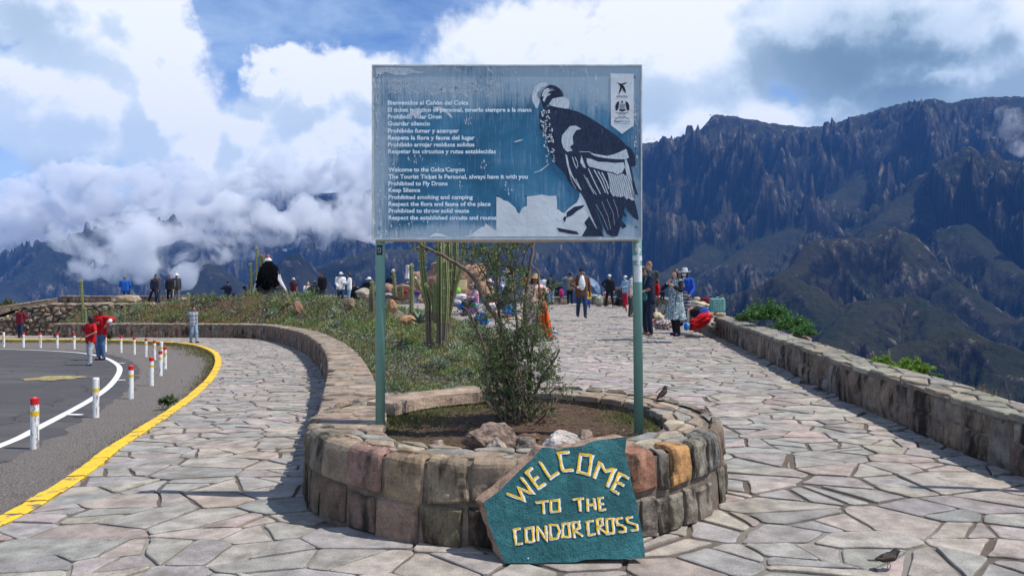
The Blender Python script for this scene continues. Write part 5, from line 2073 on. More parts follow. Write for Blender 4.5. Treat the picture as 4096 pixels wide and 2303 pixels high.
# ------------------------------------------------------------------ painted welcome slab
def build_slab():
    root = empty('welcome_slab', (.35, 4.3, 0), label='teal painted rock slab with yellow and white lettering leaning on the planter', cat='painted rock')
    off = Vector((.35, 4.3, 0))
    K = .37

    def fm(cx, cy, lay=0):
        px, py = 1880 + cx * .4164, 1700 + cy * .4164
        t = (py - YH) / F
        y = (4.25 + K * EYE) / (1 + K * t)
        p = at(px, py, y)
        n = Vector((0, -1, K)).normalized()
        return p + n * (.0012 * lay) - off
    out = [(680, 222), (705, 212), (760, 213), (800, 222), (850, 235), (880, 232), (905, 213), (1000, 206), (1060, 198), (1095, 190), (1150, 163), (1230, 141), (1330, 131), (1400, 122), (1480, 113), (1498, 128), (1500, 160), (1490, 250), (1510, 340), (1530, 430), (1560, 600),
           (1600, 740), (1620, 850), (1640, 960), (1660, 1060), (1668, 1130), (1678, 1200), (1682, 1268), (1560, 1280), (1400, 1285), (1250, 1282), (1100, 1290), (1020, 1312), (900, 1318), (760, 1318), (600, 1326), (460, 1322), (340, 1325), (300, 1250), (270, 1170), (238, 1100),
           (210, 1020), (180, 950), (160, 880), (168, 850), (150, 800), (128, 742), (200, 690), (290, 618), (390, 520), (480, 430), (540, 375), (620, 300)]
    bm = bmesh.new()
    vv = [bm.verts.new(fm(*p)) for p in out]
    f = bm.faces.new(vv)
    r1 = bmesh.ops.triangulate(bm, faces=[f])
    for _ in range(3):
        bmesh.ops.subdivide_edges(bm, edges=bm.edges[:], cuts=2, use_grid_fill=True)
        if len(bm.faces) > 9000:
            break
    bm.verts.ensure_lookup_table()
    n = Vector((0, -1, K)).normalized()
    for v in bm.verts:
        if v.is_boundary:
            continue
        v.co += n * (.0035 * mnoise.fractal(v.co * 22, 1.0, 2.0, 4))
    me = bpy.data.meshes.new('painted_face')
    bm.to_mesh(me)
    bm.free()
    m, t, b = new_mat('teal_paint')
    tcn = t.node('ShaderNodeTexCoord')
    pos = tcn.outputs['Object']
    n1 = t.noise(pos, 5.0, 5.0, .6)
    n2 = t.noise(pos, 75.0, 5.0, .75)
    c = t.mix(t.remap(n1, .3, .7), (.013, .085, .10), (.04, .19, .205))
    c = t.mix(t.remap(n2, .55, .78), c, (.09, .27, .29))
    c = t.mix(t.remap(n2, .46, .28), c, (.006, .035, .045))
    t.l.new(c, b.inputs['Base Color'])
    b.inputs['Roughness'].default_value = .55
    bump(t, b, n2, 1.0, .012)
    me.materials.append(m)
    o = bpy.data.objects.new('painted_face', me)
    link(o, root)
    nb = len(out)
    rr = random.Random(3)
    back = Vector((-.042, .085, -.004))
    vs = [fm(*p) for p in out]
    mid = [v + back * .5 + Vector((rr.uniform(-.008, .006), 0, rr.uniform(-.008, .006))) for v in vs]
    bk = [v + back + Vector((rr.uniform(-.012, .012), rr.uniform(-.01, .01), rr.uniform(-.006, .006))) for v in vs]
    allv = [v + Vector((0, .0008, 0)) for v in vs] + mid + bk
    fs = []
    for r_ in (0, 1):
        for i in range(nb):
            j = (i + 1) % nb
            fs.append((r_ * nb + i, r_ * nb + j, (r_ + 1) * nb + j, (r_ + 1) * nb + i))
    fs.append(tuple(2 * nb + i for i in range(nb))[::-1])
    mesh_obj('slab_body', allv, fs, m_rock, root, col=[(.33, .22, .16)] * len(allv))
    m_y = M('yellow_paint', (.82, .50, .015), .5, .25, 60, bmp=.8, bdist=.004)
    m_w = M('white_paint', (.80, .80, .77), .5, .12, 60, bmp=.8, bdist=.004)
    ST = {
        'W': [[(355, 655), (525, 720), (458, 600), (602, 655), (490, 500)]],
        'E': [[(596, 410), (540, 450), (655, 605), (722, 555)], [(595, 535), (652, 490)]],
        'L': [[(665, 350), (770, 510), (850, 450)]],
        'C': [[(950, 255), (850, 265), (890, 435), (988, 425)]],
        'O': [[(1060, 275), (1170, 290), (1140, 475), (1035, 445), 'c']],
        'M': [[(1190, 512), (1245, 350), (1295, 440), (1385, 415), (1315, 590)]],
        'E2': [[(1522, 512), (1440, 462), (1360, 622), (1426, 655)], [(1405, 542), (1475, 575)]],
        'T': [[(630, 740), (750, 725)], [(700, 735), (708, 850)]],
        'O2': [[(775, 725), (850, 715), (862, 825), (775, 830), 'c']],
        'T2': [[(985, 710), (1090, 700)], [(1045, 705), (1058, 825)]],
        'H': [[(1125, 705), (1130, 825)], [(1190, 700), (1200, 810)], [(1130, 770), (1195, 755)]],
        'E3': [[(1280, 695), (1235, 700), (1245, 815), (1302, 805)], [(1240, 755), (1282, 750)]],
        'C2': [[(482, 985), (425, 1000), (440, 1145), (502, 1130)]],
        'O3': [[(535, 990), (600, 975), (610, 1110), (540, 1120), 'c']],
        'N': [[(650, 1110), (645, 975), (735, 1105), (725, 960)]],
        'D': [[(775, 1095), (765, 955), (830, 955), (858, 1010), (840, 1080), 'c']],
        'O4': [[(890, 945), (945, 935), (955, 1065), (885, 1075), 'c']],
        'R': [[(1000, 1080), (985, 930), (1040, 925), (1050, 980), (1000, 1010), (1078, 1065)]],
        'C3': [[(1182, 915), (1125, 925), (1135, 1055), (1202, 1040)]],
        'R2': [[(1235, 1045), (1215, 905), (1265, 895), (1272, 950), (1225, 975), (1302, 1035)]],
        'O5': [[(1310, 900), (1368, 895), (1380, 1030), (1315, 1040), 'c']],
        'S': [[(1462, 885), (1400, 900), (1412, 945), (1485, 975), (1490, 1015), (1428, 1025)]],
        'S2': [[(1556, 880), (1500, 890), (1512, 928), (1600, 955), (1605, 1000), (1543, 1010)]],
    }
    for k, (key, strokes) in enumerate(ST.items()):
        big = k < 7
        for (mat, off_, w, lay, nm) in ((m_w, (7, 4) if big else (6, 2), 27 if big else 21, 3.4, 'painted_letter'), (m_y, (-5, -3) if big else (-5, -2), 17 if big else 13, 4.6, 'painted_letter')):
            mb = MB()
            for s_ in strokes:
                closed = s_[-1] == 'c'
                pts = [p for p in s_ if p != 'c']
                dense = []
                q = pts + ([pts[0]] if closed else [])
                for a, b_ in zip(q[:-1], q[1:]):
                    nseg = 4
                    for i in range(nseg):
                        u = i / nseg
                        dense.append((a[0] + (b_[0] - a[0]) * u + rr.uniform(-3.5, 3.5) + off_[0], a[1] + (b_[1] - a[1]) * u + rr.uniform(-3.5, 3.5) + off_[1]))
                if not closed:
                    dense.append((q[-1][0] + off_[0], q[-1][1] + off_[1]))
                ribbon(mb, dense, w, lay, fmap=fm, closed=closed)
            mb.build(nm, mat, root)
    mb = MB()
    mb.lathe([(.004, 0), (.004, .002)], 8, tuple(fm(560, 1275, 3)), rot=Matrix.Rotation(R(80), 3, 'X'))
    mb.build('paint_drip', m_w, root)

build_slab()

# ------------------------------------------------------------------ bollards
def bollard_proto():
    t = empty('bollard', (0, 0, 0), cat='bollard', group='bollards round the road bend')
    m, tt, b = new_mat('bollard_white')
    tcn = tt.node('ShaderNodeTexCoord')
    oi = tt.node('ShaderNodeObjectInfo')
    v = tt.vmath('ADD', tt.vmath('MULTIPLY', tcn.outputs['Object'], (22, 22, 6)), oi.outputs['Location'])
    n = tt.noise(v, 1.0, 6.0, .75)
    c = tt.mix(tt.remap(n, .545, .60), (.80, .80, .78), (.22, .20, .19))
    tt.l.new(c, b.inputs['Base Color'])
    b.inputs['Roughness'].default_value = .5
    red = M('bollard_red', (.55, .018, .022), .45, .25, 12)
    yel = M('bollard_yellow', (.80, .52, .03), .5, .25, 25)
    mb = MB()
    mb.lathe([(.042, -.05), (.042, .548), (.036, .557), (.0, .562)], 20)
    post = mb.build('post', m, t, smooth=False)
    mb = MB()
    mb.lathe([(.0435, .485), (.0435, .549), (.037, .5590), (.030, .5605)], 20)
    mb.build('red_band', red, t)
    mb = MB()
    mb.lathe([(.0432, .362), (.0432, .412)], 20)
    mb.f = mb.f[:-2]
    mb.m = mb.m[:-2]
    mb.build('yellow_band', yel, t)
    return t

def copy_thing(root, loc, rz=0.0, label=None, group=None, skip=()):
    r_ = root.copy()
    COL.objects.link(r_)
    r_.location = loc
    r_.rotation_euler = (0, 0, rz)
    if label:
        r_['label'] = label
    if group:
        r_['group'] = group
    for ch in list(root.children):
        if any(ch.name.startswith(k) for k in skip):
            continue
        c = ch.copy()
        COL.objects.link(c)
        c.parent = r_
        for g in ch.children:
            d = g.copy()
            COL.objects.link(d)
            d.parent = c
    return r_

BOLL = [(139, 1794, 1, 'nearest bollard, red topped with a yellow band, in front of the gravel edge'),
        (384, 1670, 0, 'white topped bollard with a yellow band standing alone on the white line side'),
        (524, 1595, 1, 'red topped bollard third from the camera beside the white line bend'),
        (606, 1543, 1, 'fourth bollard from the camera, front one of the bunched red tops'),
        (642, 1503, 1, 'red topped bollard just behind the front one of the bunch'),
        (660, 1477, 1, 'rightmost bollard, red topped, nearest the curved kerb'),
        (646, 1447, 0, 'white topped bollard half hidden behind the rightmost red ones'),
        (618, 1439, 1, 'red topped bollard left of the half hidden white topped one'),
        (584, 1427, 1, 'red topped bollard with a clear yellow band, far side of the bunch'),
        (537, 1418, 1, 'red topped bollard standing two left of the bunch by the grass strip'),
        (484, 1410, 1, 'red topped bollard below the boy in grey, left of the bend'),
        (422, 1406, 1, 'red topped bollard just right of the woman in blue jeans'),
        (297, 1396, 1, 'red topped bollard just left of the boy in the red shirt'),
        (229, 1393, 1, 'second red topped bollard left of the boy in the red shirt'),
        (162, 1391, 1, 'red topped bollard between the road and the tall rubble wall'),
        (94, 1389, 1, 'red topped bollard at the feet of the woman in the dark red jacket'),
        (15, 1388, 0, 'leftmost bollard, all white, at the edge of the picture')]
bp = bollard_proto()
for k, (px, py, red, lab) in enumerate(BOLL):
    tt_ = (py - YH) / F
    y = 1.56 / (tt_ - .04)
    loc = ((px - CX) / F * y, y, float(road_z(y)))
    if k == 0:
        bp.location = loc
        bp['label'] = lab
    else:
        o = copy_thing(bp, loc, k * 1.1, lab, None, skip=() if red else ('red_band',))
        if k == 16:
            pass

# ------------------------------------------------------------------ foliage
m_leaf, _t5, _b5 = new_mat('leaf')
_a = _t5.node('ShaderNodeAttribute', attribute_name='col')
_t5.l.new(_a.outputs['Color'], _b5.inputs['Base Color'])
_b5.inputs['Roughness'].default_value = .55
_b5.inputs['Specular IOR Level'].default_value = .3
_b5.inputs['Subsurface Weight'].default_value = 0.0
_tr = _t5.node('ShaderNodeBsdfTranslucent')
_t5.l.new(_a.outputs['Color'], _tr.inputs['Color'])
_mx = _t5.node('ShaderNodeMixShader')
_mx.inputs[0].default_value = .3
_outn = [n for n in _t5.n if n.type == 'OUTPUT_MATERIAL'][0]
_t5.l.new(_b5.outputs[0], _mx.inputs[1])
_t5.l.new(_tr.outputs[0], _mx.inputs[2])
_t5.l.new(_mx.outputs[0], _outn.inputs['Surface'])
m_bark = M('bark', (.16, .125, .10), .9, .4, 30, bmp=.6, bdist=.006, streak=(1, 1, .25))
m_dry = M('dry_stem', (.26, .19, .13), .9, .3, 30)

def leaf_quads(P, Dv, L, W, cols, rng, fold=0.0):
    """diamond leaves: base points, directions, length, width"""
    n = len(P)
    Dv = Dv / np.linalg.norm(Dv, axis=1)[:, None]
    rnd = rng.normal(size=(n, 3))
    S = np.cross(Dv, rnd)
    S /= np.linalg.norm(S, axis=1)[:, None] + 1e-9
    L = np.broadcast_to(L, n)[:, None]
    W = np.broadcast_to(W, n)[:, None]
    V = np.empty((n, 4, 3))
    V[:, 0] = P
    V[:, 1] = P + Dv * L * .45 + S * W * .5
    V[:, 2] = P + Dv * L
    V[:, 3] = P + Dv * L * .45 - S * W * .5
    Fc = np.arange(n * 4).reshape(n, 4)
    C = np.repeat(cols, 4, axis=0)
    return V.reshape(-1, 3), Fc, C

def pick_cols(rng, n, palette, v=.25):
    pal = np.array(palette)
    c = pal[rng.integers(0, len(pal), n)]
    return np.clip(c * (1 + rng.uniform(-v, v, (n, 1))), .004, .9)

def ground_cover():
    rng = np.random.default_rng(4)
    N = 150000
    x = rng.uniform(-21, 1.2, N)
    y = 6.8 + (36.8 - 6.8) * rng.random(N) ** 1.25
    ok = in_poly(x, y, GARDEN)
    dr = seg_dist(x, y, _gr)
    dw = seg_dist(x, y, _wc)
    ok &= (dr > .12) & (dw > .26) & (np.hypot(x - RC[0], y - RC[1]) > 1.62)
    patch = fbm(x / 1.3, y / 1.3, 4, 21)
    bare = fbm(x / .9, y / .9, 3, 44)
    dens = 1.0 - sm((bare - .12) / .25) * np.interp(y, [7, 16, 22], [.95, .85, .25])
    w = np.interp(y, [7, 10, 16, 36], [1.0, .8, .5, .42])
    ok &= rng.random(N) < dens * w
    x, y, patch = x[ok], y[ok], patch[ok]
    n = len(x)
    z = garden_z(x, y)
    k = 6
    sc = np.interp(y, [7, 12, 20, 36], [.55, .85, 1.35, 2.0])
    tall = np.clip(.75 + 1.9 * fbm(x / .75, y / .75, 3, 66), .3, 2.6)
    X, Y, Z = np.repeat(x, k), np.repeat(y, k), np.repeat(z, k)
    SCl, TL, PT = np.repeat(sc, k), np.repeat(tall, k), np.repeat(patch, k)
    m = n * k
    jit = rng.normal(size=(m, 2)) * .035 * SCl[:, None]
    hgt = rng.random(m) * .10 * TL * SCl
    P = np.stack([X + jit[:, 0], Y + jit[:, 1], Z + hgt - .01], 1)
    D_ = np.stack([rng.normal(size=m) * .7, rng.normal(size=m) * .7, rng.uniform(.15, 1.3, m)], 1)
    grass = (PT > .05)
    L = np.where(grass, .075, .05) * SCl * rng.uniform(.6, 1.3, m) * (.7 + .4 * TL)
    W = np.where(grass, .013, .022) * SCl
    D_[:, 2] = np.where(grass, D_[:, 2] + .6, D_[:, 2])
    a = pick_cols(rng, m, [(.17, .21, .12), (.22, .26, .19), (.12, .16, .07), (.30, .33, .25), (.06, .085, .035), (.18, .18, .09), (.13, .11, .06)])
    b = pick_cols(rng, m, [(.18, .23, .05), (.25, .26, .07), (.12, .16, .035), (.27, .24, .11), (.08, .12, .03), (.28, .24, .14)])
    C = np.where(grass[:, None], b, a)
    V, Fc, C = leaf_quads(P, D_, L, W, C, rng)
    mesh_obj('ground_cover', V, Fc, m_leaf, col=C, kind='stuff')
    nc = 620
    cx = rng.uniform(-20, 1.0, nc)
    cy = 7.2 + 29 * rng.random(nc) ** 1.3
    ok = in_poly(cx, cy, GARDEN) & (seg_dist(cx, cy, _gr) > .3) & (seg_dist(cx, cy, _wc) > .4) & (np.hypot(cx - RC[0], cy - RC[1]) > 2.0)
    cx, cy = cx[ok], cy[ok]
    nc = len(cx)
    kk = 170
    rad = rng.uniform(.12, .34, nc) * np.interp(cy, [7, 15, 36], [.8, 1.1, 1.7])
    hh = rad * rng.uniform(.6, 1.3, nc)
    d = rng.normal(size=(nc, kk, 3))
    d /= np.linalg.norm(d, axis=2)[:, :, None]
    d[:, :, 2] = np.abs(d[:, :, 2])
    rr_ = rng.uniform(.45, 1, (nc, kk))
    cz = garden_z(cx, cy)
    P = np.stack([cx[:, None] + d[:, :, 0] * rad[:, None] * rr_, cy[:, None] + d[:, :, 1] * rad[:, None] * rr_, cz[:, None] + d[:, :, 2] * hh[:, None] * rr_], 2).reshape(-1, 3)
    D_ = (d + rng.normal(size=d.shape) * .5 + np.array([0, 0, .3])).reshape(-1, 3)
    base = pick_cols(rng, nc, [(.19, .28, .10), (.27, .34, .21), (.12, .21, .055), (.24, .30, .06), (.10, .18, .045), (.28, .28, .12)], .2)
    C = np.repeat(base, kk, axis=0) * rng.uniform(.7, 1.3, (nc * kk, 1))
    sc2 = np.repeat(np.interp(cy, [7, 15, 36], [.036, .06, .11]), kk)
    V, Fc, C = leaf_quads(P, D_, sc2 * rng.uniform(.7, 1.3, len(sc2)), sc2 * .32, C, rng)
    mesh_obj('low_scrub', V, Fc, m_leaf, col=C, kind='stuff')
    n = 5200
    r_ = np.sqrt(rng.random(n)) * (RI - .02)
    a_ = rng.random(n) * 6.283
    x, y = RC[0] + r_ * np.sin(a_), RC[1] - r_ * np.cos(a_)
    z = planter_z(x, y)
    P = np.stack([x, y, z + .002], 1)
    D_ = np.stack([rng.normal(size=n), rng.normal(size=n), rng.normal(size=n) * .12 + .08], 1)
    C = pick_cols(rng, n, [(.16, .10, .065), (.24, .165, .11), (.10, .06, .04), (.30, .22, .15), (.07, .045, .03)])
    V, Fc, C = leaf_quads(P, D_, rng.uniform(.02, .09, n), rng.uniform(.002, .006, n), C, rng)
    mesh_obj('leaf_litter', V, Fc, m_leaf, col=C, kind='stuff')
    n = 5200
    side = rng.random(n)
    a_ = np.where(side < .35, rng.normal(1.75, .22, n), np.where(side < .72, rng.normal(-1.9, .42, n), rng.normal(-2.6, .5, n)))
    r_ = RI - .04 - np.abs(rng.normal(size=n)) * np.where(side < .35, .14, .26)
    x, y = RC[0] + r_ * np.sin(a_), RC[1] - r_ * np.cos(a_)
    z = planter_z(x, y)
    P = np.stack([x, y, z - .003], 1)
    D_ = np.stack([rng.normal(size=n) * .7, rng.normal(size=n) * .7, rng.uniform(.3, 1.2, n)], 1)
    C = pick_cols(rng, n, [(.14, .18, .04), (.10, .14, .04), (.18, .17, .07), (.07, .09, .03)])
    V, Fc, C = leaf_quads(P, D_, rng.uniform(.02, .06, n), rng.uniform(.003, .007, n), C, rng)
    mesh_obj('planter_grass', V, Fc, m_leaf, col=C, kind='stuff')
    n = 16000
    s_ = rng.random(n)
    idx = (s_ * (len(KERB) - 40)).astype(int) + 10
    T = np.gradient(KERB, axis=0)
    T /= np.hypot(T[:, 0], T[:, 1])[:, None]
    out = np.stack([-T[:, 1], T[:, 0]], 1)
    dn = fbm(idx / 9.0, idx * 0 + 2.0, 3, 7)
    wid = np.where(idx > 110, .30, .10) * (1 + dn)
    o = .08 + np.abs(rng.normal(size=n)) * np.clip(wid, .03, 1)
    x = KERB[idx, 0] + out[idx, 0] * o + rng.normal(size=n) * .05
    y = KERB[idx, 1] + out[idx, 1] * o + rng.normal(size=n) * .05
    ok = (y > 3.5) & ((dn > -.18) | (idx > 110))
    x, y, o = x[ok], y[ok], o[ok]
    n = len(x)
    z = road_z(y) + .03
    P = np.stack([x, y, z], 1)
    D_ = np.stack([rng.normal(size=n) * .6, rng.normal(size=n) * .6, rng.uniform(.4, 1.3, n)], 1)
    C = pick_cols(rng, n, [(.15, .16, .05), (.10, .13, .04), (.22, .18, .09), (.26, .21, .13), (.08, .10, .035)])
    f = np.interp(y, [4, 12, 25], [.7, 1.0, 1.8])
    V, Fc, C = leaf_quads(P, D_, rng.uniform(.02, .075, n) * f, .007 * f, C, rng)
    mesh_obj('kerbside_weeds', V, Fc, m_leaf, col=C, kind='stuff')

ground_cover()

def bush(name, label, centres, nleaf, L, W, palette, seed, cat='bush', stems=True, up=.4, base=None, flowers=None, stem_mat=None, twigs=26):
    """centres: (point, (rx, ry, rz), weight)"""
    rng = np.random.default_rng(seed)
    root = empty(name, base if base is not None else centres[0][0], label=label, cat=cat)
    org = np.array(root.location)
    Ps, Ds = [], []
    tot = sum(c[2] for c in centres)
    for (c, rad, w) in centres:
        n = int(nleaf * w / tot)
        nt = max(4, int(n / twigs))
        d = rng.normal(size=(nt, 3))
        d /= np.linalg.norm(d, axis=1)[:, None]
        d[:, 2] = np.abs(d[:, 2]) * .8 + d[:, 2] * .2 + up * .3
        r_ = rng.uniform(.45, 1.05, nt)[:, None]
        tip = np.array(c) + d * np.array(rad) * r_
        rootp = np.array(c) + d * np.array(rad) * r_ * .35 - np.array([0, 0, rad[2] * .2])
        t = rng.uniform(.35, 1.0, (nt, twigs))
        P = rootp[:, None, :] + (tip - rootp)[:, None, :] * t[:, :, None]
        dirv = (tip - rootp) / (np.linalg.norm(tip - rootp, axis=1)[:, None] + 1e-9)
        D_ = dirv[:, None, :] * .7 + rng.normal(size=(nt, twigs, 3)) * .6
        Ps.append(P.reshape(-1, 3))
        Ds.append(D_.reshape(-1, 3))
    P, D_ = np.concatenate(Ps) - org, np.concatenate(Ds)
    n = len(P)
    V, Fc, C = leaf_quads(P, D_, rng.uniform(.7, 1.25, n) * L, rng.uniform(.8, 1.2, n) * W, pick_cols(rng, n, palette, .3), rng)
    mesh_obj('foliage', V, Fc, m_leaf, root, col=C)
    if stems:
        mb = MB()
        for (c, rad, w) in centres:
            for k in range(7):
                a = Vector(c) + Vector((rng.uniform(-1, 1) * rad[0], rng.uniform(-1, 1) * rad[1], rng.uniform(-.3, .9) * rad[2])) * .8
                b0 = Vector(root.location) + Vector((rng.uniform(-.06, .06), rng.uniform(-.06, .06), 0))
                mid = (a + b0) / 2 + Vector((rng.uniform(-.1, .1) * rad[0], 0, 0))
                o_ = Vector(root.location)
                s_ = rad[2] * .022
                mb.tube([b0 - o_, mid - o_, a - o_], [s_, s_ * .8, s_ * .4], 5)
        mb.build('stem', stem_mat or m_bark, root)
    return root

GREENS_DARK = [(.045, .065, .028), (.065, .09, .04), (.085, .11, .055), (.03, .045, .02), (.12, .14, .07)]
# ---- the tree in the planter
def planter_tree():
    Y0 = 6.15
    base = at(2085, 1700, Y0)
    root = empty('planter_tree', base, label='spindly small leaved tree with bent trunks growing out of the round planter', cat='tree')
    o_ = Vector(base)
    stems = [
        ([(2092, 1712), (2078, 1600), (2058, 1480), (2030, 1380), (2000, 1290), (1962, 1240), (1930, 1190), (1895, 1110), (1850, 1070), (1770, 1020), (1690, 985), (1640, 950)], 6.15, 6.0, 13, 6),
        ([(2125, 1712), (2118, 1600), (2122, 1500), (2105, 1380), (2098, 1250), (2112, 1130), (2124, 1040), (2138, 960), (2150, 880)], 6.2, 6.35, 10, 6),
        ([(2040, 1705), (2030, 1560), (2010, 1400), (1996, 1250), (1990, 1120), (1996, 1000), (2005, 900)], 6.25, 6.5, 9, 5),
        ([(2060, 1705), (2050, 1560), (2062, 1450), (2070, 1330), (2062, 1200), (2050, 1080)], 6.1, 6.1, 8, 4),
        ([(2108, 1710), (2135, 1580), (2175, 1500), (2215, 1440), (2240, 1400)], 6.15, 6.1, 8, 3),
        ([(2075, 1705), (2000, 1560), (1950, 1420), (1915, 1330), (1880, 1250), (1850, 1225)], 6.1, 5.9, 8, 3),
        ([(2100, 1708), (2160, 1620), (2210, 1560), (2260, 1545)], 6.1, 6.0, 6, 2),
        ([(2112, 1500), (2150, 1290), (2160, 1180), (2155, 1090), (2128, 1060)], 6.2, 6.3, 6, 3),
        ([(2120, 1130), (2090, 1050), (2105, 1000), (2135, 960)], 6.3, 6.3, 5, 3),
        ([(2050, 1700), (1990, 1640), (1950, 1560), (1940, 1480)], 6.1, 6.0, 7, 3),
        ([(2070, 1705), (2095, 1560), (2060, 1420)], 6.0, 5.95, 6, 3),
        ([(2130, 1712), (2180, 1660), (2215, 1600)], 6.1, 5.95, 4, 2),
        ([(1990, 1230), (1940, 1100), (1900, 1040), (1890, 990)], 6.3, 6.3, 4, 2),
    ]
    allp = []
    for k, (px, ya, yb, r0, r1) in enumerate(stems):
        n = len(px)
        pts, rad = [], []
        rr = random.Random(k)
        for i, (a, b_) in enumerate(px):
            y = ya + (yb - ya) * i / (n - 1)
            p = at(a, b_, y)
            pts.append(p)
        dense = []
        for i in range(n - 1):
            for q in range(3):
                u = q / 3
                p = pts[i].lerp(pts[i + 1], u)
                if q:
                    p += Vector((rr.uniform(-1, 1), rr.uniform(-1, 1), rr.uniform(-1, 1))) * .008
                dense.append(p)
        dense.append(pts[-1])
        m = len(dense)
        rad = [(r0 + (r1 - r0) * i / (m - 1)) * 6.15 / F for i in range(m)]
        if k == 0:
            rad[-5:] = [rad[-5] * f for f in (.95, .8, .6, .45, .3)]
        mb = MB()
        mb.tube([p - o_ for p in dense], rad, 7)
        mb.build('trunk' if k < 4 else 'limb', m_bark, root, smooth=True)
        allp.append(dense)
    mb = MB()
    rr = random.Random(5)
    for _ in range(30):
        b0 = at(2085 + rr.uniform(-70, 80), 1705, 6.1 + rr.uniform(-.12, .12))
        tip = b0 + Vector((rr.gauss(0, .14), rr.gauss(0, .12), rr.uniform(.15, .55)))
        mid = b0.lerp(tip, .5) + Vector((rr.gauss(0, .02), 0, .02))
        mb.tube([b0 - o_ - Vector((0, 0, .02)), mid - o_, tip - o_], [.0035, .003, .0015], 4, caps=False)
    mb.build('dry_stalk_tuft', m_dry, root, kind='stuff')
    rng = np.random.default_rng(31)
    regs = [(2020, 1600, 85, 60, 80), (1975, 1510, 65, 85, 90), (2080, 1530, 60, 100, 90), (2150, 1480, 60, 75, 60), (2035, 1430, 95, 80, 130), (2185, 1440, 50, 45, 34), (2120, 1370, 80, 70, 72), (1985, 1380, 80, 60, 70),
            (2050, 1300, 80, 70, 74), (2130, 1270, 60, 70, 50), (1890, 1260, 60, 40, 26), (1960, 1190, 40, 40, 16), (2050, 1190, 60, 60, 48), (2160, 1190, 50, 45, 26), (2070, 1110, 62, 50, 56), (1975, 1090, 80, 45, 54), (1930, 1030, 75, 38, 46),
            (2010, 1010, 70, 45, 46), (1900, 985, 60, 26, 26), (2060, 970, 60, 36, 26), (1700, 985, 60, 20, 12), (2230, 1560, 60, 18, 14), (2215, 1500, 40, 30, 20), (2140, 1640, 80, 30, 26), (1890, 1330, 40, 50, 20), (2170, 1340, 50, 50, 30), (2200, 1150, 30, 25, 8)]
    tw = MB()
    P, D_ = [], []
    stem_pts = np.array([p[:] for s_ in allp for p in s_])
    for (cx, cy, rx, ry, n) in regs:
        for _ in range(int(n * (1.05 if cy > 1420 else .85))):
            a, r_ = rng.random() * 6.283, math.sqrt(rng.random())
            y = 6.15 + rng.normal() * .14
            p = np.array(at(cx + rx * r_ * math.cos(a), cy + ry * r_ * math.sin(a), y)[:])
            j = int(np.argmin(((stem_pts - p) ** 2).sum(1) + rng.random(len(stem_pts)) * .004))
            s0 = stem_pts[j]
            outw = p - s0
            L_ = np.linalg.norm(outw) + 1e-6
            d = outw / L_ * .55 + np.array([rng.normal() * .45, rng.normal() * .45, .45 + rng.normal() * .3])
            d /= np.linalg.norm(d)
            ln = rng.uniform(.07, .15)
            b0 = p - d * ln * .5
            tip = p + d * ln * .5
            if L_ < .45 and rng.random() < .75:
                tw.tube([Vector(s0) - o_, Vector((s0 + b0) / 2 + np.array([0, 0, -.01])) - o_, Vector(b0) - o_], [.0022, .002, .0016], 3, caps=False)
            tw.tube([Vector(b0) - o_, Vector(tip) - o_], [.0018, .0009], 3, caps=False)
            k = 19
            t = rng.uniform(0, 1, k)
            P.append(b0 + (tip - b0) * t[:, None])
            D_.append(d * .65 + rng.normal(size=(k, 3)) * .55)
    tw.build('twig_mass', m_bark, root, kind='stuff')
    P, D_ = np.concatenate(P) - np.array(o_), np.concatenate(D_)
    n = len(P)
    V, Fc, C = leaf_quads(P, D_, rng.uniform(.017, .034, n), rng.uniform(.006, .0105, n), pick_cols(rng, n, [(.06, .10, .03), (.10, .15, .045), (.14, .20, .065), (.045, .07, .025), (.19, .25, .10), (.24, .29, .15)], .3), rng)
    mesh_obj('foliage', V, Fc, m_leaf, root, col=C, kind='stuff')

planter_tree()

# ---- cacti
m_cactus, _ct, _cb = new_mat('cactus_skin')
_ca = _ct.node('ShaderNodeAttribute', attribute_name='col')
_ct.l.new(_ca.outputs['Color'], _cb.inputs['Base Color'])
_cb.inputs['Roughness'].default_value = .6
m_spine = M('cactus_spine', (.68, .60, .34), .6, .25, 60)

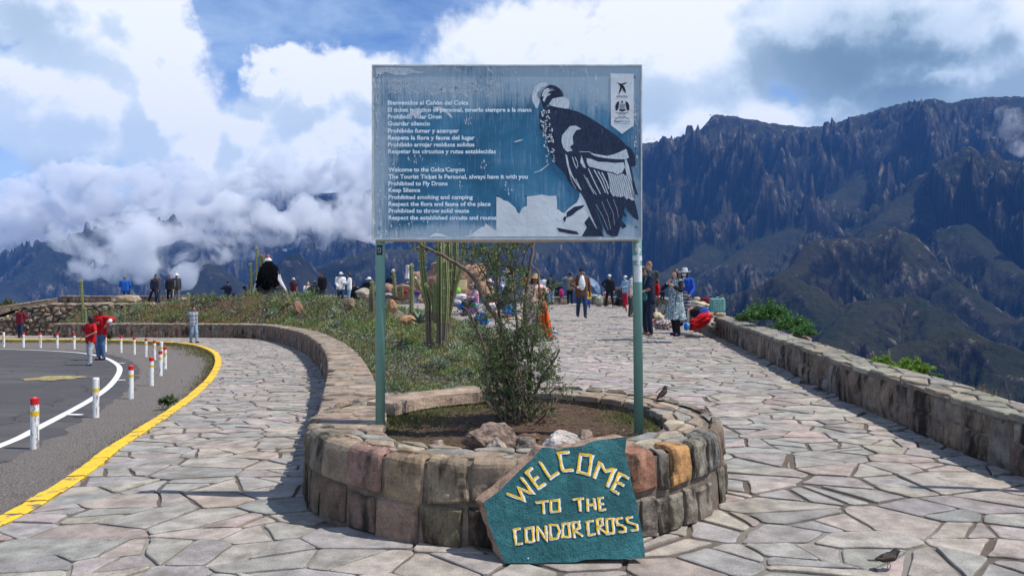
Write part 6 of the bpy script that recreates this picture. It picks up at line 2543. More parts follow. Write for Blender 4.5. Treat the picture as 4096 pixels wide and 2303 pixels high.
def cactus_stem(root, pts, r, seed, ribs=7, wool=False, old=.25):
    """ribbed column along the points, with rows of spines on the ribs"""
    rr = random.Random(seed)
    o_ = Vector(root.location)
    P = []
    for i in range(len(pts) - 1):
        for q in range(6):
            P.append(Vector(pts[i]).lerp(Vector(pts[i + 1]), q / 6))
    P.append(Vector(pts[-1]))
    n = len(P)
    H = (P[-1] - P[0]).length
    T = (P[-1] - P[-2]).normalized()
    tipr = [(.0, 1.0), (.35, .94), (.7, .74), (.95, .4), (1.05, .05)]
    rings = [(p, 1.0, i / n) for i, p in enumerate(P[:-1])] + [(P[-1] + T * r * a, b_, 1.0) for a, b_ in tipr]
    K = ribs * 4
    vs, fs, cs = [], [], []
    sp = MB()
    for i, (p, k, u) in enumerate(rings):
        a = rings[min(i + 1, len(rings) - 1)][0] - rings[max(i - 1, 0)][0]
        t = a.normalized() if a.length > 1e-7 else T
        s_ = t.cross(Vector((0, 1, 0.05)))
        s_.normalize()
        f_ = t.cross(s_).normalized()
        for j in range(K):
            ang = 2 * math.pi * j / K
            rib = abs(math.cos(ang * ribs / 2))
            rad = r * k * (.74 + .30 * rib ** 1.5) * (1 + .04 * math.sin(i * 1.7 + seed))
            d = s_ * math.cos(ang) + f_ * math.sin(ang)
            vs.append(p + d * rad - o_)
            g = Vector((.075, .105, .045)) if u > old else Vector((.13, .105, .075))
            c = g * (1 - rib) * .75 + Vector((.25, .27, .11) if u > old else (.21, .17, .12)) * rib
            cs.append(tuple(c))
            if j % 4 == 0 and u > old * .5 and i % 2 == 0 or (j % 4 == 0 and i >= len(rings) - 5):
                for _ in range(4):
                    dd = (d + Vector((rr.gauss(0, .5), rr.gauss(0, .5), rr.gauss(.15, .5)))).normalized()
                    q = p + d * rad - o_ + t * rr.uniform(-.5, .5) * r * .6
                    w = dd.cross(Vector((rr.random(), rr.random(), rr.random()))).normalized() * r * .05
                    ln = r * rr.uniform(.4, 1.1)
                    sp.add([q - w, q + w, q + dd * ln], [(0, 1, 2)])
    m = len(rings)
    for i in range(m - 1):
        for j in range(K):
            k2 = (j + 1) % K
            fs.append((i * K + j, i * K + k2, (i + 1) * K + k2, (i + 1) * K + j))
    fs.append(tuple((m - 1) * K + j for j in range(K)))
    mesh_obj('stem', vs, fs, m_cactus, root, smooth=False, col=cs)
    o = sp.build('spines', m_spine, root, kind='stuff')
    if wool:
        w = MB()
        w.lathe([(r * 1.05, -.3 * r), (r * 1.15, .3 * r), (r * .8, r * 1.1), (.01, r * 1.5)], 10, tuple(P[-1] - o_))
        w.build('woolly_cap', M('cactus_wool', (.62, .58, .5), .95, .2, 50, bmp=1.0, bdist=.02), root)

def cactus(label, stems, y, base=None, **kw):
    """stems: (pixel points, radius in pixels)"""
    b_ = at(*stems[0][0][0], y)
    root = empty('columnar_cactus', b_, label=label, cat='cactus')
    for k, st in enumerate(stems):
        dy = st[2] if len(st) > 2 else 0
        pts = [at(a, b2, y + dy) for a, b2 in st[0]]
        cactus_stem(root, pts, st[1] * y / F, 7 * k + len(label), **{q: v for q, v in kw.items()})
    return root

cactus('big clump of tall spiny cactus columns rising behind the board', [
    ([(1763, 1385), (1762, 1250), (1763, 1100), (1762, 930)], 16),
    ([(1716, 1385), (1714, 1290), (1712, 1210), (1700, 1150), (1690, 1070), (1686, 990), (1688, 930)], 13, .1),
    ([(1778, 1360), (1785, 1250), (1788, 1150), (1783, 1050)], 11, -.15),
    ([(1792, 1330), (1800, 1240), (1804, 1160), (1803, 1085)], 8, .12),
    ([(1800, 1250), (1818, 1160), (1838, 1100), (1852, 1050), (1856, 930)], 8, .1),
    ([(1790, 1200), (1796, 1080), (1795, 930)], 14, .2),
    ([(1815, 1190), (1822, 1080), (1824, 930)], 11, .3),
    ([(1741, 1290), (1742, 1220), (1738, 1140)], 8, -.1),
    ([(1728, 1280), (1735, 1230), (1725, 1180), (1705, 1140)], 7, -.05),
], 14.6)
cactus('straight single cactus column between the left board post and the big clump', [([(1646, 1250), (1647, 1150), (1645, 1066)], 8.5)], 20.5, old=.05)
cactus('curved low cactus arm with a pale tip left of the big clump', [([(1700, 1180), (1684, 1160), (1670, 1130), (1662, 1114)], 6)], 21.5, wool=True, old=0)
cactus('slim cactus with a white woolly tip near the left board post', [([(1583, 1185), (1578, 1130), (1573, 1085)], 6.5)], 27.0, wool=True, old=.1)
cactus('short stubby cactus right of the woolly tipped one', [([(1607, 1190), (1609, 1165), (1609, 1145)], 5), ([(1600, 1190), (1597, 1172)], 4)], 27.5)
cactus('dark bare cactus pair just left of the left board post', [([(1494, 1248), (1492, 1190), (1489, 1132)], 7), ([(1482, 1245), (1480, 1190), (1484, 1150)], 5)], 17.5, old=.6)
cactus('tall cactus pole standing before the rubble wall', [([(336, 1310), (332, 1230), (327, 1180), (325, 1126)], 5), ([(322, 1310), (324, 1250)], 4.5), ([(344, 1305), (341, 1235)], 4.5), ([(330, 1312), (333, 1240)], 4)], 34.9, old=.1)
cactus('short cactus at the right end of the terrace', [([(752, 1224), (752, 1200), (752, 1176)], 4.5)], 34.5, old=0)
cactus('small cactus stub below the terrace wall', [([(499, 1268), (499, 1250), (499, 1228)], 3.6)], 35.3, old=0)
cactus('three cactus columns standing left of the condor statue', [([(1012, 1180), (1006, 1120), (1002, 1058)], 5.2), ([(1024, 1170), (1026, 1080), (1027, 996)], 5.2), ([(1042, 1120), (1044, 1020)], 4.4), ([(1053, 1110), (1053, 1026)], 4.4)], 38.2, old=0)
def agave(label, px, py, y, size, seed):
    root = empty('agave', at(px, py, y), label=label, cat='agave')
    rr = random.Random(seed)
    m = M('agave_leaf', (.13, .18, .13), .5, .2, 12)
    for k in range(13):
        a = k * 2.399
        el = rr.uniform(.3, 1.2)
        d = Vector((math.cos(a) * math.cos(el), math.sin(a) * math.cos(el), math.sin(el)))
        s_ = d.cross(Vector((0, 0, 1))).normalized()
        n = s_.cross(d).normalized()
        L_, w = size * rr.uniform(.7, 1), size * .10
        vs, fs = [], []
        for i in range(6):
            u = i / 5
            c = d * L_ * u + n * (-.12 * L_ * u * u)
            ww = w * (1 - u) ** .7 * (1 + .6 * math.sin(u * 3))
            vs += [c - s_ * ww, c - n * ww * .5, c + s_ * ww, c + n * ww * .12]
        for i in range(5):
            for j in range(4):
                fs.append((i * 4 + j, i * 4 + (j + 1) % 4, (i + 1) * 4 + (j + 1) % 4, (i + 1) * 4 + j))
        mesh_obj('agave_leaf', vs, fs, m, root)

agave('grey green agave beside the rounded orange rock', 1683, 1290, 15.4, .42, 1)
agave('small agave standing in the far garden left of the balanced grey stone', 1335, 1310, 20.0, .28, 4)

# ---- daisies in the garden
m_petal = M('daisy_petal', (.90, .58, .02), .5, .2, 40)
m_daisy_eye = M('daisy_eye', (.45, .20, .02), .7, .2, 40)
CB = lambda x, y: (1500 + x * .5525, 950 + y * .5525)
DAISY = [('silver leaved daisy plant with several yellow flowers nearest the planter', (1735, 1500), 1.0, [(265, 1018), (355, 1000), (355, 1040), (380, 995), (300, 1060)]),
         ('silver leaved daisy plant with an orange flower behind the nearest one', (1800, 1462), .9, [(520, 970), (455, 875), (525, 895), (585, 878)]),
         ('daisy plant with one bright yellow flower beside the tree foot', (1862, 1520), .6, [(650, 1035)]),
         ('daisy plant with orange buds half way up the garden', (1885, 1375), .7, [(705, 770), (700, 785), (655, 745), (680, 718)]),
         ('daisy plant with small yellow flowers below the cactus clump', (1720, 1395), .8, [(415, 790), (300, 795), (535, 725)]),
         ('daisy plant with pale flowers at the left of the garden beside the post', (1612, 1392), .7, [(175, 795), (220, 797), (280, 785)]),
         ('daisy plant with a single yellow flower by the left board post', (1565, 1570), .45, [(172, 980), (88, 1140)]),
         ('yellow flowering daisy plant between the slim cacti', (1610, 1225), 1.0, [(185, 500), (225, 460), (232, 465), (190, 425)]),
         ('small daisy plant in front of the orange rocks', (1572, 1290), .7, [(125, 598), (90, 620)])]
for k, (lab, (px, py), sz, fl) in enumerate(DAISY):
    p = on_garden(px, py)
    d = bush('daisy_plant', lab, [((p.x, p.y, p.z + .09 * sz), (.26 * sz, .26 * sz, .13 * sz), 1)], int(1500 * sz), .035 * max(1, p.y / 12), .013 * max(1, p.y / 12),
             [(.15, .18, .12), (.21, .235, .18), (.10, .13, .075), (.27, .29, .23)], 60 + k, cat='plant', stems=False, base=(p.x, p.y, p.z))
    for (fx, fy) in fl:
        a, b_ = CB(fx, fy)
        y = p.y - .22 * sz
        q = at(a, b_, y)
        if q.z < p.z + .12 or q.z > p.z + .6:
            q.z = min(max(q.z, p.z + .20), p.z + .5)
        fm = MB()
        n = 11
        r_ = .027 * max(1, p.y / 9)
        vs = [Vector((0, 0, 0))]
        for i in range(n * 2):
            aa = math.pi * i / n
            rr_ = r_ if i % 2 == 0 else r_ * .45
            vs.append(Vector((math.cos(aa) * rr_, -math.sin(aa) * rr_ * .8, math.sin(aa) * rr_ * .6)))
        fm.add(vs, [(0, 1 + i, 1 + (i + 1) % (2 * n)) for i in range(2 * n)])
        f = fm.build('flower', m_petal, d)
        f.location = q - Vector(d.location)
        em = MB()
        em.lathe([(r_ * .32, 0), (r_ * .25, .004), (.001, .006)], 8, (0, 0, 0), rot=Matrix.Rotation(R(37), 3, 'X'))
        em.build('flower_eye', m_daisy_eye, f)
        sm_ = MB()
        sm_.tube([(0, .002, 0), (0, .02, -max(.02, q.z - p.z))], .0025, 4)
        sm_.build('flower_stalk', m_leafstalk if False else m_dry, f)

# ---- shrubs beyond the parapet
LUSH = [(.07, .16, .045), (.10, .22, .06), (.14, .28, .08), (.05, .11, .03)]
y = 17.0
c1, c2, c3 = at(3060, 1275, y), at(3150, 1310, 16.0), at(3215, 1335, 15.0)
bush('lush_bush', 'large bright green bush spilling over behind the parapet', [((c1.x + .05, y, c1.z), (.55, .5, .36), 1.2), ((c2.x + .1, 16.0, c2.z - .02), (.45, .4, .26), .9), ((c3.x, 15.0, c3.z), (.28, .3, .12), .35), ((at(2985, 1262, 18.5).x, 18.5, at(2985, 1262, 18.5).z - .1), (.3, .3, .12), .3)], 15000, .060, .026, LUSH, 71, base=(c1.x + .1, y, -.3), up=.8)
c = at(3640, 1480, 9.6)
bush('yellow_green_bush', 'low yellow green bush behind the middle of the parapet', [((c.x, 9.6, c.z - .02), (.28, .25, .14), 1), ((c.x - .2, 9.9, c.z + .03), (.12, .14, .12), .25)], 5200, .045, .016, [(.17, .30, .04), (.24, .38, .05), (.11, .20, .04)], 72, base=(c.x, 9.6, -.2), up=.8)
c = at(3742, 1512, 9.2)
bush('weed_sprout', 'tiny green weed behind the parapet right of the yellow green bush', [((c.x, 9.2, c.z), (.07, .08, .05), 1)], 220, .05, .018, LUSH, 73, cat='plant', base=(c.x, 9.2, .1), stems=False)
c = at(3555, 1425, 10.2)
bush('weed_stalk', 'pale thin stalk standing above the low yellow green bush', [((c.x, 10.2, c.z - .05), (.05, .06, .14), 1)], 90, .04, .008, [(.3, .33, .2), (.2, .25, .12)], 74, cat='plant', base=(c.x, 10.2, .1))

def tuft(name, label, p, r_, h, n, pal, seed, cat='grass tuft', spread=.5):
    rng = np.random.default_rng(seed)
    root = empty(name, p, label=label, cat=cat)
    P = np.stack([rng.normal(size=n) * r_ * .25, rng.normal(size=n) * r_ * .25, np.zeros(n)], 1)
    D_ = np.stack([rng.normal(size=n) * spread, rng.normal(size=n) * spread, np.ones(n)], 1)
    V, Fc, C = leaf_quads(P, D_, rng.uniform(.5, 1.0, n) * h, h * .018, pick_cols(rng, n, pal, .25), rng)
    mesh_obj('grass_blades', V, Fc, m_leaf, root, col=C, kind='stuff')

STRAW = [(.30, .24, .10), (.22, .20, .07), (.36, .29, .15), (.15, .14, .05)]
c = at(3900, 1590, 7.9)
tuft('dry_grass_tuft', 'golden dry grass tuft behind the near end of the parapet', (c.x, 7.9, c.z - .05), .34, .24, 420, STRAW, 1, spread=.7)
c = at(505, 1212, 41.0)
tuft('dry_grass_tuft', 'dry yellow grass tuft growing before the big tan boulder', (c.x, 41.0, c.z), .5, .55, 260, STRAW, 2, spread=.45)
c = at(165, 1235, 44.0)
tuft('pale_grass_tuft', 'pale feathery grass behind the left end of the terrace wall', (c.x, 44.0, c.z - .2), .7, .7, 260, [(.34, .29, .22), (.27, .22, .17)], 3, spread=.5)
c = at(20, 1235, 45.0)
bush('scrub_bush', 'olive scrub bush at the left edge behind the terrace wall', [((c.x, 45, c.z - .05), (1.0, .8, .55), 1), ((c.x - 1.4, 45, c.z - .1), (1.0, .8, .5), .7)], 5000, .16, .06, [(.09, .10, .03), (.14, .14, .045), (.06, .07, .025)], 75, base=(c.x, 45, c.z - .9))
p = Vector((-4.62, 10.2, 0))
tt_ = (1640 - YH) / F
yb = 1.56 / (tt_ - .04)
c = at(668, 1632, yb)
bush('kerb_weed', 'leafy green weed growing against the yellow kerb', [((c.x, yb, road_z(yb) + .1), (.12, .12, .10), 1)], 420, .07, .02, [(.09, .14, .05), (.14, .19, .08), (.06, .09, .03)], 76, cat='plant', base=(c.x, yb, float(road_z(yb))), up=.8)
yb = 30.5
c = at(436, 1372, yb)
bush('kerb_weed', 'dark green weed at the far kerb beside the woman in jeans', [((c.x, yb, float(road_z(yb)) + .25), (.16, .12, .22), 1)], 300, .10, .04, GREENS_DARK, 77, cat='plant', base=(c.x, yb, float(road_z(yb))))
yb = 5.95
c = at(45, 2005, 5.6)
tuft('kerb_grass_tuft', 'green grass tuft against the kerb at the lower left edge', (-3.62, 5.75, float(road_z(5.75))), .2, .12, 160, [(.12, .16, .05), (.2, .19, .08)], 5)

# ------------------------------------------------------------------ people
JOBS = []

def cone_geo(p0, r0, p1, r1, n=12):
    """closed round cone as verts and faces; p0/p1 vectors"""
    p0, p1 = Vector(p0), Vector(p1)
    d = p1 - p0
    L = d.length
    if L < 1e-5:
        d = Vector((0, 0, 1))
        L = 1e-5
    t = d.normalized()
    a = t.cross(Vector((.13, .97, .21))).normalized()
    b = t.cross(a).normalized()
    vs, fs = [], []
    prof = []
    for k in range(4):
        q = math.pi / 2 * (1 - k / 4 - .02)
        prof.append((-math.sin(q) * r0, math.cos(q) * r0))
    prof.append((0, r0))
    prof.append((L, r1))
    for k in range(1, 5):
        q = math.pi / 2 * (k / 4 - .02)
        prof.append((L + math.sin(q) * r1, math.cos(q) * r1))
    for (z, r_) in prof:
        for j in range(n):
            c, s = math.cos(2 * math.pi * j / n), math.sin(2 * math.pi * j / n)
            vs.append(p0 + t * z + (a * c + b * s) * r_)
    m = len(prof)
    for i in range(m - 1):
        for j in range(n):
            k = (j + 1) % n
            fs.append((i * n + j, i * n + k, (i + 1) * n + k, (i + 1) * n + j))
    fs.append(tuple(range(n))[::-1])
    fs.append(tuple((m - 1) * n + j for j in range(n)))
    return vs, fs

def ell_geo(c, r, n=12, rot=None):
    vs, fs = cone_geo((0, 0, -.0001), 1, (0, 0, .0001), 1, n)
    out = []
    for v in vs:
        q = Vector((v.x * r[0], v.y * r[1], v.z * r[2]))
        if rot is not None:
            q = rot @ q
        out.append(q + Vector(c))
    return out, fs

def queue(name, shapes, voxel, mat, parent, rough=0.0, rscale=8.0, disp=None):
    JOBS.append((name, shapes, voxel, mat, parent, rough, rscale, disp))

def flush_jobs():
    tmp = []
    for (name, shapes, voxel, mat, parent, rough, rs, disp) in JOBS:
        mb = MB()
        for vs, fs in shapes:
            mb.add(vs, fs)
        me = bpy.data.meshes.new('t')
        me.from_pydata(mb.v, [], mb.f)
        o = bpy.data.objects.new('t', me)
        COL.objects.link(o)
        md = o.modifiers.new('r', 'REMESH')
        md.mode = 'VOXEL'
        md.voxel_size = voxel
        s_ = o.modifiers.new('s', 'SMOOTH')
        s_.factor = .5
        s_.iterations = 2
        tmp.append(o)
    dg = bpy.context.evaluated_depsgraph_get()
    dg.update()
    for o, (name, shapes, voxel, mat, parent, rough, rs, disp) in zip(tmp, JOBS):
        me2 = bpy.data.meshes.new_from_object(o.evaluated_get(dg))
        me2.name = name
        if rough:
            k = len(me2.vertices)
            co, no = np.empty(k * 3, np.float32), np.empty(k * 3, np.float32)
            me2.vertices.foreach_get('co', co)
            me2.vertices.foreach_get('normal', no)
            co, no = co.reshape(-1, 3).astype(float), no.reshape(-1, 3)
            f = fbm(co[:, 0] * rs + co[:, 1] * rs * .6, co[:, 2] * rs - co[:, 1] * rs * .8, 3, 5)
            me2.vertices.foreach_set('co', (co + no * (f * rough * 1.3)[:, None]).astype(np.float32).ravel())
            me2.update()
        me2.materials.clear()
        me2.materials.append(mat)
        me2.polygons.foreach_set('use_smooth', np.ones(len(me2.polygons), dtype=bool))
        n = bpy.data.objects.new(name, me2)
        link(n, parent)
    for o in tmp:
        me = o.data
        bpy.data.objects.remove(o)
        bpy.data.meshes.remove(me)
    JOBS.clear()

def ik(root, tgt, l1, l2, pole):
    root, tgt, pole = Vector(root), Vector(tgt), Vector(pole)
    d = tgt - root
    L = min(d.length, (l1 + l2) * .995)
    t = d.normalized()
    tgt = root + t * L
    x = (l1 * l1 - l2 * l2 + L * L) / (2 * L)
    h = math.sqrt(max(0, l1 * l1 - x * x))
    p = pole - t * pole.dot(t)
    if p.length < 1e-4:
        p = Vector((0, -1, 0)) - t * Vector((0, -1, 0)).dot(t)
    p.normalize()
    return root + t * x + p * h, tgt

SKIN = {'fair': (.52, .31, .22), 'tan': (.36, .20, .125), 'brown': (.25, .13, .08), 'dark': (.17, .09, .06)}

def fabric(name, c, **kw):
    return M('cloth_' + name, c, .85, kw.get('var', .22), kw.get('scale', 14), spec=.15, bmp=.35, bdist=.006)

FAB = dict(black=(.018, .018, .022), navy=(.020, .028, .055), darkjean=(.030, .048, .095), jean=(.085, .15, .27), palejean=(.22, .32, .44), white=(.68, .69, .70), cream=(.52, .46, .34), grey=(.17, .175, .185), palegrey=(.40, .42, .45),
           darkgrey=(.055, .058, .065), red=(.48, .012, .018), maroon=(.17, .018, .028), brown=(.12, .06, .04), blue=(.015, .10, .42), royal=(.02, .07, .38), lightblue=(.25, .40, .55), khaki=(.22, .19, .12), greyvest=(.16, .165, .14),
           pink=(.60, .28, .30), palepink=(.66, .45, .44), crimson=(.42, .015, .05), green=(.03, .09, .06), orange=(.75, .16, .02), tan=(.32, .23, .14), purple=(.16, .06, .20), yellow=(.70, .42, .05), shoe=(.03, .03, .035), denimshoe=(.04, .07, .14),
           straw=(.48, .40, .28), teal=(.04, .16, .18), lime=(.20, .62, .06), skyblue=(.12, .36, .62))

def F_(k):
    return fabric(k, FAB[k])

HAIR = {'black': (.012, .010, .010), 'brown': (.045, .024, .014), 'ginger': (.22, .09, .035), 'auburn': (.12, .05, .025), 'grey': (.16, .15, .14), 'light': (.22, .13, .07)}

def person(label, px, foot_py, y, h, rz=0, pose='stand', hands=None, feet=None, pelvis=None, chest=None, head=(0, 0), skin='tan', hair=('short', 'black'), hat=None, top=('black', 'long'), bottom='darkjean', shoes='shoe', hem=.86, detail=None,
           group=None, skirt=None, extra=None, build=1.15, elbow=None, knee=None, face=None, mask=False, cut=None, collar=None, pattern_top=None, pattern_skirt=None, zoff=0.0):
    s = h / 1.70
    base = at(px, foot_py, y)
    root = empty('person', base, R(rz), label=label, cat='person', group=group)
    detail = detail or ('near' if y < 24 else 'far')
    vox = {'near': .0135, 'far': .025}[detail] * max(s, .8)
    S = lambda v: Vector(v) * s
    if pose == 'stand':
        pel = S((0, 0, .93))
        ft = [S((.10, 0, .07)), S((-.10, .02, .07))]
    elif pose == 'walk':
        pel = S((0, 0, .91))
        ft = [S((.08, -.30, .07)), S((-.08, .34, .13))]
    elif pose == 'sit':
        pel = S((0, 0, .50))
        ft = [S((.12, -.42, .07)), S((-.12, -.40, .07))]
    elif pose == 'ground':
        pel = S((0, 0, .13))
        ft = [S((.16, -.48, .07)), S((-.16, -.44, .07))]
    elif pose == 'crouch':
        pel = S((0, .12, .36))
        ft = [S((.13, -.12, .07)), S((-.12, .18, .09))]
    if pelvis is not None:
        pel = S(pelvis)
    if feet is not None:
        ft = [S(feet[0]), S(feet[1])]
    ch = pel + S(chest if chest is not None else (0, 0, 0)) + S((0, 0, .40))
    up = (ch - pel).normalized()
    neck = ch + up * .115 * s
    side = Vector((1, 0, 0))
    if chest is not None and len(chest) > 3:
        pass
    sh = [ch + side * .175 * s * build + up * .055 * s, ch - side * .175 * s * build + up * .055 * s]
    yaw, pit = R(head[0]), R(head[1])
    Hr = Matrix.Rotation(yaw, 3, 'Z') @ Matrix.Rotation(pit, 3, 'X')
    hc = neck + up * .03 * s + Hr @ (Vector((0, -.012, .115)) * s)
    hips = [pel + side * .09 * s, pel - side * .09 * s]
    kp = knee or [(0.1, -1, .1), (-.1, -1, .1)]
    legs = []
    for i in (0, 1):
        k, a = ik(hips[i], ft[i], .43 * s, .42 * s, kp[i])
        legs.append((hips[i], k, a))
    hd = hands or [(.24, -.04, .80), (-.24, -.04, .80)]
    ep = elbow or [(.5, .8, -.3), (-.5, .8, -.3)]
    arms = []
    for i in (0, 1):
        tgt = S(hd[i]) if len(hd[i]) == 3 else None
        e, w = ik(sh[i], tgt, .285 * s, .26 * s, ep[i])
        arms.append((sh[i], e, w))
    # ---- body
    b = []
    add = lambda p0, r0, p1, r1: b.append(cone_geo(p0, r0 * s, p1, r1 * s))
    b.append(ell_geo(hc, (.072 * s, .088 * s, .112 * s), 14, Hr))
    fw = Hr @ Vector((0, -1, 0))
    hu = Hr @ Vector((0, 0, 1))
    hx = Hr @ Vector((1, 0, 0))
    add(hc - hu * .06 * s + fw * .028 * s, .050, hc - hu * .082 * s + fw * .042 * s, .032)           # jaw and chin
    add(hc + fw * .080 * s + hu * .005 * s, .010, hc + fw * .100 * s - hu * .020 * s, .014)          # nose
    for q in (1, -1):
        add(hc + hx * .072 * s * q - hu * .02 * s, .013, hc + hx * .075 * s * q + hu * .018 * s, .016)   # ears
    add(neck - up * .03 * s, .052, hc - hu * .05 * s, .050)
    add(sh[0] - side * .03 * s, .055, sh[1] + side * .03 * s, .055)
    add(ch + side * .07 * s * build, .095, ch - side * .07 * s * build, .095)
    mid = pel.lerp(ch, .5)
    add(mid + side * .05 * s * build, .088, mid - side * .05 * s * build, .088)
    add(pel + side * .075 * s * build, .092, pel - side * .075 * s * build, .092)
    add(pel, .10, ch, .09)
    for i, (p0, p1, p2) in enumerate(arms):
        add(p0, .048, p1, .037)
        add(p1, .037, p2, .025)
        fdir = (p2 - p1).normalized()
        sx = 1 if i == 0 else -1
        fn = fdir.cross(Vector((sx, 0, 0.02)))
        fn = fn.normalized() if fn.length > .1 else Vector((0, -1, 0))
        wd = fdir.cross(fn).normalized()
        palm = p2 + fdir * .075 * s
        add(p2, .026, palm, .026)
        add(p2 + wd * .012 * s, .024, palm + wd * .018 * s, .022)
        add(p2 - wd * .012 * s, .024, palm - wd * .018 * s, .022)
        for f, (o_, l_) in enumerate(((.030, .062), (.011, .074), (-.010, .068), (-.030, .052))):
            q0 = palm + wd * o_ * s
            q1 = q0 + (fdir + fn * -.22).normalized() * l_ * .5 * s
            q2 = q1 + (fdir * .75 + fn * -.65).normalized() * l_ * .5 * s
            add(q0, .0105, q1, .0100)
            add(q1, .0100, q2, .0090)
        tq = p2 + fdir * .025 * s + wd * .025 * s
        t1 = tq + (fdir * .6 + wd * .75).normalized() * .036 * s
        add(tq, .013, t1, .012)
        add(t1, .012, t1 + (fdir * .9 + wd * .25).normalized() * .03 * s, .010)
    for i, (p0, p1, p2) in enumerate(legs):
        add(p0, .082, p1, .054)
        add(p1, .054, p1.lerp(p2, .3) + Vector((0, .012, 0)) * s, .054)
        add(p1.lerp(p2, .3) + Vector((0, .012, 0)) * s, .054, p2, .035)
        add(p2, .036, p2 + Vector((0, -.12, -.035)) * s, .030)
    mskin = M('skin_' + skin, SKIN[skin], .55, .12, 12, spec=.3)
    queue('body', b, vox, mskin, root)
    # ---- top
    if top:
        c = []
        ad = lambda p0, r0, p1, r1: c.append(cone_geo(p0, r0 * s, p1, r1 * s))
        tb = build
        ad(sh[0] - side * .02 * s, .072, sh[1] + side * .02 * s, .072)
        ad(ch + side * .075 * s * tb, .118, ch - side * .075 * s * tb, .118)
        ad(mid + side * .065 * s * tb, .115, mid - side * .065 * s * tb, .115)
        hemz = pel + up * (hem - .93) * s
        ad(hemz + side * .080 * s * tb, .118, hemz - side * .080 * s * tb, .118)
        for q in (-1, -.4, .4, 1):
            ad(ch + side * .08 * s * q * tb, .118, hemz + side * .085 * s * q * tb, .118)
        ad(neck - up * .06 * s, .075, neck - up * .005 * s, .060)
        if len(top) > 2 and top[2] == 'hood':
            ad(neck + Vector((-.05, .07, .0)) * s, .06, neck + Vector((.05, .07, .0)) * s, .06)
        for i, (p0, p1, p2) in enumerate(arms):
            if top[1] == 'none':
                continue
            ad(p0, .068, p1 if top[1] == 'long' else p0.lerp(p1, .72), .056 if top[1] == 'long' else .062)
            if top[1] == 'long':
                ad(p1, .056, p1.lerp(p2, .9), .042)
        mt = pattern_top or F_(top[0])
        queue('top', c, vox * 1.1, mt, root, .006 * s, 9.0)
    if collar:
        queue('collar', [cone_geo(neck - up * .03 * s + Vector((0, -.02, 0)), .07 * s, ch - Vector((0, .085 * s, .12 * s)), .055 * s)], vox, F_(collar), root)
    # ---- bottom
    if bottom:
        c = []
        ad = lambda p0, r0, p1, r1: c.append(cone_geo(p0, r0 * s, p1, r1 * s))
        ad(pel + side * .080 * s, .100, pel - side * .080 * s, .100)
        for (p0, p1, p2) in legs:
            ad(p0, .105, p1, .075)
            ad(p1, .075, p2 + (p1 - p2).normalized() * .02 * s, .060)
        queue('trousers', c, vox * 1.1, F_(bottom), root, .008 * s, 11.0)
    # ---- shoes
    for i, (p0, p1, p2) in enumerate(legs):
        c = []
        fwd = Vector((0, -1, 0))
        if pose == 'walk' and i == 1:
            fwd = Vector((0, -.85, -.5)).normalized()
        a = p2 + Vector((0, .02, -.030)) * s
        c.append(cone_geo(a, .042 * s, a + fwd * .155 * s + Vector((0, 0, -.006)) * s, .036 * s))
        c.append(cone_geo(a + Vector((0, 0, .03)) * s, .044 * s, a + fwd * .06 * s, .04 * s))
        if shoes.startswith('boot'):
            c.append(cone_geo(p2 - Vector((0, 0, .01)), .055 * s, p2.lerp(p1, .62), .066 * s))
        queue('shoe', c, vox, F_('navy' if shoes.startswith('boot') else shoes), root)
    # ---- skirt
    if skirt:
        col_, zl, rw, flare = skirt          # colour, hem height, waist radius, hem radius
        mb = MB()
        top_z = pel.z + .12 * s
        n, k = 40, 12
        vs, fs = [], []
        for i in range(k + 1):
            u = i / k
            z = top_z + (zl * s - top_z) * u
            for j in range(n):
                an = 2 * math.pi * j / n
                r_ = (rw + (flare - rw) * u ** .8) * s * (1 + .07 * u * math.sin(an * 7 + u * 2) + .05 * u * math.sin(an * 4 + 1))
                cxy = pel.lerp((legs[0][1] + legs[1][1]) / 2, u * .5)
                vs.append((cxy.x + r_ * math.cos(an), cxy.y + r_ * math.sin(an) * .85, z))
        for i in range(k):
            for j in range(n):
                q = (j + 1) % n
                fs.append((i * n + j, i * n + q, (i + 1) * n + q, (i + 1) * n + j))
        mesh_obj('skirt', vs, fs, pattern_skirt or F_(col_), root, smooth=True)
    # ---- hair
    if hair and hair[0] != 'none':
        mh = M('hair_' + hair[1], HAIR[hair[1]], .45, .35, 60, spec=.4, bmp=.6, bdist=.004, streak=(3, 3, .6))
        c = []
        bk = -fw
        c.append(ell_geo(hc + hu * .022 * s + bk * .014 * s, (.083 * s, .094 * s, .108 * s), 14, Hr))
        if hair[0] in ('long', 'bob', 'curly'):
            ln = {'long': .30, 'bob': .14, 'curly': .10}[hair[0]]
            for q in (-.055, -.02, .02, .055):
                c.append(cone_geo(hc + bk * .06 * s + hx * q * s, .048 * s, hc + bk * .085 * s + hx * q * 1.15 * s - Vector((0, 0, ln * s)), .036 * s))
            for q in (-1, 1):
                c.append(cone_geo(hc + hx * .072 * q * s + hu * .02 * s, .028 * s, hc + hx * .085 * q * s - hu * min(ln, .16) * s + bk * .02 * s, .026 * s))
        if hair[0] == 'curly':
            rr = random.Random(3)
            for _ in range(26):
                d = Vector((rr.gauss(0, 1), rr.gauss(0, 1), rr.gauss(.2, .8))).normalized()
                if (Hr.transposed() @ d).y < -.45 and (Hr.transposed() @ d).z < .5:
                    continue
                c.append(ell_geo(hc + hu * .02 * s + d * .095 * s, (.04 * s,) * 3, 8))
        if hair[0] == 'pony':
            c.append(cone_geo(hc + bk * .10 * s + hu * .02 * s, .03 * s, hc + bk * .12 * s - hu * .16 * s, .018 * s))
        if hair[0] == 'bun':
            c.append(ell_geo(hc + bk * .10 * s + hu * .05 * s, (.04 * s,) * 3, 8))
        shapes = c
        me_name = 'hair'
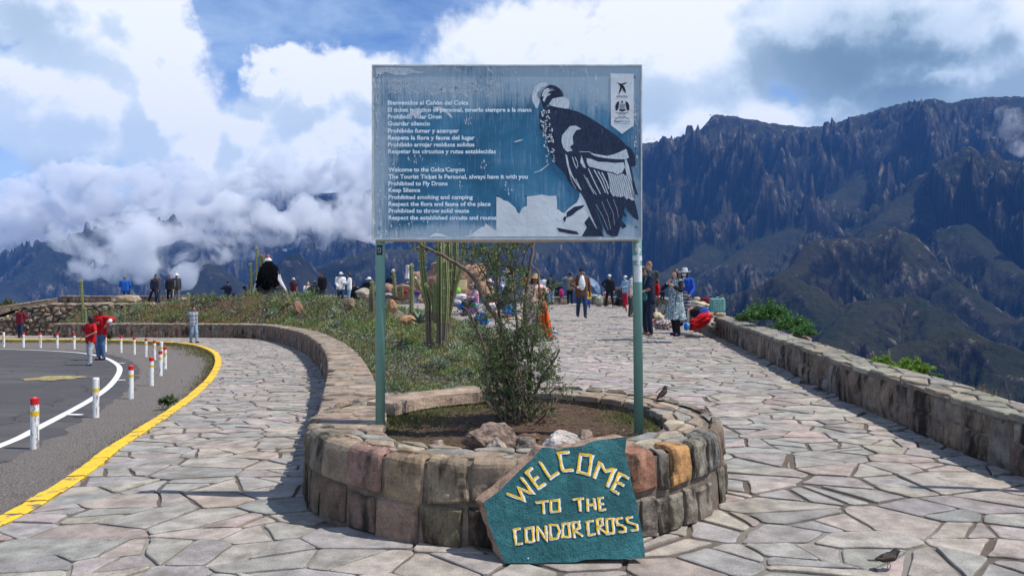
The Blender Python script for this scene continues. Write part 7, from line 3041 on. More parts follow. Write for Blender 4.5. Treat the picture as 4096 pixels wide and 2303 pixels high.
        queue(me_name, [(v, f) for v, f in shapes], vox * .9, mh, root, .006 * s, 30.0)
        fc = [ell_geo(hc - hu * .018 * s + fw * .020 * s, (.068 * s, .080 * s, .094 * s), 14, Hr), cone_geo(hc - hu * .06 * s + fw * .034 * s, .048 * s, hc - hu * .084 * s + fw * .048 * s, .030 * s),
              cone_geo(hc + fw * .090 * s + hu * .004 * s, .009 * s, hc + fw * .106 * s - hu * .022 * s, .013 * s)]
        queue('face', fc, vox * .8, mskin, root)
    # ---- face detail
    if detail == 'near' or face:
        for q in (-1, 1):
            mb = MB()
            vs, fs = ell_geo(hc + hx * .030 * q * s + fw * .0935 * s + hu * .010 * s, (.0125 * s, .006 * s, .007 * s), 8, Hr)
            mb.add(vs, fs)
            mb.build('eye', M('eye_dark', (.02, .015, .012), .3, .1, 5), root)
            mb = MB()
            mb.tube([hc + hx * .016 * q * s + fw * .094 * s + hu * .030 * s, hc + hx * .046 * q * s + fw * .086 * s + hu * .031 * s], .0035 * s, 4)
            mb.build('eyebrow', M('brow_dark', (.02, .015, .012), .8, .1, 5), root)
        if not mask:
            mb = MB()
            vs, fs = ell_geo(hc + fw * .096 * s - hu * .050 * s, (.022 * s, .007 * s, .006 * s), 8, Hr)
            mb.add(vs, fs)
            mb.build('mouth', M('lips', (.30, .09, .08), .5, .1, 5), root)
    if mask:
        queue('face_mask', [ell_geo(hc + fw * .055 * s - hu * .045 * s, (.066 * s, .060 * s, .050 * s), 12, Hr)], vox * .7, M('mask_cloth', (.62, .60, .62), .8, .1, 20), root)
    # ---- hats
    if hat:
        kind, colr = hat
        mh = F_(colr)
        mb = MB()
        tf = lambda v: hc + Hr @ (Vector(v) * s)
        if kind == 'beanie':
            queue('hat', [ell_geo(tf((0, .008, .050)), (.090 * s, .102 * s, .088 * s), 14, Hr)], vox * .8, mh, root)
        elif kind == 'cap':
            c = [ell_geo(tf((0, .006, .052)), (.088 * s, .100 * s, .072 * s), 14, Hr)]
            queue('hat', c, vox * .8, mh, root)
            vs, fs = [], []
            for i in range(9):
                a = math.pi * (.12 + .76 * i / 8)
                for (rr_, z) in ((.082, .046), (.155, .034)):
                    vs.append(tf((rr_ * math.cos(a), -rr_ * math.sin(a) * 1.05, z + (.012 * math.sin(a) if rr_ > .1 else 0))))
            for i in range(9):
                for q in (0, 1):
                    vs.append(vs[i * 2 + q] - hu * .005 * s)
            for i in range(8):
                a, b_ = 2 * i, 2 * i + 2
                fs += [(a, a + 1, b_ + 1, b_), (18 + a, 18 + b_, 18 + b_ + 1, 18 + a + 1), (a + 1, 18 + a + 1, 18 + b_ + 1, b_ + 1)]
            mesh_obj('hat_brim', vs, fs, mh, root)
        else:
            br, hh, wv = {'sun': (.195, .10, .012), 'fedora': (.165, .12, .006), 'bucket': (.145, .095, -.025), 'vendor': (.185, .115, .015)}[kind]
            n = 24
            vs, fs = [], []
            prof = [(br, .030 - abs(wv) * (1 if wv < 0 else -.3)), (br * .98, .036 - abs(wv) * (1 if wv < 0 else -.3)), (.098, .046), (.088, .050 + hh * .55), (.070, .045 + hh), (.001, .048 + hh), ]
            for (r_, z) in prof:
                for j in range(n):
                    a = 2 * math.pi * j / n
                    zz = z + (wv * math.sin(2 * a + 1) if r_ > .12 else 0)
                    vs.append(tf((r_ * math.cos(a), r_ * math.sin(a) * 1.05, zz)))
            for i in range(len(prof) - 1):
                for j in range(n):
                    q = (j + 1) % n
                    fs.append((i * n + j, i * n + q, (i + 1) * n + q, (i + 1) * n + j))
            fs.append(tuple(range(n))[::-1])
            mesh_obj('hat', vs, fs, mh, root, smooth=True)
            bm_ = MB()
            bm_.tube([tf((.092 * math.cos(2 * math.pi * j / 16), .097 * math.sin(2 * math.pi * j / 16), .058)) for j in range(17)], .008 * s, 5)
            bm_.build('hat_band', F_('darkgrey' if colr != 'darkgrey' else 'white'), root)
    J = dict(root=root, s=s, pel=pel, ch=ch, neck=neck, sh=sh, hc=hc, Hr=Hr, arms=arms, legs=legs, vox=vox)
    if extra:
        extra(J)
    return root

def part_tube(name, pts, r_, mat, root, n=6):
    mb = MB()
    mb.tube(pts, r_, n)
    return mb.build(name, mat, root, smooth=True)

def dress_mat():
    m, t, b = new_mat('scallop_dress')
    tcn = t.node('ShaderNodeTexCoord')
    v = t.vmath('MULTIPLY', tcn.outputs['Object'], (1, 1, 1.25))
    vo = t.node('ShaderNodeTexVoronoi')
    vo.inputs['Scale'].default_value = 10.0
    t.l.new(v, vo.inputs['Vector'])
    w = t.math('SINE', t.math('MULTIPLY', vo.outputs['Distance'], 17.0))
    n = t.noise(v, 40, 3, .6)
    c = t.mix(t.remap(t.math('ADD', w, n), .25, .75), (.06, .10, .12), (.42, .50, .52))
    t.l.new(c, b.inputs['Base Color'])
    b.inputs['Roughness'].default_value = .85
    return m

def plaid(name, c1, c2, scale=9.0, direction='Z'):
    m, t, b = new_mat(name)
    tcn = t.node('ShaderNodeTexCoord')
    s = t.node('ShaderNodeSeparateXYZ')
    t.l.new(tcn.outputs['Object'], s.inputs[0])
    fx = t.math('SINE', t.math('MULTIPLY', s.outputs[0], scale * 6.28))
    fz = t.math('SINE', t.math('MULTIPLY', s.outputs[2], scale * 6.28))
    if direction == 'Z':
        f = fz
    elif direction == 'X':
        f = fx
    else:
        f = t.math('ADD', t.math('MULTIPLY', fx, .5), t.math('MULTIPLY', fz, .5))
    n = t.noise(tcn.outputs['Object'], 30, 3, .6)
    c = t.mix(t.remap(t.math('ADD', f, t.math('MULTIPLY', t.math('SUBTRACT', n, .5), .8)), -.15, .3), c1, c2)
    t.l.new(c, b.inputs['Base Color'])
    b.inputs['Roughness'].default_value = .9
    return m

def blotch_mat(name, cols, scale):
    m, t, b = new_mat(name)
    tcn = t.node('ShaderNodeTexCoord')
    n = t.noise(tcn.outputs['Object'], scale, 3.0, .6, .8)
    k = len(cols)
    c = t.ramp(n, [(.36 + .28 * i / (k - 1), q) for i, q in enumerate(cols)], 'CONSTANT')
    t.l.new(c, b.inputs['Base Color'])
    b.inputs['Roughness'].default_value = .9
    return m

M_DRESS = dress_mat()
M_FLORAL = plaid('floral_black', (.015, .015, .02), (.16, .05, .06), 13, 'XY')
M_EMBRO = plaid('embroidered_skirt', (.32, .29, .33), (.05, .05, .07), 11, 'Z')
M_STRIPE_PINK = plaid('striped_pink_shawl', (.62, .45, .50), (.30, .10, .20), 12, 'X')
M_BOYTEE = plaid('printed_grey_tee', (.30, .33, .38), (.13, .15, .20), 7, 'XY')

def white_stripes(J):
    w = F_('white')
    s = J['s']
    for i in (0, 1):
        sx = 1 if i == 0 else -1
        for pts, r_ in ((J['legs'][i], .088), (J['arms'][i], .058)):
            a, b_, c = [p + Vector((sx * r_ * s, 0, 0)) for p in pts]
            part_tube('side_stripe', [a, a.lerp(b_, .5), b_ + Vector((-sx * .012 * s, 0, 0)), c + Vector((-sx * .03 * s, 0, .03 * s))], .014 * s, w, J['root'])

LP = 'visitors at the viewpoint'
def lane_y(py):
    t = (py - YH) / F
    return 1.42 / (t - .04)

def road_y(py):
    t = (py - YH) / F
    return 1.56 / (t - .04)

# ---- on the road and the lane
y = road_y(1460)
person('boy in a red t-shirt and grey track pants walking with his hand raised', 363, 1462, y, 1.30, rz=-28, feet=[(.12, -.10, .07), (-.12, .08, .07)], hands=[(.17, -.20, 1.05), (-.26, -.16, .98)], elbow=[(.9, .3, -.2), (-.9, .3, -.2)],
       head=(-55, 0), skin='tan', hair=('curly', 'black'), top=('red', 'short'), bottom='palegrey', shoes='denimshoe', hem=.84, build=1.12)
y = road_y(1440)
person('young woman in a red jumper and blue jeans holding a white mask', 402, 1441, y, 1.52, rz=-12, feet=[(.08, .05, .07), (-.06, .0, .07)], hands=[(.40, -.18, 1.16), (.10, -.30, 1.20)], elbow=[(.9, .2, -.2), (-.7, .2, -.5)],
       head=(-20, 14), skin='tan', hair=('long', 'brown'), top=('red', 'long'), bottom='jean', shoes='navy', hem=.90, chest=(.02, -.06, 0))
mk = MB()
p = at(443, 1285, y - .25)
mk.lathe([(.001, .0), (.05, .02), (.068, .05), (.055, .06)], 14, (0, 0, 0), rot=Matrix.Rotation(R(70), 3, 'X'))
mo = mk.build('face_mask', F_('white'), smooth=True)
mo.location = p
tag(mo, 'white cup face mask dangling from the hand of the woman in jeans', 'mask')
mb = MB()
mb.tube([(-.03, 0, -.02), (-.02, 0, -.09), (.01, 0, -.11), (.03, 0, -.08), (.03, 0, -.02)], .004, 4)
mb.build('strap', F_('white'), mo)
y = lane_y(1371)
person('boy in a printed grey t-shirt and pale trousers turning to look back on the lane', 774, 1371, y, 1.42, rz=60, pose='walk', feet=[(.05, -.16, .07), (-.05, .14, .08)], hands=[(.20, .14, .86), (-.30, .18, .94)], head=(-10, 0), skin='tan', hair=('short', 'black'),
       top=('grey', 'short'), pattern_top=M_BOYTEE, bottom='palejean', shoes='black', detail='near')
person('woman in a dark red jacket and dark jeans standing by the rubble wall', 82, 1354, 34.0, 1.37, rz=-10, hands=[(.22, -.02, .98), (-.24, -.04, .80)], elbow=[(1, .5, -.2), (-.5, .8, -.3)], skin='brown', hair=('long', 'black'), top=('maroon', 'long'), bottom='darkjean', shoes='black', detail='near', build=1.15)

# ---- on the left terrace
yt = 42.2
person('man in a bright blue jacket sitting on the terrace parapet with his back turned', 499, 1190, 43.6, 1.62, rz=195, pose='sit', head=(35, 0), skin='tan', hair=('short', 'grey'), top=('blue', 'long'), bottom='navy', mask=True, hands=[(.2, -.25, .62), (-.2, -.25, .62)], build=1.3)
person('man in a dark padded jacket leaning to a child on the terrace', 616, 1212, yt, 1.60, rz=60, pose='walk', feet=[(.06, -.10, .07), (-.06, .42, .10)], chest=(0, -.10, -.02), head=(0, 14), skin='tan', hair=('short', 'black'), top=('navy', 'long', 'hood'), bottom='navy', build=1.2)
person('child with reddish hair and a dark jacket beside the padded jacket man', 637, 1211, yt - .3, 1.42, rz=-70, head=(0, 5), skin='fair', hair=('bob', 'auburn'), top=('darkgrey', 'long'), bottom='darkjean')
person('woman in a black tracksuit with white side stripes on the terrace', 679, 1211, yt, 1.56, rz=35, pose='walk', feet=[(.06, -.28, .07), (-.06, .30, .10)], skin='tan', hair=('pony', 'black'), top=('black', 'long'), bottom='black', shoes='white', extra=white_stripes, chest=(0, -.05, 0))
person('man in a white brimmed hat and grey trousers holding a phone on the terrace', 706, 1211, yt + .3, 1.60, rz=190, skin='tan', hat=('sun', 'white'), hair=('short', 'grey'), top=('darkgrey', 'long'), bottom='grey', shoes='white', hands=[(.26, -.3, 1.25), (-.24, 0, .8)], elbow=[(1, .3, -.5), (-.5, .8, -.3)])
person('figure in dark clothes seated behind the garden left of the statue', 912, 1186 + 24, 40.5, 1.55, rz=170, pose='sit', skin='tan', hair=('short', 'black'), top=('navy', 'long'), bottom='black', head=(0, 10))

# ---- behind the plinth
yp = 39.6
person('woman with a bucket hat and a dark floral dress beside the statue', 1174, 1213, yp, 1.30, rz=-8, skin='tan', hat=('bucket', 'palegrey'), hair=('bob', 'black'), top=('black', 'short'), pattern_top=M_FLORAL, bottom='palepink', build=1.25)
person('woman with long light brown hair and a white top sitting by the parapet', 1232, 1212, 40.6, 1.52, rz=10, pose='sit', skin='fair', hair=('long', 'light'), top=('white', 'long'), bottom='black', hands=[(.1, -.2, .95), (-.1, -.22, .92)])
person('person in a grey cap and dark shawl seated with the back turned', 1259, 1216, 39.0, 1.58, rz=160, pose='sit', skin='tan', hat=('cap', 'grey'), hair=('short', 'black'), top=('darkgrey', 'long'), bottom='black', build=1.25)
person('tall man in a black leather jacket looking aside behind the low wall', 1289, 1222, 38.9, 1.70, rz=-22, skin='brown', hair=('short', 'black'), top=('black', 'long'), bottom='darkgrey', head=(-35, 0), build=1.15)
person('man in a white cap and white jacket next to the long haired woman', 1362, 1220, 38.6, 1.66, rz=20, skin='tan', hat=('cap', 'white'), hair=('short', 'black'), top=('white', 'long'), bottom='darkjean', hands=[(.15, -.25, 1.05), (-.16, -.22, .95)], head=(20, 8))
person('woman with long black hair, a white jacket and pale jeans', 1398, 1221, 38.2, 1.62, rz=-75, skin='tan', hair=('long', 'black'), top=('white', 'long'), bottom='palejean', hands=[(.12, -.36, 1.20), (-.12, -.34, 1.12)], elbow=[(.5, .3, -.9), (-.5, .3, -.9)], head=(0, 6))
person('figure in black crouching behind the woman in the white jacket', 1418, 1206, 39.3, 1.5, rz=150, pose='crouch', skin='tan', hair=('short', 'black'), top=('black', 'long'), bottom='black')
person('figure in a white hat and black jacket sitting behind the garden', 1476, 1206, 37.2, 1.56, rz=165, pose='sit', skin='tan', hat=('sun', 'white'), hair=('short', 'black'), top=('black', 'long'), bottom='black', build=1.3)
person('figure with a dark top half hidden at the right wing of the statue', 1122, 1208, 38.6, 1.5, rz=20, pose='crouch', skin='tan', hair=('short', 'black'), top=('navy', 'long'), bottom='palegrey')
person('figure in black sitting at the foot of the cacti by the statue', 1002, 1200, 39.0, 1.5, rz=30, pose='ground', skin='tan', hair=('short', 'black'), top=('black', 'long'), bottom='black')
person('dark haired child in a white dress standing on the red boulders', 1630, 1132, 31.3, .86, rz=-60, skin='tan', hair=('long', 'black'), top=('white', 'short'), bottom=None, skirt=('white', .36, .13, .24), shoes='white')
person('person in dark clothes sitting behind the woolly tipped cactus', 1566, 1190, 33.0, 1.45, rz=160, pose='sit', skin='tan', hair=('short', 'black'), top=('navy', 'long'), bottom='navy')

# ---- the vendors behind the tree
person('seated vendor in a pink and white striped shawl and pale hat', 1900, 1262, 26.5, 1.52, rz=-70, pose='sit', skin='brown', hat=('vendor', 'straw'), hair=('long', 'black'), top=('palepink', 'long'), pattern_top=M_STRIPE_PINK, bottom='darkgrey', skirt=('purple', .12, .17, .36), mask=True, hands=[(.14, -.3, .72), (-.1, -.34, .62)])
person('seated vendor in a green skirt and orange sleeves with a pinkish hat', 1957, 1238, 29.0, 1.5, rz=50, pose='sit', skin='brown', hat=('vendor', 'palepink'), hair=('bob', 'black'), top=('tan', 'long'), bottom='darkgrey', skirt=('green', .1, .17, .40), hands=[(.14, -.3, .72), (-.1, -.3, .70)])
person('standing vendor in a white blouse and cream hat behind the tree', 2031, 1249, 27.0, 1.52, rz=-10, skin='brown', hat=('vendor', 'cream'), hair=('long', 'black'), top=('white', 'long'), bottom='darkgrey', skirt=('darkgrey', .12, .15, .34), hands=[(.14, -.28, 1.0), (-.14, -.28, 1.0)], head=(0, 12))
person('vendor in pink with a brown hat carrying orange textiles', 2138, 1350, 19.8, 1.60, rz=15, skin='brown', hat=('fedora', 'tan'), hair=('long', 'black'), top=('palepink', 'long'), bottom='darkgrey', skirt=('palepink', .10, .16, .30), hands=[(.30, -.10, 1.24), (-.2, -.22, 1.15)], elbow=[(1, .4, -.5), (-.8, .4, -.5)])

# ---- the far end of the walkway
person('person with a white bag over black trousers at the left of the far group', 2174, 1216, 41.0, 1.52, rz=160, skin='tan', hair=('short', 'black'), top=('white', 'long'), bottom='black')
person('man in a dark blue jacket and pale jeans at the far parapet', 2204, 1217, 40.9, 1.60, rz=200, skin='tan', hair=('short', 'black'), hat=('beanie', 'navy'), top=('navy', 'long'), bottom='palejean', build=1.15)
person('seated woman with black hair beside the pink bundle', 2232, 1207, 42.0, 1.52, rz=170, pose='sit', skin='tan', hair=('bob', 'black'), top=('navy', 'long'), bottom='navy')
person('man in a grey vest, dark cap and black trousers facing the canyon', 2280, 1218, 40.9, 1.68, rz=185, skin='tan', hat=('beanie', 'black'), hair=('short', 'black'), top=('greyvest', 'long'), bottom='black', hands=[(.2, -.3, 1.45), (-.24, 0, .85)], elbow=[(1, .3, -.5), (-.5, .8, -.3)])
ym = 26.8

def man_extra(J):
    s = J['s']
    ch, pel, up = J['ch'], J['pel'], (J['ch'] - J['pel']).normalized()
    queue('shirt', [ell_geo(ch.lerp(pel, .42) + Vector((0, -.040, .02)) * s, (.15 * s, .122 * s, .29 * s), 16), ell_geo(ch + Vector((0, -.04, .04)) * s, (.06 * s, .09 * s, .12 * s))], J['vox'], F_('white'), J['root'])
    mb = MB()
    w = J['arms'][1][2]
    mb.box(tuple(w + Vector((.05, -.06, .0)) * s), (.07, .02, .10))
    mb.build('paper_cup', F_('white'), J['root'])

person('man in a brown jacket, white t-shirt and black knit cap walking towards us', 2326, 1273, ym, 1.74, rz=4, feet=[(.12, -.08, .07), (-.10, .20, .12)], hands=[(.30, .02, .82), (-.20, -.22, 1.06)], elbow=[(1, .6, -.2), (-1, .5, -.2)], skin='brown', hat=('beanie', 'black'), hair=('short', 'black'),
       top=('brown', 'long'), bottom='darkjean', shoes='black', hem=.80, build=1.18, extra=man_extra, detail='near', head=(0, 6))
person('child in blue trousers and yellow shoes half hidden behind the brown jacket man', 2352, 1237, 36.0, 1.0, rz=10, skin='tan', hair=('short', 'black'), top=('yellow', 'long'), bottom='royal', shoes='yellow')
person('woman in a black quilted jacket and white cap with her hand on her hip', 2438, 1229, 37.5, 1.60, rz=-18, skin='fair', hat=('cap', 'white'), hair=('short', 'black'), top=('black', 'long'), bottom='black', shoes='brown', feet=[(.20, -.02, .07), (-.20, .04, .07)], hands=[(.26, -.1, .82), (-.22, -.02, 1.02)], elbow=[(.6, .6, -.2), (-1, .2, 0)], mask=False, collar=None)
person('crouching photographer in dark clothes holding a camera up', 2478, 1226, 38.5, 1.55, rz=-40, pose='crouch', skin='tan', hair=('curly', 'black'), top=('darkgrey', 'long'), bottom='black', hands=[(.08, -.26, .98), (-.1, -.26, .98)], elbow=[(1, 0, -.5), (-1, 0, -.5)])
person('person in red trousers, light blue shirt and white cap by the right post', 2502, 1232, 37.0, 1.56, rz=-60, skin='tan', hat=('cap', 'white'), hair=('short', 'black'), top=('lightblue', 'long'), bottom='crimson', shoes='black', mask=True, hands=[(.16, -.3, 1.1), (-.14, -.3, 1.1)])
person('man in a pale grey t-shirt and dark trousers half behind the right post', 2522, 1268, 29.2, 1.74, rz=70, skin='fair', hair=('short', 'brown'), top=('palegrey', 'short'), bottom='darkgrey', shoes='brown', head=(0, 18), chest=(0, -.05, 0), build=1.15)
yn = 18.9

def pouch(J):
    s = J['s']
    queue('waist_pouch', [cone_geo(J['pel'] + Vector((.10, -.16, .06)) * s, .055 * s, J['pel'] + Vector((.10, -.16, -.04)) * s, .055 * s)], J['vox'], F_('teal'), J['root'])
    for q in (1, -1):
        a = J['sh'][0] * 1.0
        b_ = J['sh'][1] * 1.0
    c0 = J['sh'][0].lerp(J['sh'][1], .18)
    c1 = J['sh'][0].lerp(J['sh'][1], .82)
    for c in (c0, c1):
        part_tube('carrier_strap', [c + Vector((0, .11, -.18)) * s, c + Vector((0, .03, .085)) * s, c + Vector((0, -.10, .0)) * s, c + Vector((0, -.135, -.16)) * s], .020 * s, F_('teal'), J['root'])

person('man in a navy t-shirt and cargo trousers looking down at his hands', 2592, 1342, yn, 1.74, rz=-62, feet=[(.13, -.02, .07), (-.14, .04, .07)], chest=(0, -.06, 0), head=(0, 34), hands=[(.10, -.36, 1.02), (-.10, -.36, 1.0)], elbow=[(.6, .6, -.6), (-.6, .6, -.6)],
       skin='tan', hair=('short', 'black'), top=('navy', 'short'), bottom='navy', shoes='brown', hem=.84, build=1.15, extra=pouch, detail='near')
person('tall man with fair ginger hair behind the navy t-shirt man', 2600, 1292, 22.5, 1.80, rz=-30, skin='fair', hair=('short', 'ginger'), top=('darkgrey', 'long'), bottom='darkgrey', head=(-25, 12), detail='near')
person('toddler in a red jacket carried on the back of the navy t-shirt man', 2628, 1180, 19.25, .74, rz=100, pose='ground', skin='tan', hair=('curly', 'brown'), top=('red', 'long'), bottom='navy', hands=[(.28, -.2, .30), (-.3, -.2, .34)], feet=[(.2, -.3, -.2), (-.2, -.3, -.2)], detail='near')
yd = 18.25

def dress_extra(J):
    s = J['s']
    w = J['arms'][1][2]
    a = J['arms'][1][1]
    d = (w - a).normalized()
    mb = MB()
    mb.tube([w - d * .035 * s, w - d * .005 * s], .036 * s, 10)
    mb.build('wristwatch', F_('white'), J['root'])
    q = []
    for i in (0, 1):
        p0, p1, p2 = J['arms'][i]
        q += [cone_geo(p0, .058 * s, p1, .048 * s), cone_geo(p1, .048 * s, p1.lerp(p2, .85), .036 * s)]
    queue('undershirt', q, J['vox'], F_('black'), J['root'], .003, 9)

person('woman in a long pale scalloped dress and navy boots touching her neck', 2703, 1346, yd, 1.60, rz=-62, feet=[(.13, -.03, .07), (-.14, .10, .07)], hands=[(.12, -.18, 1.28), (-.14, -.14, 1.36)], elbow=[(.9, -.2, -1), (-.9, -.5, -1)], head=(10, 0), skin='fair', hair=('long', 'brown'),
       top=('black', 'none'), pattern_top=M_DRESS, bottom='black', shoes='boot', skirt=('white', .44, .155, .30), pattern_skirt=M_DRESS, extra=dress_extra, detail='near', hem=.9)
person('vendor with a patterned sun hat, face mask and blue sleeves behind the dress woman', 2739, 1306, 21.2, 1.58, rz=-30, skin='brown', hat=('vendor', 'palegrey'), hair=('bob', 'black'), top=('royal', 'long'), bottom='darkgrey', skirt=('white', .14, .17, .30), pattern_skirt=M_EMBRO, mask=True, hands=[(.22, -.22, .95), (-.2, -.2, 1.0)], collar='palegrey', detail='near')

flush_jobs()

# ------------------------------------------------------------------ goods of the vendors and other loose things
def lump(name, label, px, py, y, w, h, colr, seed, cat, dep=None, mat=None, rough=.16, rot=0, group=None):
    """soft heap of cloth: centre and size in photo pixels"""
    s = y / F
    rr = random.Random(seed)
    bm = bmesh.new()
    bmesh.ops.create_icosphere(bm, subdivisions=4, radius=1.0)
    vs = []
    for v in bm.verts:
        p = v.co
        f = 1 + rough * mnoise.fractal(Vector((p.x * 1.5 + seed, p.y * 2, p.z * 3.2)), 1.0, 2.0, 3) + .05 * math.sin(p.z * 16 + seed + 3 * p.x)
        q = Vector((abs(p.x) ** .8 * math.copysign(1, p.x), abs(p.y) ** .8 * math.copysign(1, p.y), abs(p.z) ** .7 * math.copysign(1, p.z)))
        vs.append(Vector((q.x * w * s / 2 * f, q.y * (dep or w * s * .4) * f, q.z * h * s / 2 * f)))
    fs = [tuple(v.index for v in f.verts) for f in bm.faces]
    bm.free()
    o = mesh_obj(name, vs, fs, mat or F_(colr), smooth=True)
    o.location = at(px, py, y)
    o.rotation_euler = (0, R(rot), 0)
    return tag(o, label, cat, group)

M_TARTAN = plaid('plaid_bag', (.10, .30, .27), (.22, .42, .38), 16, 'XY')
M_STR = plaid('striped_blanket', (.55, .12, .10), (.60, .55, .45), 9, 'X')
M_PAT = blotch_mat('patterned_rug', [(.08, .08, .08), (.5, .48, .42), (.16, .2, .14), (.5, .48, .42), (.06, .06, .07)], 9)
M_BW = blotch_mat('black_white_toys', [(.03, .03, .035), (.6, .6, .6), (.3, .05, .05), (.03, .03, .035), (.6, .6, .6), (.25, .25, .28)], 11)
M_BLUEBAG = plaid('blue_plastic', (.02, .16, .55), (.10, .38, .72), 7, 'X')
lump('cloth_sack', 'grey brown sack slumped against the end of the parapet', 2818, 1302, 19.95, 84, 54, 'tan', 1, 'sack', rough=.35, mat=M('sack_cloth', (.30, .25, .22), .9, .25, 10))
lump('red_cloth', 'shiny red cloth draped over the sack at the end of the parapet', 2800, 1286, 19.65, 86, 40, 'red', 2, 'cloth', rot=-32, rough=.55, dep=.16)
lump('knitted_blanket', 'cream knitted blanket on top of the textile heap', 2800, 1222, 20.6, 80, 34, 'cream', 3, 'blanket', rot=10)
lump('black_garment', 'black garment in the middle of the textile heap', 2785, 1247, 20.3, 50, 36, 'black', 4, 'garment', rot=-25)
lump('blue_garment', 'bright blue garment on the right of the textile heap', 2812, 1246, 20.25, 46, 24, 'royal', 5, 'garment', rot=-15)
lump('striped_garment', 'red and white striped garment on the left of the textile heap', 2764, 1262, 20.4, 30, 60, 'red', 6, 'garment', mat=M_STR)
lump('dark_red_cloth', 'dark red cloth at the back of the textile heap', 2822, 1202, 21.0, 44, 28, 'maroon', 7, 'cloth')
lump('straw_bonnet', 'small straw bonnet on top of the cream blanket', 2787, 1195, 20.9, 26, 16, 'straw', 8, 'hat')
lump('folded_rug', 'folded tan rug lying on the end of the parapet under the plaid bag', 2878, 1256, 20.3, 48, 18, 'tan', 9, 'rug', mat=M('rug_tan', (.42, .33, .22), .9, .2, 20))
lump('blue_bag', 'small blue and white bag on the ground by the navy boots', 2747, 1305, 19.6, 24, 30, 'royal', 10, 'bag', mat=M_BLUEBAG)
lump('toy_pile', 'pile of black and white knitted toys on the ground', 2650, 1300, 19.5, 66, 36, 'white', 11, 'toys', mat=M_BW, rough=.35)
lump('toy_pile', 'smaller pile of white and red knitwear beside the cargo trousers', 2622, 1292, 20.1, 34, 30, 'white', 12, 'knitwear', mat=M_STR, rough=.35)
lump('cloth_stack', 'grey patterned cloth stack behind the wide brimmed hat', 2648, 1238, 21.3, 34, 44, 'palegrey', 13, 'cloth', mat=M_PAT)
lump('yellow_cloth', 'yellow and white cloth under the wide brimmed hat', 2628, 1256, 20.6, 30, 16, 'cream', 14, 'cloth', mat=M('yellow_white_cloth', (.60, .52, .22), .9, .3, 12))
hb = MB()
hb.lathe([(.15, 0), (.155, .008), (.08, .02), (.075, .09), (.05, .11), (.001, .115)], 24, (0, 0, 0), rot=Matrix.Rotation(R(55), 3, 'X') @ Matrix.Rotation(R(20), 3, 'Y'))
ho = hb.build('straw_hat', F_('straw'), smooth=True)
ho.location = at(2637, 1272, 20.0)
tag(ho, 'wide brimmed straw hat displayed on the ground beside the dress woman', 'hat')
bgr = empty('plaid_bag', at(2869, 1248, 20.3), R(-4), label='green plaid carrier bag with handles standing at the end of the parapet', cat='bag')
s = 20.3 / F
queue('bag_body', [cone_geo((-24 * s, 0, 8 * s), 7 * s, (24 * s, 0, 8 * s), 7 * s), cone_geo((-25 * s, 0, 50 * s), 6 * s, (25 * s, 0, 50 * s), 6 * s), ([Vector((x * 30 * s, yy * 12 * s, 1 * s + z * 54 * s)) for x in (-1, 1) for yy in (-1, 1) for z in (0, 1)],
      [(0, 1, 3, 2), (4, 6, 7, 5), (0, 4, 5, 1), (2, 3, 7, 6), (0, 2, 6, 4), (1, 5, 7, 3)])], .02, M_TARTAN, bgr, .006, 12)
part_tube('bag_handle', [Vector((x, -13 * s, z)) for x, z in ((-13 * s, 20 * s), (-16 * s, 36 * s), (-8 * s, 58 * s), (2 * s, 62 * s))], 1.1 * s, M('handle_web', (.45, .55, .52), .8, .1, 9), bgr)
part_tube('bag_handle', [Vector((x, -13 * s, z)) for x, z in ((-10 * s, 16 * s), (4 * s, 34 * s), (14 * s, 56 * s), (24 * s, 58 * s))], 1.1 * s, M('handle_web', (.45, .55, .52), .8, .1, 9), bgr)
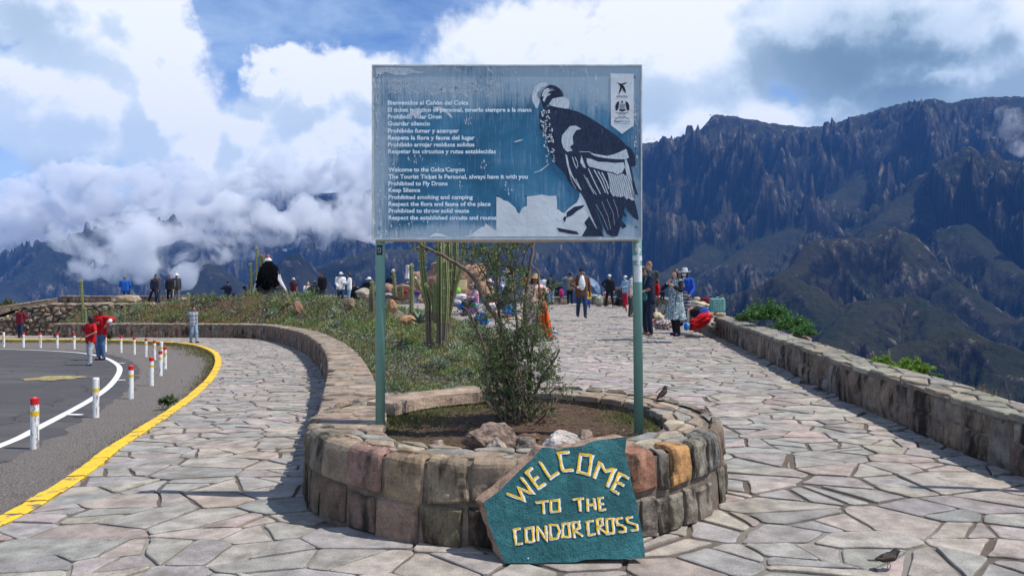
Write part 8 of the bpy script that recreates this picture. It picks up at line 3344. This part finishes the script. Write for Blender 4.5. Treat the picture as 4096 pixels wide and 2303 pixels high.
for k, (nm, lab, px, py, y, w, h, c, cat, mt, rot) in enumerate([
    ('blue_tarpaulin_bundle', 'bright blue plastic bundle in front of the seated vendors', 1930, 1272, 23.5, 60, 50, 'blue', 'bundle', M_BLUEBAG, 0),
    ('white_textile_roll', 'white and red textile roll lying on the blue bundle', 1962, 1228, 24.5, 66, 34, 'white', 'textile', M('white_red_textile', (.62, .52, .50), .9, .3, 9), -14),
    ('yellow_basket', 'round yellowish basket beside the blue bundle', 1965, 1258, 23.2, 46, 32, 'straw', 'basket', M('basket_weave', (.42, .38, .14), .9, .25, 30, bmp=.6), 10),
    ('light_blue_bag', 'shiny light blue and white bag seen between the tree stems', 2040, 1240, 23.6, 54, 46, 'skyblue', 'bag', M_BLUEBAG, 0),
    ('magenta_cloth', 'magenta cloth on the ground under the light blue bag', 2025, 1266, 22.6, 40, 12, 'crimson', 'cloth', None, 0),
    ('cream_cloth', 'cream cloth spread on the ground before the stall', 2060, 1274, 22.4, 60, 9, 'cream', 'cloth', None, 0),
    ('dark_red_shawl', 'dark red shawl heaped behind the white textile roll', 1965, 1212, 26.0, 60, 22, 'maroon', 'shawl', None, 0),
    ('white_bundle', 'white and purple bundle of clothes at the left end of the stall', 1838, 1190, 27.5, 60, 28, 'white', 'bundle', M('white_purple_bundle', (.60, .55, .60), .9, .3, 7), -8),
    ('white_bundle', 'small white bundle on the ground below the clothes', 1822, 1210, 27.0, 46, 22, 'palegrey', 'bundle', None, 0),
    ('blue_bag', 'small blue bag at the left end of the stall', 1845, 1226, 26.5, 32, 26, 'blue', 'bag', None, 0),
    ('turquoise_cloth', 'turquoise cloth beside the seated vendor in the striped shawl', 1898, 1222, 25.5, 26, 22, 'teal', 'cloth', M('turquoise_cloth', (.10, .45, .40), .9, .2, 10), 0),
    ('green_bag', 'lime green bag hanging under the yellow plaque', 1830, 1164, 29.0, 24, 28, 'lime', 'bag', None, 0),
    ('red_bag', 'small red bag left of the curved cactus', 1623, 1167, 29.5, 15, 14, 'red', 'bag', None, 0),
    ('purple_cloth', 'dark purple cloth on the ground right of the slim cactus', 1672, 1170, 29.5, 28, 14, 'purple', 'cloth', None, 0),
    ('white_cloth', 'white cloth on the ground left of the red bag', 1553, 1178, 29.5, 30, 12, 'palegrey', 'cloth', None, 0),
    ('pink_bundle', 'pink bundle beside the seated woman at the far parapet', 2245, 1172, 41.4, 19, 32, 'crimson', 'bundle', M('pink_bundle', (.42, .03, .16), .8, .2, 10), 0),
    ('patterned_rug', 'black and white patterned rug hanging over the far corner parapet', 2396, 1205, 39.2, 34, 38, 'white', 'rug', M_PAT, 0),
    ('striped_rug', 'dark striped rug hanging beside the patterned one', 2424, 1205, 39.4, 26, 38, 'brown', 'rug', M('striped_rug', (.16, .11, .09), .9, .3, 14), 0),
    ('cloth_heap', 'green and white cloth heap on the far corner parapet', 2380, 1184, 40.6, 50, 12, 'palegrey', 'cloth', M('green_white_heap', (.40, .44, .36), .9, .4, 6), 0),
    ('blue_cloth', 'blue cloth lying on the parapet right of the umbrella', 2372, 1177, 41.5, 20, 8, 'jean', 'cloth', None, 0),
    ('red_white_bag', 'red and white bag standing left of the quilted jacket woman', 2420, 1176, 40.0, 15, 18, 'red', 'bag', M_STR, 0),
    ('dark_suitcase', 'dark square bag on the ground behind the crouching photographer', 2482, 1206, 39.6, 40, 44, 'darkgrey', 'bag', None, 0),
    ('red_toy', 'small red and white toy on the ground beside the right post', 2506, 1232, 33.5, 10, 24, 'red', 'toy', M_STR, 0),
    ('knitwear_pile', 'pink and purple knitwear pile under the hanging orange cloth', 2153, 1318, 19.9, 40, 30, 'pink', 'knitwear', M('pink_purple_knit', (.36, .22, .36), .9, .5, 16), 0),
    ('white_pouch', 'white pouch on the paving right of the orange cloth', 2212, 1323, 20.2, 26, 15, 'white', 'pouch', None, 0),
    ('blue_mat', 'thin blue mat on the paving right of the orange cloth', 2222, 1331, 20.2, 28, 5, 'jean', 'mat', None, 0),
    ('orange_bundle', 'orange woven bundle on the shoulder of the vendor in pink', 2105, 1122, 19.7, 34, 22, 'orange', 'bundle', None, 0),
]):
    lump(nm, lab, px, py, y, w, h, c, 40 + k, cat, mat=mt, rot=rot)
flush_jobs()

CB4 = lambda x, y: (2100 + x * .3339, 1000 + y * .3339)
Lf = [(150, 445), (155, 520), (165, 640), (185, 700), (165, 800), (170, 880), (205, 960), (235, 1020), (250, 1062)]
Rt = [(185, 440), (205, 520), (235, 600), (262, 690), (285, 760), (303, 850), (320, 940), (325, 1000), (300, 1062)]
vs, fs, uv = [], [], []
nU = 26
Ld = resample(Lf, 30)
Rd = resample(Rt, 30)
for i in range(30):
    for j in range(nU + 1):
        u = j / nU
        q = Ld[i] + (Rd[i] - Ld[i]) * u
        a, b_ = CB4(q[0], q[1])
        yy = 19.55 + .05 * math.sin(u * 19 + i * .12) + .03 * math.sin(u * 7 + i * .3)
        p = at(a, b_, yy)
        vs.append(tuple(p))
for i in range(29):
    for j in range(nU):
        a = i * (nU + 1) + j
        fs.append((a, a + 1, a + nU + 2, a + nU + 1))
m_or, t, b = new_mat('orange_striped_weave')
a_ = t.node('ShaderNodeAttribute', attribute_name='col')
t.l.new(a_.outputs['Color'], b.inputs['Base Color'])
b.inputs['Roughness'].default_value = .9
cols = []
for i in range(30):
    for j in range(nU + 1):
        cols.append((.78, .11, .012) if j % 5 in (0, 1, 2) else ((.30, .03, .015) if j % 5 == 3 else (.85, .22, .03)))
oc = mesh_obj('orange_textile', vs, fs, m_or, smooth=True, col=cols)
md = oc.modifiers.new('thick', 'SOLIDIFY')
md.thickness = .01
tag(oc, 'long orange striped woven cloth hanging from the pink vendor to the paving', 'textile')
um = empty('umbrella', at(2368, 1148, 39.5), 0, label='grey blue umbrella tilted to the right behind the brown jacket man', cat='umbrella')
q = Matrix.Rotation(R(52), 3, 'Y')
n = 8
s = 39.5 / F
prof = [(0.02, .36), (.25, .33), (.45, .22), (.60, .02)]
m_um = M('umbrella_cloth', (.10, .17, .28), .5, .2, 5)
for k in range(n):
    vs, fs = [], []
    for (r_, z) in prof:
        for w in (0, .5, 1):
            a = 2 * math.pi * (k + w) / n
            rr_ = r_ * (1 - .07 * (w == .5) * (r_ > .3))
            vs.append(q @ Vector((rr_ * math.cos(a), rr_ * math.sin(a), z - .04 * (w == .5) * (r_ > .1))))
    for i in range(3):
        for j in (0, 1):
            fs.append((i * 3 + j, i * 3 + j + 1, i * 3 + j + 4, i * 3 + j + 3))
    o = mesh_obj('canopy_panel', vs, fs, m_um, um, smooth=False)
    mb = MB()
    a = 2 * math.pi * k / n
    mb.tube([q @ Vector((r_ * math.cos(a), r_ * math.sin(a), z - .008)) for r_, z in prof], .006, 4)
    mb.build('rib', F_('palegrey'), um)
part_tube('shaft', [q @ Vector((0, 0, .42)), q @ Vector((0, 0, -.35))], .010, M('umbrella_wood', (.40, .28, .16), .6, .2, 10), um)

# ------------------------------------------------------------------ condor statue
def condor():
    root = empty('condor_statue', at(1072, 1187, 37.2), 0, label='big black and white condor statue with a red head on the low stone plinth', cat='statue')
    k = .3453 * 37.2 / F
    P = lambda x, y, d=0: Vector(((x - 498) * k, d, (826 - y) * k))
    blk = M('condor_black', (.007, .007, .009), .9, .5, 14, spec=.04, bmp=1.0, bdist=.04, streak=(1.5, 1.5, .5))
    wht = M('condor_white', (.74, .75, .76), .7, .12, 10)
    gry = M('condor_tail', (.05, .052, .06), .7, .4, 12, streak=(3, 3, .4))
    E = lambda x, y, rx, ry, d=0, rd=.3: ell_geo(P(x, y, d), (rx * k, rd, ry * k), 16)
    queue('body', [E(505, 470, 62, 66, .0, .22), E(495, 560, 112, 120, .03, .36), E(500, 640, 128, 105, 0, .42), E(575, 570, 62, 120, -.1, .2, ), E(445, 600, 60, 120, -.08, .2), E(490, 700, 96, 70, 0, .34)], .03, blk, root, .05, 7.0)
    queue('neck_ruff', [E(500, 402, 40, 20, 0, .17), E(498, 388, 26, 20, 0, .12)], .02, wht, root, .02, 16.0)
    queue('head', [E(500, 362, 21, 22, 0, .10), E(496, 350, 14, 14, -.02, .06), cone_geo(P(505, 362, -.05), .035, P(512, 372, -.17), .018)], .012, M('condor_head', (.42, .06, .045), .6, .25, 20), root, .006, 20)
    rr = random.Random(6)

    def feather(p, tip, w, mat, name, parent=root):
        p, tip = Vector(p), Vector(tip)
        d = (tip - p).normalized()
        s_ = d.cross(Vector((0, -1, .1))).normalized()
        nn = s_.cross(d).normalized()
        vs, fs = [], []
        prof = [(0, .35), (.3, .9), (.7, 1.0), (.92, .6), (1.0, .08)]
        for u, ww in prof:
            c = p.lerp(tip, u)
            vs += [c - s_ * w * ww, c + nn * w * .35 * ww, c + s_ * w * ww, c - nn * w * .15 * ww]
        for i in range(4):
            for j in range(4):
                fs.append((i * 4 + j, i * 4 + (j + 1) % 4, (i + 1) * 4 + (j + 1) % 4, (i + 1) * 4 + j))
        mesh_obj(name, vs, fs, mat, parent)
    for i in range(14):
        u = i / 13
        feather(P(632 + 14 * u - 6, 535 + u * 70, -.16 + .12 * u), P(628 + 98 * min(1, u * 1.15), 640 + u * 145, -.18 + .1 * u), 8.5 * k, wht, 'white_wing_feather')
    for i in range(10):
        u = i / 9
        feather(P(640, 560 + u * 60, -.02), P(648 + 76 * u, 700 + u * 84, .06), 9 * k, wht, 'white_wing_feather')
    for i in range(12):
        u = i / 11
        feather(P(372 - 10 * u, 590 + u * 60, -.10), P(372 - 48 * u, 720 + u * 100, -.06), 8 * k, wht, 'white_wing_feather')
    for i in range(16):
        u = i / 15
        feather(P(400 + 175 * u, 670 + rr.uniform(-8, 8), -.28), P(388 + 200 * u, 822 + rr.uniform(-6, 3), -.16), 9 * k, gry, 'tail_feather')
    for i in range(95):
        a = rr.uniform(-1, 1)
        yy = rr.uniform(430, 690)
        half = 60 + (yy - 430) * .30
        x = 500 + a * half
        dp = -.36 * math.sqrt(max(0, 1 - a * a)) * min(1, (yy - 380) / 150) - .06
        feather(P(x, yy, dp), P(x + a * 16, yy + 34, dp * 1.02 - .02), 13 * k, blk, 'body_feather')

condor()
flush_jobs()

# ------------------------------------------------------------------ two little birds
def sparrow(label, px, py, y, rz, size=1.0, pitch=0, ground=None):
    p = at(px, py, y)
    if ground is not None:
        p.z = ground
    root = empty('small_bird', p, R(rz), label=label, cat='bird')
    s = size
    pl = M('bird_feathers', (.045, .036, .032), .7, .5, 70, bmp=.5, bdist=.002)
    ct = math.radians(pitch)
    Q = Matrix.Rotation(ct, 3, 'Y')
    V3 = lambda x, yy, z: (Q @ (Vector((x, yy, z - .055)) * s)) + Vector((0, 0, .055 * s))
    queue('body', [cone_geo(V3(-.028, 0, .052), .020 * s, V3(.018, 0, .062), .024 * s), cone_geo(V3(.018, 0, .062), .022 * s, V3(.040, 0, .088), .0165 * s), cone_geo(V3(-.030, 0, .052), .016 * s, V3(-.062, 0, .046), .008 * s),
                   cone_geo(V3(.050, 0, .088), .008 * s, V3(.066, 0, .086), .002 * s)], .004 * s, pl, root)
    for q in (-1, 1):
        vs, fs = cone_geo(V3(.012, q * .019, .064), .013 * s, V3(-.052, q * .012, .050), .004 * s)
        mb = MB()
        mb.add(vs, fs)
        mb.build('wing', M('bird_wing', (.075, .055, .042), .7, .5, 90), root)
        mb = MB()
        mb.tube([V3(.0, q * .009, .038), Vector((.006, q * .010, .018)) * s, Vector((.0, q * .010, .001)) * s, Vector((.016, q * .012, .001)) * s], .0017 * s, 5)
        mb.build('leg', M('bird_leg', (.16, .10, .07), .6, .1, 9), root)
    mb = MB()
    mb.box(tuple(V3(-.080, 0, .041)), (.052 * s, .016 * s, .004 * s), rot=Q)
    mb.build('tail', M('bird_wing', (.075, .055, .042), .7, .5, 90), root)

sparrow('small dark bird perched on the back rim of the planter', 2652, 1606, 6.72, 25, 1.1, pitch=-24, ground=.505)
sparrow('small dark bird standing on the paving at the lower right', 3553, 2274, 4.18, 8, 1.12, pitch=4, ground=.002)
flush_jobs()

py_ = 5.75
pole = MB()
pole.tube([(5.7, py_ - .35, -.5), (5.7, py_ - .35, 4.6)], [.05, .035], 12)
po_ = pole.build('flag_pole', M('pole_metal', (.35, .36, .36), .4, .15, 9), smooth=True)
tag(po_, 'slim grey pole standing beyond the parapet whose shadow falls on the paving', 'pole')
